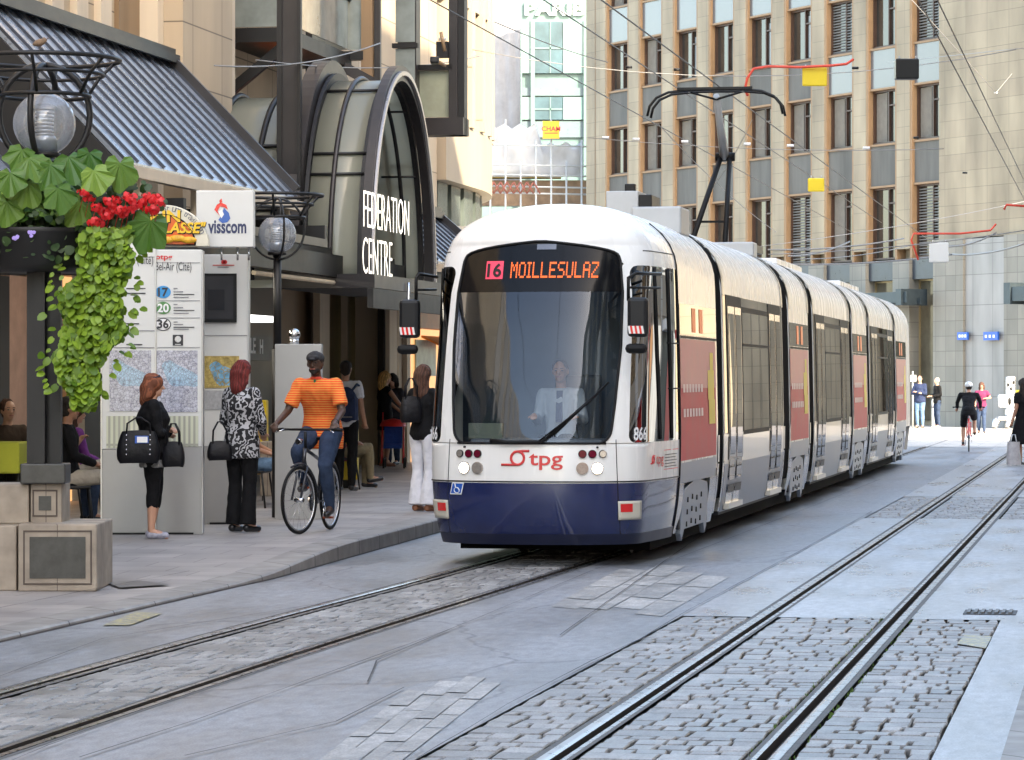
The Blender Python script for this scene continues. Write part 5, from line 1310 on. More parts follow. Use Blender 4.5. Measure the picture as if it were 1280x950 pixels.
# planter bowl
t = thing('flower_planter','black hanging planter full of large leaves and red geraniums around the lamp post','planter',(PX,PYd,2.5),'W')
b = MB(); b.lathe([(0,2.56),(.38,2.56),(.46,2.62),(.50,2.86),(.53,2.90),(.46,2.90),(.44,2.85),(0,2.85)],(PX-.03,PYd,0),n=28); b.obj('bowl', mat('black_planter',(.012,.012,.012),.5,var=.2), t)
b = MB(); b.lathe([(0,2.86),(.44,2.86)],(PX-.03,PYd,0),n=20); b.obj('soil', mat('dark_soil',(.03,.02,.012),.9,var=.3), t)
def leafmat(name, c, c2, rough=.45):
    m = bpy.data.materials.new(name); m.use_nodes = True; nt = m.node_tree; n = nt.nodes; l = nt.links; b = n['Principled BSDF']; b.inputs['Roughness'].default_value = rough
    g = n.new('ShaderNodeNewGeometry'); cr = n.new('ShaderNodeValToRGB'); e = cr.color_ramp.elements; e[0].color = (*c,1); e[1].color = (*c2,1); oi = n.new('ShaderNodeObjectInfo'); ad = n.new('ShaderNodeMath'); ad.operation = 'ADD'; l.new(g.outputs['Random Per Island'], ad.inputs[0]); l.new(oi.outputs['Random'], ad.inputs[1]); fr = n.new('ShaderNodeMath'); fr.operation = 'FRACT'; l.new(ad.outputs[0], fr.inputs[0]); l.new(fr.outputs[0], cr.inputs[0])
    l.new(cr.outputs[0], b.inputs['Base Color'])
    b.inputs['Subsurface Weight'].default_value = 0
    tr = n.new('ShaderNodeBsdfTranslucent'); l.new(cr.outputs[0], tr.inputs[0]); mx = n.new('ShaderNodeMixShader'); mx.inputs[0].default_value = .25
    l.new(b.outputs[0], mx.inputs[1]); l.new(tr.outputs[0], mx.inputs[2]); l.new(mx.outputs[0], n['Material Output'].inputs[0]); return m
bigleaf = leafmat('broad_green_leaf',(.035,.12,.015),(.21,.34,.06)); limeleaf = leafmat('lime_vine_leaf',(.07,.15,.01),(.27,.42,.04)); darkleaf = leafmat('dark_green_leaf',(.02,.05,.012),(.05,.10,.03)); redfl = leafmat('red_petal',(.62,.008,.012),(.85,.04,.05))
lr = random.Random(11)
def leaf(mb, c, nrm, tipd, L, W, lobes=0, cup=.15):
    nrm = Vector(nrm).normalized(); tip = Vector(tipd); tip = (tip-nrm*tip.dot(nrm)).normalized(); sd_ = nrm.cross(tip); c = Vector(c)
    n = 22 if lobes else 10; ring = []
    for i in range(n):
        a = 2*pi*i/n; r = 1.
        if lobes: r = 1+.13*cos(lobes*a)+.06*cos(3*lobes*a+L*40); r *= (.55 if abs(a-pi) < .2 else 1)
        else: r = (1+.15*cos(a)+.35*max(0,cos(a))**5); r *= (.72 if abs(a-pi) < .3 else 1)
        x, y = L*.5*r*cos(a), W*.5*r*sin(a)
        ring.append(mb.bm.verts.new(c+tip*x+sd_*y+nrm*(-cup*(x*x+y*y)/(L*.5)+.02*L*sin(4*a)+(.035*L*(-1)**i if lobes else 0))))
    ce = mb.bm.verts.new(c-tip*L*.25)
    for i in range(n):
        f = mb.bm.faces.new([ce,ring[i],ring[(i+1)%n]]); f.smooth = not lobes
def rv(s): return Vector((lr.uniform(-s,s),lr.uniform(-s,s),lr.uniform(-s,s)))
for k in range(150):
    a = lr.uniform(0,2*pi); rr = lr.uniform(.1,.72); X = PX-.1+rr*cos(a)*1.0; Y = PYd+rr*sin(a)*.6
    z = 3.42-.62*rr**1.3+lr.uniform(-.10,.06); S = lr.uniform(.10,.26)
    b = MB(); leaf(b,(X,Y,z),Vector((cos(a)*.5,-.55,.75))+rv(.55),Vector((cos(a),-.5,-.7))+rv(.3),S,S*.95,5,.25)
    b.tube([(X,Y,z),(PX+.4*(X-PX),PYd+.3*(Y-PYd),2.88)],.006,n=4); b.obj('broad_leaf', bigleaf, t)
for (px,py) in ((30,238),(95,262),(8,262),(60,215),(120,222),(150,215),(40,205),(184,288),(12,225),(75,245),(88,205),(25,195),(110,200)):
    Yp = 25.05+lr.uniform(-.1,.15); S = lr.uniform(.24,.36)
    b = MB(); leaf(b,(wx(px,Yp),Yp,wz(py,Yp)),Vector((0,-1,.45))+rv(.3),Vector((lr.uniform(-.5,.5),-.3,-1)),S,S*.98,5,.28); b.obj('broad_leaf', bigleaf, t)
b = MB()
for k in range(260):
    px, py = lr.gauss(135,26), lr.gauss(258,16); Yp = 25.3+lr.uniform(-.15,.25); S = lr.uniform(.04,.08)
    leaf(b,(wx(px,Yp),Yp,wz(py,Yp)),Vector((0,-1,.5))+rv(.6),rv(1),S,S,0,.1)
for k in range(260):
    px, py = lr.uniform(-60,85), lr.uniform(262,325); Yp = 25.2+lr.uniform(-.1,.25); S = lr.uniform(.03,.08)
    leaf(b,(wx(px,Yp),Yp,wz(py,Yp)),Vector((0,-1,.4))+rv(.6),rv(1),S,S,0,.1)
b.obj('small_foliage', darkleaf, t, kind='stuff')
clusters = [(112,247),(120,258),(128,263),(135,252),(141,256),(147,250),(149,262),(155,268),(162,262),(170,258),(178,252),(183,246),(190,250),(196,247),(200,252),(165,249),(117,277),(125,282),(133,270),(159,246),(105,240),(187,262),(193,263),(138,266)]
for (px, py) in clusters:
    b = MB(); Yp = 25.0+lr.uniform(-.05,.15)
    for k in range(22):
        d_ = rv(1).normalized()*lr.uniform(.015,.058); d_.z *= .7; S = lr.uniform(.022,.040)
        leaf(b, Vector((wx(px,Yp),Yp,wz(py,Yp)))+d_, d_+Vector((0,-.02,0)), rv(1), S, S, 0, .05)
    b.tube([(wx(px,Yp),Yp,wz(py,Yp)),(wx(px-8,Yp),Yp+.1,wz(py+24,Yp))],.0025,n=4)
    b.obj('geranium_head', redfl, t)
for (px, py) in ((20,298),(39,292)):
    b = MB()
    for k in range(5): leaf(b, Vector((wx(px,25.05),25.05,wz(py,25.05)))+rv(.02), (0,-1,0), rv(1), .03,.03,0,.1)
    b.obj('violet_flower', mat('violet_petal',(.40,.30,.75),.5,var=0), t)
vt = thing('trailing_vine','long trailing vine of lime green leaves hanging from the planter','plant',(wx(118,25.2),25.2,1.5),'W')
b = MB()
def vinex(py):
    c = interp([(270,150),(320,128),(380,118),(440,106),(480,98),(512,102)], py); w_ = interp([(270,16),(300,42),(340,44),(380,46),(430,44),(470,34),(512,12)], py); return c, w_
for k in range(4200):
    py = lr.uniform(285,508); c, w_ = vinex(py); px = c+lr.uniform(-1,1)*w_*(.75+.4*noise.noise(Vector((py*.04,0,k%2)))) + 6*sin(py*.08)
    Yp = 25.2+lr.uniform(-.22,.2); S = lr.uniform(.035,.09)
    leaf(b,(wx(px,Yp),Yp,wz(py,Yp)),Vector((0,-1,.75))+rv(.6),Vector((lr.uniform(-.7,.7),-.4,-1)),S,S*.85,0,.15)
for k in range(60):
    py = lr.uniform(300,500); c, w_ = vinex(py); sd2 = lr.choice((-1,1)); px = c+sd2*(w_+lr.uniform(0,16)); Yp = 25.2; S = lr.uniform(.04,.08)
    leaf(b,(wx(px,Yp),Yp,wz(py,Yp)),Vector((0,-1,.7))+rv(.6),Vector((sd2,0,-1)),S,S*.85,0,.15)
b.obj('leaves', limeleaf, vt, kind='stuff')
for k in range(12):
    b = MB(); x0 = lr.uniform(85,135); pts = []
    for j in range(12):
        py = 285+j*lr.uniform(15,19); c, w_ = vinex(min(py,505)); pts.append((wx(c+(x0-110)*w_/40+lr.uniform(-4,4),25.25),25.25+lr.uniform(-.05,.05),wz(min(py,508),25.25)))
    b.tube(pts,.005,n=4); b.obj('stem', mat('vine_stem',(.10,.14,.03),.6), vt)
# a bird on the lamp crown
t = thing('bird','small brown bird perched on the crown of the planter lamp','bird',(wx(50,25.6),25.0,4.27),'W')
b = MB(); bx_, by_ = wx(50,25.0), 25.0; zb_ = 4.30
b.tube([(bx_-.055,by_,zb_+.015),(bx_-.03,by_,zb_+.03),(bx_,by_,zb_+.035),(bx_+.03,by_,zb_+.05),(bx_+.045,by_,zb_+.07)],[.008,.024,.030,.022,.017],n=10); b.tube([(bx_+.055,by_,zb_+.07),(bx_+.075,by_,zb_+.068)],[.006,.001],n=6); b.tube([(bx_,by_,zb_),(bx_,by_,zb_-.02)],.002,n=4)
b.obj('body', mat('bird_brown',(.20,.13,.08),.8,var=.4,vs=60), t)
# far silver sculpture, meter, banners etc
YZ = 112.
t = thing('sculpture','silvery abstract figure sculpture standing on the far sunlit square','sculpture',(wx(1261,YZ),YZ,0),'W')
silv = mat('polished_sculpture_metal',(.55,.56,.58),.25,metal=.8,var=.2,vs=3,bump=.3,bs=4)
def zb3(a,c,d,e,nm,th=.3):
    b = MB(); b.box(wx(a,YZ),wx(c,YZ),YZ-th/2,YZ+th/2,wz(e,YZ),wz(d,YZ)); b.obj(nm, silv, t, bevel=.06)
zb3(1257,1269,470.5,493.5,'head',.3); zb3(1247,1278,493,510,'chest',.34); zb3(1256,1269,510.2,520,'waist'); zb3(1246,1279,520.2,526,'base_plate',.6)
for a in (1241,1257,1271):
    b = MB(); b.tube([(wx(a+7,YZ),YZ,wz(524,YZ)),(wx(a+3,YZ),YZ-.2,wz(527,YZ)),(wx(a,YZ),YZ-.3,0.02)],[.12,.13,.09],n=8); b.obj('foot', silv, t)
for (x,y) in ((1259.5,481),(1263,486),(1266,478)):
    b = MB(); b.ball((wx(x,YZ),YZ-.16,wz(y,YZ)),(.04,.02,.06)); b.obj('face_mark', blackp, t)
b = MB(); b.ball((wx(1261,YZ),YZ-.18,wz(501.5,YZ)),(.05,.03,.13)); b.obj('chest_mark', blackp, t)
t = thing('street_sign','small pale square sign on a thin pole by the two standing men','sign',(wx(1141,113),113,0),'W')
b = MB(); b.box(wx(1138,113),wx(1145,113),112.95,113,wz(477,113),wz(469,113)); b.obj('plate', offw, t)
b = MB(); b.tube([(wx(1141,113),113.03,0),(wx(1141,113),113.03,wz(464,113))],.03,n=6); b.obj('pole', grey, t)
t = thing('bollard','slim white bollard between the two standing men','bollard',(wx(1167,114),114,0),'W')
b = MB(); b.lathe([(.0,0),(.07,0),(.07,.95),(.05,1.02),(0,1.03)],(wx(1167,114),114,0),n=12); b.obj('post', offw, t)
b = MB(); b.lathe([(.072,.7),(.075,.7),(.075,.8),(.072,.8)],(wx(1167,114),114,0),n=12); b.obj('band', greyt, t)
# yellow boxes on the terrace
def ybox(label, px0, px1, py0, py1, Y):
    t = thing('yellow_box', label, 'box', (wx((px0+px1)/2,Y),Y,.15), 'W')
    b = MB(); b.box(wx(px0,Y),wx(px1,Y),Y,Y+.35,wz(py1,Y),wz(py0,Y)); b.obj('case', yellowp, t, bevel=.02)
    b = MB(); b.box(wx(px0,Y)+.04,wx(px1,Y)-.04,Y-.008,Y-.002,wz(py0,Y)-.16,wz(py0,Y)-.05); b.obj('slot', blackp, t)
    b = MB(); b.box(wx(px0,Y)+.05,wx(px1,Y)-.05,Y+.05,Y+.30,.15,wz(py1,Y)); b.obj('stand', blackp, t)
ybox('yellow newspaper box standing behind the man with the backpack',424,447,535,600,45.8)
ybox('yellow poster box behind the red haired woman',322,333,500,560,41.)
t = thing('terrace_table','low table with a lime green cloth at the left edge beyond the planter','table',(wx(8,33),33,.15),'W')
b = MB(); b.box(wx(-30,33),wx(24,33),33,33.7,wz(592,33),wz(553,33)); b.obj('tablecloth', mat('lime_cloth',(.45,.48,.05),.8,var=.1), t, bevel=.02)
b = MB()
for x in (-26,20): b.tube([(wx(x,33),33.1,.15),(wx(x,33),33.1,wz(592,33))],.02,n=6)
b.obj('leg', steel, t)
# ================================================================== OVERHEAD LINE
wirem = mat('dark_copper_wire',(.05,.045,.04),.5,metal=.5,var=0); wirep = mat('pale_span_wire',(.26,.25,.24),.5,metal=.3,var=0)
def wire(label, pts, r=.008, m=wirem, name='overhead_wire', group='overhead wires', fr='S', cat='wire'):
    b = MB(); b.tube(pts, r, n=5); return single(b, name, m, label, cat, pts[0], fr, group)
def sag(a, b, s, n=10): return [Vector(a).lerp(Vector(b), i/n)-Vector((0,0,s*4*(i/n)*(1-i/n))) for i in range(n+1)]
wire('contact wire over the left track touching the pantograph', [(TV+.05,u,5.585) for u in (2,20,42,60,80,100)], .009)
wire('contact wire over the right track ending against the pale office wall', [(-2.03,u,5.6) for u in (2,20,42,60,80,100)], .009)
wire('second parallel wire beside the right contact wire', [(-1.85,u,5.62) for u in (2,20,42,60,80,100)], .008)
wire('upper feeder wire crossing from the scaffold towards the pantograph', [(-7.3,u,6.6) for u in (2,20,42,60,80,100)], .010)
wire('lower feeder wire crossing from the scaffold towards the pantograph', [(-8.2,u,6.3) for u in (20,42,60,80,100)], .009)
def WP(px, py, Y): return Vector((wx(px,Y),Y,wz(py,Y)))
def spanw(label, a, b, Ya, Yb, s=.1, r=.006, m=wirep, **k): return wire(label, sag(WP(*a,Ya),WP(*b,Yb),s), r, m, fr='W', **k)
spanw('pale span wire running level behind the pantograph head',(590,62),(1270,62),60,60,.5,.008)
spanw('thin span wire with small insulators under the pantograph head',(735,172),(1180,186),55,55,.1)
spanw('span wire from the right edge down to the office wall',(1280,60),(1110,78),50,70,.0)
spanw('steep pale wire at the upper right running to a hook on the wall',(1140,0),(1245,116),90,110,.0,.012)
spanw('short wire rising from the hook on the pale office wall',(1245,116),(1265,92),110,111,.0,.012)
spanw('steel rope from the arcade column to the curved building',(320,75),(600,70),39,57,.15,.008)
spanw('wire crossing high in front of the arcade galleries',(268,82),(475,54),38,45,.12,.010)
for i,(a,b,Ya,Yb) in enumerate((((960,318),(1280,288),60,62),((960,312),(1130,298),70,72),((985,320),(1062,302),66,68),((1000,324),(1145,305),66,70),((950,308),(1280,252),80,84),((960,330),(1190,318),62,66),((1190,318),(1285,303),66,60),((1180,308),(1245,291),64,62))):
    spanw('one of the bunched pale span wires above the rear half of the tram',a,b,Ya,Yb,.08,.018 if i in (1,2,5,6,7) else .010)
spanw('steel rope slanting past the pantograph on its left',(823,155),(970,290),50,60,.1,.006)
spanw('wire falling from the pantograph to the office facade',(940,150),(885,240),52,56,.1,.006)
spanw('wire crossing the teal building from the left',(560,0),(760,78),60,75,.1,.012,wirem)
# insulators
def insul(px, py, Y, label, col=whitep):
    b = MB(); p = WP(px,py,Y); b.tube([p-Vector((.06,0,0)),p+Vector((.06,0,0))],[.024,.024],n=8); return single(b,'insulator',col,label,'insulator',p,'W','insulators on the span wires')
for (px,py,Y,lb) in ((757,172,55,'white insulator left of the pantograph on the lower span wire'),(795,174,55,'white insulator above the tram roof near the left end of the lower span wire'),(856,177,55,'white insulator just left of the pantograph arm'),(934,180,55,'white insulator just right of the pantograph arm'),(988,182,55,'white insulator over the first roof joint'),(1083,185,55,'white insulator near the right end of the lower span wire')): insul(px,py,Y,lb)
for (px,py,Y,lb) in ((786,84,58,'dark wire clamp on the office facade left of the pantograph head'),(846,87,58,'dark wire clamp left of the pantograph head'),(1069,85,58,'dark wire clamp beside the red cable end'),(1206,216,80,'dark wire clamp low on the pale office wall'),(1145,172,70,'dark wire clamp under the hanging black box')): insul(px,py,Y,lb,blackp)
insul(553,49,50,'pale clamp where a wire meets the projecting glass bay',grey); insul(1245,116,110,'metal hook on the pale office wall holding a steep wire',grey)
# red cable with yellow plate, black box
redc = mat('red_cable',(.65,.06,.03),.4,var=0)
b = MB(); Yc = 48.
b.tube([WP(935,120,Yc),WP(931,112,Yc),WP(934,98,Yc),WP(942,86,Yc),WP(960,83,Yc),WP(1000,84,Yc),WP(1040,82,Yc),WP(1058,80,Yc),WP(1067,74,Yc)],.022,n=6); single(b,'red_cable',redc,'red insulated cable curling over the right of the pantograph','cable',WP(935,120,Yc),'W')
b = MB(); b.tube([WP(1148,325,62),WP(1139,300,62),WP(1142,292,62),WP(1200,292,62),WP(1238,288,62),WP(1245,280,62)],.022,n=6); single(b,'red_cable',redc,'short red cable above the rear end of the tram','cable',WP(1148,325,62),'W')
b = MB(); b.tube([WP(1255,262,50),WP(1258,256,50),WP(1285,258,50)],.02,n=6); single(b,'red_cable',redc,'red cable end cut by the right edge','cable',WP(1255,262,50),'W')
def plate(name, label, a, c, d, e, Y, m, th=.05, cat='sign'):
    t = thing(name, label, cat, (wx((a+c)/2,Y),Y,wz(e,Y)), 'W')
    b = MB(); b.box(wx(a,Y),wx(c,Y),Y,Y+th,wz(e,Y),wz(d,Y)); b.obj('plate', m, t, bevel=.02)
    for x in (a+4,c-4): b = MB(); b.tube([WP(x,d-3,Y+th/2),WP(x,d+1,Y+th/2)],.012,n=5); b.obj('hanger', grey, t)
plate('yellow_plate','large yellow plate hanging from the red cable',1003,1034,84,107.5,48.05,yellowp)
plate('yellow_plate','smaller yellow plate hanging lower in front of the office piers',1010,1030.5,222.5,239.5,58,yellowp)
plate('black_box','black hanging box in front of the office facade at the upper right',1120,1149,73,98.5,50,blackp,.25,'signal box')
plate('white_plate','white hanging plate with small print over the rear of the tram',1161.5,1186,303,328,62,offw,.04)
t = thing('street_camera','dark camera on a bracket fixed to the projecting glass bay','camera',WP(545,75,49.5),'W')
b = MB(); b.box(*[WP(538,0,49.3).x,WP(549,0,49.3).x],49.1,49.4,WP(0,80,49.3).z,WP(0,72,49.3).z); b.obj('housing', steel, t, bevel=.02); b = MB(); b.tube([WP(549,78,49.3),WP(556,82,49.5)],.03,n=6); b.tube([WP(551,40,49.3),WP(556,64,49.3)],.03,n=6); b.obj('bracket', sanddk, t)
# ================================================================== PEOPLE
def remeshed(mb, name, m, vox, smooth=3, disp=0.):
    me = mb.bake(name+'_raw', m); o = bpy.data.objects.new('raw', me)
    r = o.modifiers.new('r','REMESH'); r.mode = 'VOXEL'; r.voxel_size = vox; r.use_smooth_shade = True
    s_ = o.modifiers.new('s','SMOOTH'); s_.factor = .5; s_.iterations = smooth
    me2 = evalmesh(o); me2.name = name; bpy.data.meshes.remove(me)
    if disp:
        n_ = len(me2.vertices); co = [0.]*(3*n_); nm = [0.]*(3*n_); me2.vertices.foreach_get('co', co); me2.vertices.foreach_get('normal', nm)
        for i in range(n_):
            p = Vector(co[3*i:3*i+3]); p2 = Vector((p.x,p.y,p.z*.5)); d = disp*(noise.noise(p2*24)+.8*noise.noise(p2*9+Vector((3,1,7))))
            for j in range(3): co[3*i+j] += nm[3*i+j]*d
        me2.vertices.foreach_set('co', co); me2.update()
    me2.materials.clear()
    for x in (m if isinstance(m,(list,tuple)) else [m]): me2.materials.append(x)
    for p in me2.polygons: p.use_smooth = True
    return me2
def cap_(mb, a, b, ra, rb, n=12):
    a, b = Vector(a), Vector(b); mb.tube([a, b], [ra, rb], n=n); mb.ball(a, ra*.995, n=n); mb.ball(b, rb*.995, n=n)
def skinm(name, c): return mat(name, c, .5, var=.08, vs=12)
skA = skinm('fair_skin',(.50,.27,.18)); skT = skinm('tanned_skin',(.36,.18,.11)); skD = skinm('dark_skin',(.075,.038,.025))
def cloth(name, c, var=.15, rough=.85, vs=9): return mat(name, c, rough, var=var, vs=vs, spec=.2, bump=.9, bs=13)
black_c = cloth('black_fabric',(.006,.006,.007)); white_c = cloth('white_fabric',(.62,.62,.66),.08); jean = cloth('blue_denim',(.028,.045,.085),.35,vs=6); jeanl = cloth('light_denim',(.10,.17,.27),.3)
beige_c = cloth('beige_trouser_cloth',(.42,.37,.31)); khaki = cloth('khaki_cloth',(.22,.18,.11)); navyc = cloth('navy_fabric',(.02,.03,.07)); maroon = cloth('maroon_fabric',(.13,.02,.06)); greyc = cloth('grey_ruched_fabric',(.20,.20,.20),.5,vs=30)
purple = cloth('purple_fabric',(.16,.04,.22)); shoeb = mat('black_shoe',(.01,.01,.012),.35,var=.1); shoew = mat('white_shoe',(.6,.6,.6),.4,var=.05); shoebr = mat('tan_sandal',(.25,.10,.05),.5,var=.1)
def stripes(name, c1, c2, freq, axis=2, noise_=0., sharp=.5):
    m = bpy.data.materials.new(name); m.use_nodes = True; nt = m.node_tree; n = nt.nodes; l = nt.links; b = n['Principled BSDF']; b.inputs['Roughness'].default_value = .85
    tc = n.new('ShaderNodeTexCoord'); w = n.new('ShaderNodeTexWave'); w.bands_direction = 'XYZ'[axis]; w.inputs['Scale'].default_value = freq; w.inputs['Distortion'].default_value = noise_; w.inputs['Detail'].default_value = 3; w.inputs['Detail Scale'].default_value = 2
    l.new(tc.outputs['Object'], w.inputs[0]); cr = n.new('ShaderNodeValToRGB'); e = cr.color_ramp.elements; e[0].position = sharp-.08; e[0].color = (*c1,1); e[1].position = sharp+.08; e[1].color = (*c2,1); l.new(w.outputs[0], cr.inputs[0]); l.new(cr.outputs[0], b.inputs['Base Color']); return m
orange_c = stripes('orange_striped_knit',(.78,.34,.07),(.78,.085,.015),13.0,2,.5,.34); pattern_c = stripes('black_white_swirl_print',(.01,.01,.012),(.42,.42,.44),3.5,0,26,.66)
def hairm(name, c): return stripes(name, c, tuple(x*1.9 for x in c), 14, 0, 4, .6)
h_brown = hairm('brown_hair',(.045,.018,.010)); h_red = hairm('dark_red_hair',(.085,.010,.008)); h_blonde = hairm('blonde_hair',(.34,.20,.07)); h_dark = hairm('dark_hair',(.012,.008,.006)); h_ginger = hairm('reddish_brown_hair',(.13,.04,.018)); h_grey = hairm('grey_hair',(.18,.17,.16))
STAND = dict(pelvis=(0,0,.96), waist=(0,.0,1.10), chest=(0,.0,1.28), neck=(0,-.01,1.47), head=(0,.015,1.625), shL=(-.175,0,1.42), shR=(.175,0,1.42), elL=(-.225,-.02,1.13), elR=(.225,-.02,1.13),
    wrL=(-.235,.06,.88), wrR=(.235,.06,.88), hipL=(-.085,0,.92), hipR=(.085,0,.92), knL=(-.09,.02,.50), knR=(.09,.02,.50), anL=(-.09,-.02,.085), anR=(.09,-.02,.085), toL=(-.11,.14,.03), toR=(.11,.14,.03))
def hand(mb, el, wr, side, k, curl=.6, grip=None):
    wr = Vector(wr); d = (wr-Vector(el)).normalized() if grip is None else Vector(grip).normalized()
    up = Vector((0,1,0)) if abs(d.z) > .6 else Vector((0,0,-1)); pal = (up-d*up.dot(d)).normalized(); ac = d.cross(pal)
    P0 = wr+d*.045*k; cap_(mb, wr, P0, .026*k, .030*k, 8); 
    for j in (-1.5,-.5,.5,1.5):
        b0 = wr+d*.05*k+ac*j*.019*k; L = (.040,.046,.043,.034)[int(j+1.5)]*k
        b1 = b0+(d*.85+pal*.5*curl)*L; b2 = b1+(d*.35+pal*curl*1.2).normalized()*L*.8; cap_(mb, b0, b1, .0095*k, .009*k, 6); cap_(mb, b1, b2, .009*k, .0078*k, 6)
    t0 = wr+d*.02*k+ac*.026*k*(-side); t1 = t0+(d*.6+ac*(-side)*.7+pal*.3).normalized()*.038*k; t2 = t1+(d*.9+pal*.5).normalized()*.028*k; cap_(mb, t0, t1, .012*k, .011*k, 6); cap_(mb, t1, t2, .011*k, .009*k, 6)
def person(label, X, Y, zf, H, face_deg, pose=None, top=None, sleeve=.35, bottom=None, blen=1., flare=0., skin=skA, hair=None, hstyle='short', shoe=shoeb, skirt=None, female=False, vox=.011, head_yaw=0, heavy=1., hem=.02, group=None, faceon=True, top_m2=None, collar=None, jacket_open=None, curl=.6, extras=None):
    J = {a: Vector(b) for a, b in STAND.items()}
    if female:
        for s_ in ('L','R'): J['sh'+s_].x *= .88; J['el'+s_].x *= .9
    for a, b in (pose or {}).items(): J[a] = Vector(b)
    sc = H/1.75; hw = heavy
    for a in J: J[a] = J[a]*sc
    k = sc
    def Tr(q): return q
    hd = J['head']; hr = Matrix.Rotation(R(head_yaw),3,'Z')
    def hp(x,y,z): return hd+hr@Vector((x,y,z))*k
    def torso(mb, g, low=0.):
        pl, wa, ch, nk = J['pelvis'], J['waist'], J['chest'], J['neck']; sm = (J['shL']+J['shR'])/2; f_ = .94 if female else 1.
        kn = (J['hipL']+J['hipR'])/2; dn = (kn-wa); dn = dn.normalized() if dn.length > .05 else Vector((0,0,-1))
        st_ = [(pl+dn*(.10+low)*k, .158*hw+ (.01 if low else -.03), .112*hw-(.0 if low else .02)), (pl+dn*.03*k, .163*hw, .120*hw), (pl.lerp(wa,.5), .152*hw*f_, .112*hw), (wa, .134*hw*f_, .100*hw), (wa.lerp(ch,.5), .142*hw*f_, .106*hw), (ch, .158*hw*f_, .116*hw+(.018 if female else 0)), (ch.lerp(sm,.55), .168*hw*f_, .110*hw), (sm-Vector((0,0,.015*k)), .150*hw*f_, .085*hw), (sm.lerp(nk,.5)+Vector((0,0,.02*k)), .085*hw, .062*hw), (nk, .055, .056)]
        rows = [[c+Vector(((a_+g)*k*cos(2*pi*j/24), (b_+g)*k*sin(2*pi*j/24), 0)) for j in range(24)] for c, a_, b_ in st_]
        mb.grid(rows, closed=True); mb.face(rows[0]); mb.face(rows[-1])
        cap_(mb, J['shL'], J['shR'], (.050+g*.8)*k, (.050+g*.8)*k)
    def arm(mb, s_, g, fr=1.):
        a, b_, c = J['sh'+s_], J['el'+s_], J['wr'+s_]
        if fr <= .5: cap_(mb, a, a.lerp(b_, fr*1.5), (.045*hw+g)*k, (.045*hw+g)*k); mb.tube([a.lerp(b_,fr*1.4),a.lerp(b_,fr*2)], [(.045*hw+g)*k,(.047*hw+g)*k], n=12)
        else: cap_(mb, a, b_, (.050*hw+g)*k, (.040+g)*k); cap_(mb, b_, b_.lerp(c, (fr-.5)*2), (.039+g)*k, (.030+g)*k)
    def leg(mb, s_, g, fr=1., fl=0.):
        a, b_, c = J['hip'+s_], J['kn'+s_], J['an'+s_]
        if fr <= .5: cap_(mb, a, a.lerp(b_, fr*2), (.086*hw+g)*k, (.068*hw+g)*k)
        else:
            cap_(mb, a, b_, (.086*hw+g)*k, (.056+g)*k); e = b_.lerp(c, (fr-.5)*2)
            if fl: mb.tube([b_, e], [(.056+g)*k, (.05+fl)*k], n=12)
            else: cap_(mb, b_, b_.lerp(e,.35), (.055+g)*k, (.057+g)*k); cap_(mb, b_.lerp(e,.35), e, (.057+g)*k, ((.036 if fr > .9 else .052)+g)*k)
    n = MB(); torso(n, 0)
    for s_ in 'LR': arm(n, s_, 0); leg(n, s_, 0); hand(n, J['el'+s_], J['wr'+s_], -1 if s_=='L' else 1, k, curl); cap_(n, J['an'+s_], J['to'+s_], .036*k, .030*k)
    cap_(n, J['neck']-Vector((0,0,.03*k)), hd-Vector((0,.01,.05))*k, .052*k, .050*k)
    n.ball(hp(0,0,.02), (.074*k,.092*k,.098*k), 16); n.ball(hp(0,.022,-.045), (.054*k,.062*k,.062*k), 14); n.ball(hp(0,.055,-.085), (.026*k,.022*k,.020*k), 8)
    cap_(n, hp(0,.085,.018), hp(0,.104,-.020), .009*k, .015*k, 8); cap_(n, hp(-.05,.062,.032), hp(.05,.062,.032), .016*k,.016*k,8)
    for s_ in (-1,1): n.ball(hp(s_*.075,-.005,0), (.012*k,.022*k,.032*k), 8)
    me = remeshed(n, 'person', skin, vox*.85, 2)
    ob = bpy.data.objects.new('person', me); C.objects.link(ob); ob.location = (X,Y,zf); ob.rotation_euler.z = R(face_deg); ob['label'] = label; ob['category'] = 'person'; ob['_o'] = (0,0,0)
    if group: ob['group'] = group
    def child(nm, mb, m, v=vox, sm=3, raw=False, disp=0.):
        me = mb.bake(nm, m) if raw else remeshed(mb, nm, m, v, sm, disp); c = bpy.data.objects.new(nm, me); C.objects.link(c); c.parent = ob; return c
    if faceon:
        for s_ in (-1,1):
            b = MB(); b.ball(hp(s_*.031,.083,.012), (.014*k,.008*k,.007*k), 8); child('eye', b, mat('dark_eye',(.02,.012,.01),.3,var=0), raw=True)
            b = MB(); cap_(b, hp(s_*.016,.093,.034), hp(s_*.045,.082,.036), .0035*k, .003*k, 6); child('eyebrow', b, h_dark, raw=True)
        b = MB(); cap_(b, hp(-.020,.090,-.050), hp(.020,.090,-.050), .0055*k,.0055*k,6); child('mouth', b, mat('lip_skin',(.30,.09,.07) if skin is not skD else (.09,.03,.03),.4,var=0), raw=True)
    if bottom:
        b = MB(); b.ball(J['pelvis'], ((.155*hw+.02)*k,(.115*hw+.018)*k,.125*k),16)
        for s_ in 'LR': leg(b, s_, .014, blen, flare)
        child('trousers' if blen > .55 else 'shorts', b, bottom, disp=.007)
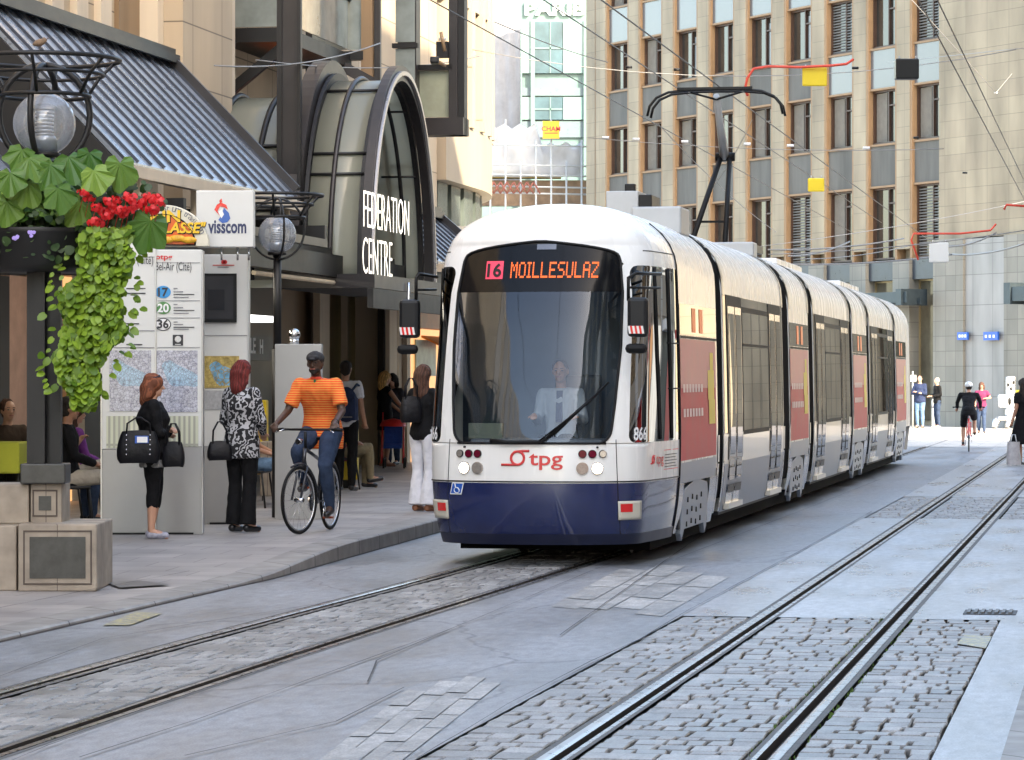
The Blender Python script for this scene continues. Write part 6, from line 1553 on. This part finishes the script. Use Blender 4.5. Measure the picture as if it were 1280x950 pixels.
    if skirt:
        m_, z0, z1, r0, r1 = skirt; b = MB(); kn = (J['knL']+J['knR'])/2; pl = J['pelvis']
        rows = []
        for i in range(13):
            t = i/12; c = pl.lerp(kn, z0+(z1-z0)*t); r = r0+(r1-r0)*t
            rows.append([c+Vector((r*1.05*cos(2*pi*j/28)*k*(1+.05*sin(5*2*pi*j/28)*t), r*.82*sin(2*pi*j/28)*k, 0)) for j in range(28)])
        b.grid(rows, closed=True); b.face(rows[0]); b.face(rows[-1]); child('skirt', b, m_, disp=.009)
    if top:
        b = MB(); torso(b, .016, hem)
        for s_ in 'LR':
            if sleeve: arm(b, s_, .013 if sleeve > .5 else .02, sleeve)
        child('shirt' if sleeve < .6 else 'jacket', b, top, vox, 6, disp=.007)
    for s_ in 'LR':
        b = MB(); cap_(b, J['an'+s_]-Vector((0,.02,.035))*k, J['to'+s_]+Vector((0,.0,.008))*k, .042*k, .034*k)
        if shoe: child('shoe', b, shoe, vox, 2)
    if collar:
        b = MB(); b.tube([J['neck']-Vector((0,-.01,.035))*k, J['neck']+Vector((0,0,.0))], [.078*k,.066*k], n=16); child('collar', b, collar)
    if hair:
        q_ = 1.16 if hstyle != 'short' else 1.; b = MB(); b.ball(hp(0,-.020,.040), (.086*k*q_,.097*k*q_,.092*k*q_), 16)
        if hstyle in ('long','bob'):
            L = .34 if hstyle == 'long' else .15
            b.ball(hp(0,-.05,-.02), (.105*k,.075*k,.13*k),14)
            for s_ in (-1,1): cap_(b, hp(s_*.074,-.045,.03), hp(s_*.082,-.055,-L*.62), .034*k, .036*k)
            cap_(b, hp(0,-.06,0), hp(0,-.09,-L), .092*k, .070*k); cap_(b, hp(-.04,-.06,0), hp(-.06,-.08,-L*.85), .045*k, .035*k); cap_(b, hp(.04,-.06,0), hp(.06,-.08,-L*.85), .045*k, .035*k)
            for s_ in (-1,0,1): cap_(b, hp(s_*.04,.055,.088), hp(s_*.05,.072,.060), .024*k,.014*k)
        else: b.ball(hp(0,-.035,-.01), (.078*k,.066*k,.075*k), 12)
        child('hair', b, hair, vox, 2, disp=.016)
    if extras: extras(child, hp, J, k)
    return ob
def Xp(px, Y): return (px-FCX)*Y/FX
def bagthing(name, label, fn, loc, rz=0., cat='bag'):
    t = thing(name, label, cat, (0,0,0), 'W'); t.location = loc; t.rotation_euler.z = rz; fn(t); return t
leather = mat('black_leather',(.004,.004,.006),.5,var=.2,vs=15,bump=.4,bs=18,spec=.25)
def handbag(label, loc, rz, w, h, d, strap, studs=False, tag_=False):
    def f(t):
        b = MB(); rows = []
        for i in range(9):
            z = h*i/8; s_ = (.86,.97,1,1,.985,.95,.90,.84,.76)[i]; dd = d*(.8,.97,1,1,.93,.84,.7,.55,.40)[i]
            rows.append([(w/2*s_*(abs(cos(a))**.5)*(1 if cos(a)>=0 else -1), dd/2*(abs(sin(a))**.7)*(1 if sin(a)>=0 else -1), z-.012*abs(cos(a))) for a in [2*pi*j/28 for j in range(28)]])
        b.grid(rows, closed=True); b.face(rows[0]); b.face(rows[-1]); b.obj('bag_body', leather, t)
        for s_ in (-1,1):
            b = MB(); b.tube([(-w*.28,s_*d*.2,h*.8),(-w*.26,s_*d*.2,h+strap*.5),(-.02,s_*d*.12,h+strap*.95),(.02,s_*d*.12,h+strap*.95),(w*.26,s_*d*.2,h+strap*.5),(w*.28,s_*d*.2,h*.8)],.009,n=6); b.obj('handle', leather, t)
        if studs:
            for x in (-w*.27,w*.27):
                b = MB()
                for i in range(5): b.ball((x,-d*.5+.09*d*i*.5,h*(.25+.15*i)),.009,6)
                b.obj('stud_row', chrome, t)
        if tag_:
            b = MB(); b.box(-.01,.09,-d*.52,-d*.50,h*.62,h*.80); b.obj('tag', whitep, t); b = MB(); b.box(-.03,.10,-d*.50,-d*.48,h*.60,h*.83); b.obj('tag_border', bluesign, t)
    return bagthing('handbag', label, f, loc, rz)
# --- woman with folded arms before the boards
Yw = 31.2; Xw = Xp(191,Yw)
def sung(child, hp, J, k):
    b = MB()
    for s_ in (-1,1): b.ball(hp(s_*.035,.052,.112),(.028*k,.012*k,.018*k),8)
    cap_(b, hp(-.08,-.02,.09), hp(-.06,.05,.11),.005,.005,6); cap_(b, hp(.08,-.02,.09), hp(.06,.05,.11),.005,.005,6); child('sunglasses', b, mat('sunglass_lens',(.03,.04,.06),.08,var=0), raw=True)
person('auburn haired woman with folded arms, black cardigan and cropped black leggings', Xw, Yw, .15, 1.60, -90+8,
    dict(elL=(-.20,.06,1.13), elR=(.20,.06,1.13), wrL=(.02,.19,1.16), wrR=(-.04,.17,1.12), knL=(-.07,.04,.50), knR=(.07,.0,.50)), top=black_c, sleeve=.95, bottom=black_c, blen=.66, skirt=(greyc,-.15,.42,.165,.185), hair=h_ginger, hstyle='bob', shoe=mat('navy_white_flats',(.30,.30,.36),.4,var=.6,vs=20), female=True, skin=skA, heavy=1.30, hem=0, extras=sung, vox=.010)
handbag('large black studded handbag with white tag on the elbow of the auburn woman', (Xp(173,Yw-.25),Yw-.24,wz(577,Yw)), R(4), .42, .31, .18, .13, True, True)
handbag('plain smaller black handbag in front of the auburn woman', (Xp(217,Yw-.1),Yw-.12,wz(582,Yw)), R(-6), .22, .24, .12, .18)
# --- red haired woman seen from behind
Yr = 32.5; Xr = Xp(302,Yr)
person('dark red haired woman seen from behind in black and white swirl jacket', Xr, Yr, .15, 1.74, -30, dict(wrR=(.10,.24,1.02), wrL=(-.13,.22,1.05), elL=(-.23,.02,1.14), elR=(.23,.02,1.14)), top=pattern_c, sleeve=.95, bottom=black_c, flare=.035, hair=h_red, hstyle='bob', female=True, heavy=1.12, hem=.10, skin=skA, vox=.010, faceon=False)
handbag('black handbag at the left hip of the woman in the swirl jacket', (Xp(276,Yr),Yr-.1,wz(574,Yr)), R(10), .26, .19, .12, .20)
# --- woman in white trousers by the tram
Yb = 37.6
person('long haired brunette woman in black top and white trousers standing beside the tram front', Xp(529,Yb), Yb, .15, 1.72, -35, dict(wrR=(.16,.28,1.12), elR=(.25,.06,1.12), wrL=(-.12,.25,1.1), elL=(-.24,.05,1.12)), top=black_c, sleeve=.28, bottom=white_c, flare=.055, hair=h_brown, hstyle='long', female=True, skin=skA, vox=.011, faceon=False, shoe=shoebr, hem=0)
handbag('big black shoulder bag behind the brunette in white trousers', (Xp(514,Yb-.1),Yb-.15,wz(527,Yb)), R(15), .26, .30, .16, .22)
# --- man with backpack
Ym = 44.6; Xm = Xp(432,Ym)
person('man in white T-shirt seen from behind with navy backpack and dark trousers', Xm, Ym, .15, 1.82, -15, dict(wrR=(.25,.05,.92)), top=white_c, sleeve=.30, bottom=black_c, hair=h_dark, hstyle='short', skin=skT, vox=.014, faceon=False, hem=.0)
t = thing('backpack','navy backpack on the back of the man in the white T-shirt','backpack',(0,0,0),'W'); t.location = (Xm+.02,Ym-.24,1.28); t.rotation_euler.z = R(-15)
b = MB(); b.ball((0,0,.08),(.17,.11,.25),16); b.box(-.155,.155,-.09,.08,-.14,.18); me = remeshed(b,'pack_body',navyc,.014,6); o = bpy.data.objects.new('pack_body', me); C.objects.link(o); o.parent = t
b = MB(); b.tube([(.10,-.03,.28),(.13,.08,.36),(.13,.20,.34)],.018,n=6); t['_o']=(0,0,0); b.obj('strap', jean, t); b = MB(); b.box(-.12,.12,-.115,-.10,-.10,-.085); b.obj('piping', greyc, t); b = MB(); b.box(-.03,.05,-.118,-.108,.08,.10); b.obj('logo', whitep, t)
# --- blonde in black dress, companion and pushchair
Yd = 57.0
person('blonde woman in short sleeveless black dress holding a pushchair handle', Xp(481,Yd), Yd, .15, 1.70, -62, dict(elR=(.20,.16,1.20), wrR=(.14,.36,1.02), elL=(-.16,.14,1.2), wrL=(-.10,.36,1.02)), top=black_c, sleeve=0, skirt=(black_c,-.1,.62,.15,.175), hair=h_blonde, hstyle='bob', female=True, skin=skT, vox=.016, faceon=False, shoe=shoebr)
person('dark haired person in dark grey top standing on the far side of the pushchair', Xp(491,Yd+1.2), Yd+1.2, .15, 1.66, 150, None, top=cloth('charcoal_fabric',(.05,.05,.06)), sleeve=.4, bottom=jean, hair=h_dark, hstyle='bob', skin=skA, vox=.018)
t = thing('pushchair','red and blue pushchair in front of the blonde woman','pushchair',(Xp(490,Yd-.6),Yd-.6,.15),'W'); cx_, cy_ = Xp(491,Yd-.6), Yd-.6
for (dx, dy) in ((-.18,-.3),(.18,-.3),(-.18,.35),(.18,.35)):
    b = MB(); b.tube([(cx_+dx+.03*cos(0),cy_+dy+.085*cos(a),.15+.09+.085*sin(a)) for a in [2*pi*i/16 for i in range(16)]],.018,n=6,closed=True); b.obj('wheel', blackr, t)
for dx in (-.19,.19):
    b = MB(); b.tube([(cx_+dx,cy_-.3,.24),(cx_+dx,cy_,.62),(cx_+dx,cy_+.38,1.12)],.014,n=6); b.tube([(cx_+dx,cy_+.35,.24),(cx_+dx,cy_-.05,.72)],.012,n=6); b.obj('frame_tube', redp, t)
b = MB(); b.beam((cx_,cy_-.15,.52),(cx_,cy_+.12,.56),.32,.05); b.beam((cx_,cy_+.12,.56),(cx_,cy_+.30,.98),.32,.05); b.obj('seat', cloth('blue_seat_cloth',(.03,.08,.35)), t)
b = MB(); b.lathe([(.02,1.02),(.2,.98),(.24,.88)],(cx_,cy_+.2,0),n=16); b.obj('hood', redp, t)
# --- seated people
SEAT = dict(pelvis=(0,0,.52), waist=(0,-.02,.66), chest=(0,-.03,.86), neck=(0,-.02,1.06), head=(0,.01,1.21), shL=(-.18,-.02,1.0), shR=(.18,-.02,1.0), elL=(-.23,.05,.74), elR=(.23,.05,.74), wrL=(-.10,.26,.66), wrR=(.10,.26,.66),
   hipL=(-.09,0,.50), hipR=(.09,0,.50), knL=(-.10,.42,.54), knR=(.10,.42,.54), anL=(-.10,.40,.10), anR=(.10,.40,.10), toL=(-.11,.56,.04), toR=(.11,.56,.04))
Ys = 33.4
person('man sitting with legs crossed in beige trousers and black jacket beyond the planter', Xp(86,Ys), Ys, .15, 1.80, -80, dict(SEAT, knL=(-.06,.40,.66), anL=(.02,.50,.32), toL=(.02,.62,.36)), top=black_c, sleeve=.95, bottom=beige_c, hair=h_dark, hstyle='short', skin=skT, vox=.012, shoe=navyc)
person('woman with long dark hair and purple scarf sitting behind the man in beige trousers', Xp(94,Ys+1.8), Ys+1.8, .15, 1.70, -65, SEAT, top=purple, sleeve=.9, bottom=jean, hair=h_brown, hstyle='long', skin=skA, vox=.013, female=True)
person('person sitting in the shade of the terrace at the left edge with a bare arm', Xp(62,Ys+.6), Ys+.9, .15, 1.76, -60, dict(SEAT, wrR=(.14,.24,.9)), top=cloth('black_vest',(.02,.02,.02)), sleeve=.2, bottom=jean, hair=h_dark, hstyle='short', skin=skT, vox=.014)
person('bearded person leaning on a table at the far left edge', Xp(10,34.6), 34.6, .15, 1.76, -150, SEAT, top=cloth('dark_brown_fabric',(.06,.04,.03)), sleeve=.9, bottom=black_c, hair=h_brown, hstyle='short', skin=skA, vox=.015)
person('man in jeans and sneakers sitting behind the red haired woman', Xp(312,38.9), 38.9, .15, 1.76, -100, dict(SEAT, anR=(.10,.50,.12), toR=(.10,.66,.10)), top=cloth('ochre_fabric',(.45,.28,.10)), sleeve=.3, bottom=jeanl, hair=h_dark, hstyle='short', skin=skT, vox=.014, shoe=mat('black_white_sneaker',(.1,.1,.1),.5,var=.9,vs=25))
person('person in khaki trousers sitting half hidden behind the cyclist', Xp(424,45.4), 45.4, .15, 1.74, -75, dict(SEAT, knR=(.06,.42,.60), anR=(.0,.46,.16), toR=(.0,.62,.14)), top=cloth('dark_red_fabric',(.20,.03,.03)), sleeve=.5, bottom=khaki, hair=h_dark, hstyle='short', skin=skT, vox=.016)
def chair(label, X, Y, rz):
    t = thing('terrace_chair', label, 'chair', (0,0,0), 'W', 'terrace chairs'); t.location = (X,Y,.15); t.rotation_euler.z = R(rz)
    b = MB(); b.box(-.21,.21,-.20,.22,.42,.45); b.obj('seat', steel, t, bevel=.01); b = MB(); b.box(-.20,.20,-.24,-.21,.62,.88); b.obj('backrest', steel, t, bevel=.01)
    for (x,y) in ((-.19,.2),(.19,.2),(-.19,-.2),(.19,-.2)):
        b = MB(); b.tube([(x,y,.42),(x*1.12,y*1.25,0)],.013,n=6)
        if y < 0: b.tube([(x,y,.44),(x,-.23,.88)],.013,n=6)
        b.obj('leg', steel, t)
for (lb,X,Y,rz) in (('chair under the man with crossed legs',Xp(86,Ys),Ys-.0,-80),('chair under the long haired woman in purple',Xp(94,Ys+1.8),Ys+1.8,-65),('chair of the bare armed person at the terrace',Xp(62,Ys+.6),Ys+.9,-60),('chair of the person at the far left edge',Xp(10,34.6),34.6,-150),('chair under the sneakers wearing man',Xp(312,38.9),38.9,-100),('chair of the person in khaki trousers',Xp(424,45.4),45.4,-75)): chair(lb,X,Y,rz)
# --- bicycles
def bicycle(label, X, Y, z, rz, steer, framecol, spokes=22, col2=None):
    t = thing('bicycle', label, 'bicycle', (0,0,0), 'W'); t.location = (X,Y,z); t.rotation_euler.z = R(rz)
    Rw = .345
    def wheel(y0, st, nm):
        M = Matrix.Rotation(R(st),3,'Z'); c = Vector((0,y0,Rw))
        def q(a, r, x=0): return c+M@Vector((x, r*cos(a), r*sin(a)))
        b = MB(); b.tube([q(2*pi*i/48,Rw-.017) for i in range(48)],.017,n=8,closed=True); w_ = b.obj(nm, blackr, t)
        b = MB(); b.tube([q(2*pi*i/48,Rw-.042) for i in range(48)],.010,n=6,closed=True); b.obj('rim', chrome, w_)
        b = MB()
        for i in range(spokes): b.tube([q(2*pi*i/spokes+.15*(-1)**i,.02,.025*(-1)**i), q(2*pi*i/spokes,Rw-.045)],.0016,n=4)
        b.tube([q(0,0,-.05),q(0,0,.05)],.022,n=8); b.obj('spokes', chrome, w_)
        b = MB(); b.tube([q(a_,Rw+.02) for a_ in [R(100)+R(70)*i/12*(1) for i in range(-6,13)]],.012,n=6); b.obj('mudguard', framecol, t)
    wheel(-.5,0,'wheel'); wheel(.55,steer,'wheel')
    def tb(pts, r, nm, m): b = MB(); b.tube(pts, r, n=8); return b.obj(nm, m, t)
    bb=(0,-.06,.30); st_=(0,-.20,.78); hdt=(0,.36,.86); hdb=(0,.40,.70)
    b = MB(); b.tube([bb,(0,-.18,.66),st_],.018,n=8); b.tube([hdb,bb],.021,n=8); b.tube([hdt,(0,-.18,.72)],.018,n=8); b.tube([hdt,hdb],.022,n=8)
    for s_ in (-1,1): b.tube([bb,(s_*.05,-.5,Rw)],.010,n=6); b.tube([(0,-.19,.72),(s_*.05,-.5,Rw)],.009,n=6)
    b.obj('frame', framecol, t)
    M = Matrix.Rotation(R(steer),3,'Z'); ax = Vector((0,.40,0))
    def s2(x,y,zz): return ax+M@Vector((x,y,0))+Vector((0,0,zz))
    b = MB()
    for s_ in (-1,1): b.tube([s2(s_*.05,.01,.68),s2(s_*.05,.15,Rw)],.012,n=6)
    b.tube([s2(-.05,.01,.68),s2(.05,.01,.68)],.014,n=6); b.obj('fork', framecol, t)
    b = MB(); b.tube([s2(0,-.04,.86),s2(0,-.03,1.03)],.016,n=8); b.tube([s2(-.30,-.10,1.05),s2(-.15,-.03,1.05),s2(.15,-.03,1.05),s2(.30,-.10,1.05)],.012,n=8); b.obj('handlebar', blackp, t)
    for s_ in (-1,1):
        tb([s2(s_*.30,-.10,1.05),s2(s_*.38,-.13,1.045)],.017,'grip',blackr); b = MB(); b.tube([s2(s_*.26,-.06,1.05),s2(s_*.34,-.02,1.02)],.006,n=5); b.obj('brake_lever', chrome, t)
    tb([s2(0,.06,.93),s2(0,.12,.93)],.03,'front_lamp',chrome); tb([(0,-.20,.78),(0,-.22,.93)],.013,'seat_post',chrome)
    b = MB(); b.ball((0,-.24,.955),(.075,.12,.028),12); b.ball((0,-.13,.955),(.03,.09,.022),10); me = remeshed(b,'saddle',blackr,.01,2); o = bpy.data.objects.new('saddle', me); C.objects.link(o); o.parent = t
    b = MB(); b.tube([(.06,-.06,.30),(.075,-.06,.30)],.09,n=20,smooth=False); b.obj('chainring', chrome, t)
    for s_, dz, dy in ((-1,-.15,.06),(1,.15,-.04)):
        tb([(s_*.07,-.06,.30),(s_*.085,-.06+dy,.30+dz)],.010,'crank',chrome); b = MB(); b.box(min(s_*.09,s_*.18),max(s_*.09,s_*.18),-.06+dy-.04,-.06+dy+.04,.29+dz,.31+dz); b.obj('pedal', mat('amber_pedal',(.3,.06,.02),.4,var=0), t)
    return t
Xc, Yc_ = Xp(393,32.45), 32.65
bicycle('dark city bicycle ridden along the pavement by the man in the orange shirt', Xc, Yc_, .15, 166, -13, mat('dark_bicycle_paint',(.02,.022,.03),.3,var=.1,coat=.5))
def capx(child, hp, J, k):
    b = MB(); b.ball(hp(0,-.006,.06),(.092*k,.104*k,.068*k),16); cap_(b, hp(-.035,.09,.062), hp(.035,.09,.062), .022*k,.022*k); cap_(b, hp(-.03,.135,.045), hp(.03,.135,.045), .012*k,.012*k); child('cap', b, cloth('grey_cap_fabric',(.035,.035,.038),.5,vs=20), .009, 2)
    b = MB(); b.tube([J['wrL']+Vector((-.0,-.02,.0))+.034*k*Vector((cos(a),0,sin(a))) for a in [2*pi*i/12 for i in range(12)]],.010,n=6,closed=True); child('wristwatch', b, blackp, raw=True)
    b = MB(); cap_(b, hp(0,.06,-.082), hp(0,.04,-.10), .03*k,.02*k); b.ball(hp(0,.03,-.06),(.060*k,.058*k,.040*k),10); child('beard', b, h_dark, .009, 2)
    b = MB(); b.ball(J['neck']+Vector((0,.060,-.035))*k,(.018*k,.02*k,.03*k),8); child('undershirt', b, mat('green_undershirt',(.02,.14,.07),.8,var=.1), raw=True)
person('man in grey cap and orange striped polo shirt with jeans riding the bicycle', Xc, Yc_, .15, 1.80, 168, dict(pelvis=(0,-.26,1.02), waist=(0,-.22,1.15), chest=(0,-.14,1.33), neck=(0,-.04,1.53), head=(0,.015,1.665), shL=(-.185,-.08,1.46), shR=(.185,-.08,1.46),
    elL=(-.27,.0,1.20), elR=(.29,-.02,1.20), wrL=(-.27,.27,1.085), wrR=(.33,.22,1.085), hipL=(-.10,-.22,.97), hipR=(.10,-.22,.97), knL=(-.13,.12,.66), knR=(.13,.20,.80), anL=(-.14,-.04,.25), anR=(.14,-.08,.47), toL=(-.14,.10,.17), toR=(.14,.06,.42)),
    top=orange_c, sleeve=.40, bottom=jean, skin=skD, hair=h_dark, hstyle='short', vox=.010, heavy=1.2, hem=.10, extras=capx, collar=mat('red_collar',(.62,.05,.02),.8,var=.05), curl=1.)
# --- far people
def far(label, px, Y, H, rz, **kw):
    return person(label, Xp(px,Y), Y, 0.01, H, rz, kw.pop('pose',None), vox=.026, faceon=False, **kw)
far('man in blue jacket and light jeans standing with folded arms on the far square',1150,112,1.86,150,top=navyc,sleeve=.95,bottom=jeanl,hair=h_dark,heavy=1.1,skin=skA,pose=dict(wrL=(.06,.2,1.2),wrR=(-.06,.2,1.16),elL=(-.24,.08,1.14),elR=(.24,.08,1.14)))
far('man in black jacket and jeans standing beside the slim white bollard',1171.5,113,1.78,110,top=black_c,sleeve=.95,bottom=jean,hair=h_grey,skin=skA,shoe=shoew,pose=dict(wrL=(-.1,.26,1.1),wrR=(.1,.26,1.1)))
far('person in maroon T-shirt walking on the far square with a bag on the shoulder',1227,101,1.62,170,top=maroon,sleeve=.35,bottom=jean,hair=h_brown,hstyle='bob',skin=skT,pose=dict(elL=(-.30,.05,1.22),wrL=(-.12,.2,1.2),knL=(-.09,.12,.52),anL=(-.09,.2,.1)))
Yf = 76.
person('person in black top cycling away on the sunlit street', Xp(1211,Yf), Yf, .004, 1.70, -8, dict(pelvis=(0,-.26,1.0), waist=(0,-.18,1.12), chest=(0,-.05,1.28), neck=(0,.06,1.45), head=(0,.12,1.58), shL=(-.2,.04,1.38), shR=(.2,.04,1.38), elL=(-.28,.18,1.2), elR=(.28,.18,1.2), wrL=(-.28,.40,1.05), wrR=(.28,.40,1.05),
    hipL=(-.10,-.22,.95), hipR=(.10,-.22,.95), knL=(-.13,.14,.62), knR=(.13,.20,.80), anL=(-.14,-.02,.24), anR=(.14,-.02,.47), toL=(-.14,.12,.18), toR=(.14,.12,.43)), top=black_c, sleeve=.9, bottom=black_c, blen=.45, skin=skT, hair=h_dark, vox=.02, faceon=False,
    extras=lambda child,hp,J,k: (lambda b: (b.ball(hp(0,-.01,.05),(.10,.12,.08),12), child('helmet', b, mat('white_helmet',(.7,.7,.7),.4,var=0), .02)))(MB()))
bicycle('bicycle ridden away from the viewer on the sunlit street', Xp(1211,Yf), Yf, .004, -8, 0, redp, 14)
Ye = 63.5
person('person in long black dress cut by the right edge of the photo', Xp(1279,Ye), Ye, .004, 1.72, 30, dict(wrL=(-.26,.04,.86)), top=black_c, sleeve=.3, skirt=(black_c,-.1,1.15,.15,.28), hair=h_dark, hstyle='long', skin=skT, vox=.02, faceon=False, female=True)
def pl(t):
    b = MB(); rows = []
    for i in range(8):
        z = .46*i/7; rows.append([((.15-.03*i/7+.008*sin(j*3+i))*cos(2*pi*j/20),(.10-.05*i/7)*sin(2*pi*j/20),z) for j in range(20)])
    b.grid(rows, closed=True); b.face(rows[0]); b.obj('bag_body', mat('grey_plastic_bag',(.38,.36,.36),.4,var=.3,vs=9), t)
    for s_ in (-1,1): b = MB(); b.tube([(-.06,s_*.03,.44),(-.03,s_*.02,.60),(.03,s_*.02,.60),(.06,s_*.03,.44)],.008,n=5); b.obj('handle', whitep, t)
bagthing('shopping_bag','pale grey plastic shopping bag held low at the right edge of the photo',pl,(Xp(1267,Ye-.3),Ye-.3,.02))
# --- tram driver
dp = P(TV+.06, TU+1.35); 
def tie(child, hp, J, k):
    b = MB(); b.beam(J['neck']+Vector((0,.080,-.03))*k, J['chest']+Vector((0,.15,-.14))*k, .06, .03, (0,1,0)); child('tie', b, navyc, raw=True)
person('tram driver in white shirt and dark tie behind the windscreen', dp.x, dp.y, .62, 1.66, 180-math.degrees(TH), dict(SEAT, wrL=(-.2,.38,.78), wrR=(.2,.38,.78), head=(0,.03,1.22)), top=mat('pale_work_shirt',(.30,.32,.35),.8,var=.08), sleeve=.95, bottom=black_c, skin=skT, hair=h_dark, vox=.010, extras=tie)
SUN_E, SKY_S, EXPO, WB_T, WB_I = 2.5, .15, 2.82, 7450, 8
# ================================================================== LIGHT, CAMERA
bpy.data.scenes.remove(TMP)
for o in bpy.data.objects:
    if '_o' in o: del o['_o']
SAZ = Vector((.55,-.83,0)).normalized(); SEL = R(33)
tosun = Vector((SAZ.x*cos(SEL), SAZ.y*cos(SEL), sin(SEL)))
ld = bpy.data.lights.new('sun','SUN'); ld.energy = SUN_E; ld.angle = R(.5); ld.color = (1,.93,.82)
so = bpy.data.objects.new('sun', ld); C.objects.link(so); so.rotation_euler = tosun.to_track_quat('Z','Y').to_euler(); so.location = (0,0,60)
w = bpy.data.worlds.new('World'); scn.world = w; w.use_nodes = True
nt = w.node_tree; sky = nt.nodes.new('ShaderNodeTexSky'); sky.sky_type = 'NISHITA'; sky.sun_disc = False
sky.sun_elevation = SEL; sky.sun_rotation = math.atan2(tosun.x, tosun.y); sky.dust_density = 2.; sky.air_density = 1.; sky.ozone_density = 1.
nt.links.new(sky.outputs[0], nt.nodes['Background'].inputs[0]); nt.nodes['Background'].inputs[1].default_value = SKY_S
cd = bpy.data.cameras.new('camera'); cam = bpy.data.objects.new('camera', cd); C.objects.link(cam); scn.camera = cam
cam.location = (0,0,HC); cam.rotation_euler = (pi/2,0,0); cd.sensor_width = 36; cd.sensor_fit = 'HORIZONTAL'; cd.lens = FX/1280*36; cd.clip_start = .2; cd.clip_end = 3000
scn.render.resolution_x = 1280; scn.render.resolution_y = 950
scn.render.engine = 'CYCLES'
scn.view_settings.view_transform = 'Standard'; scn.view_settings.look = 'None'; scn.view_settings.exposure = EXPO; scn.view_settings.gamma = 1
scn.view_settings.use_white_balance = True; scn.view_settings.white_balance_temperature = WB_T; scn.view_settings.white_balance_tint = WB_I
scn.cycles.max_bounces = 8; scn.cycles.transparent_max_bounces = 12
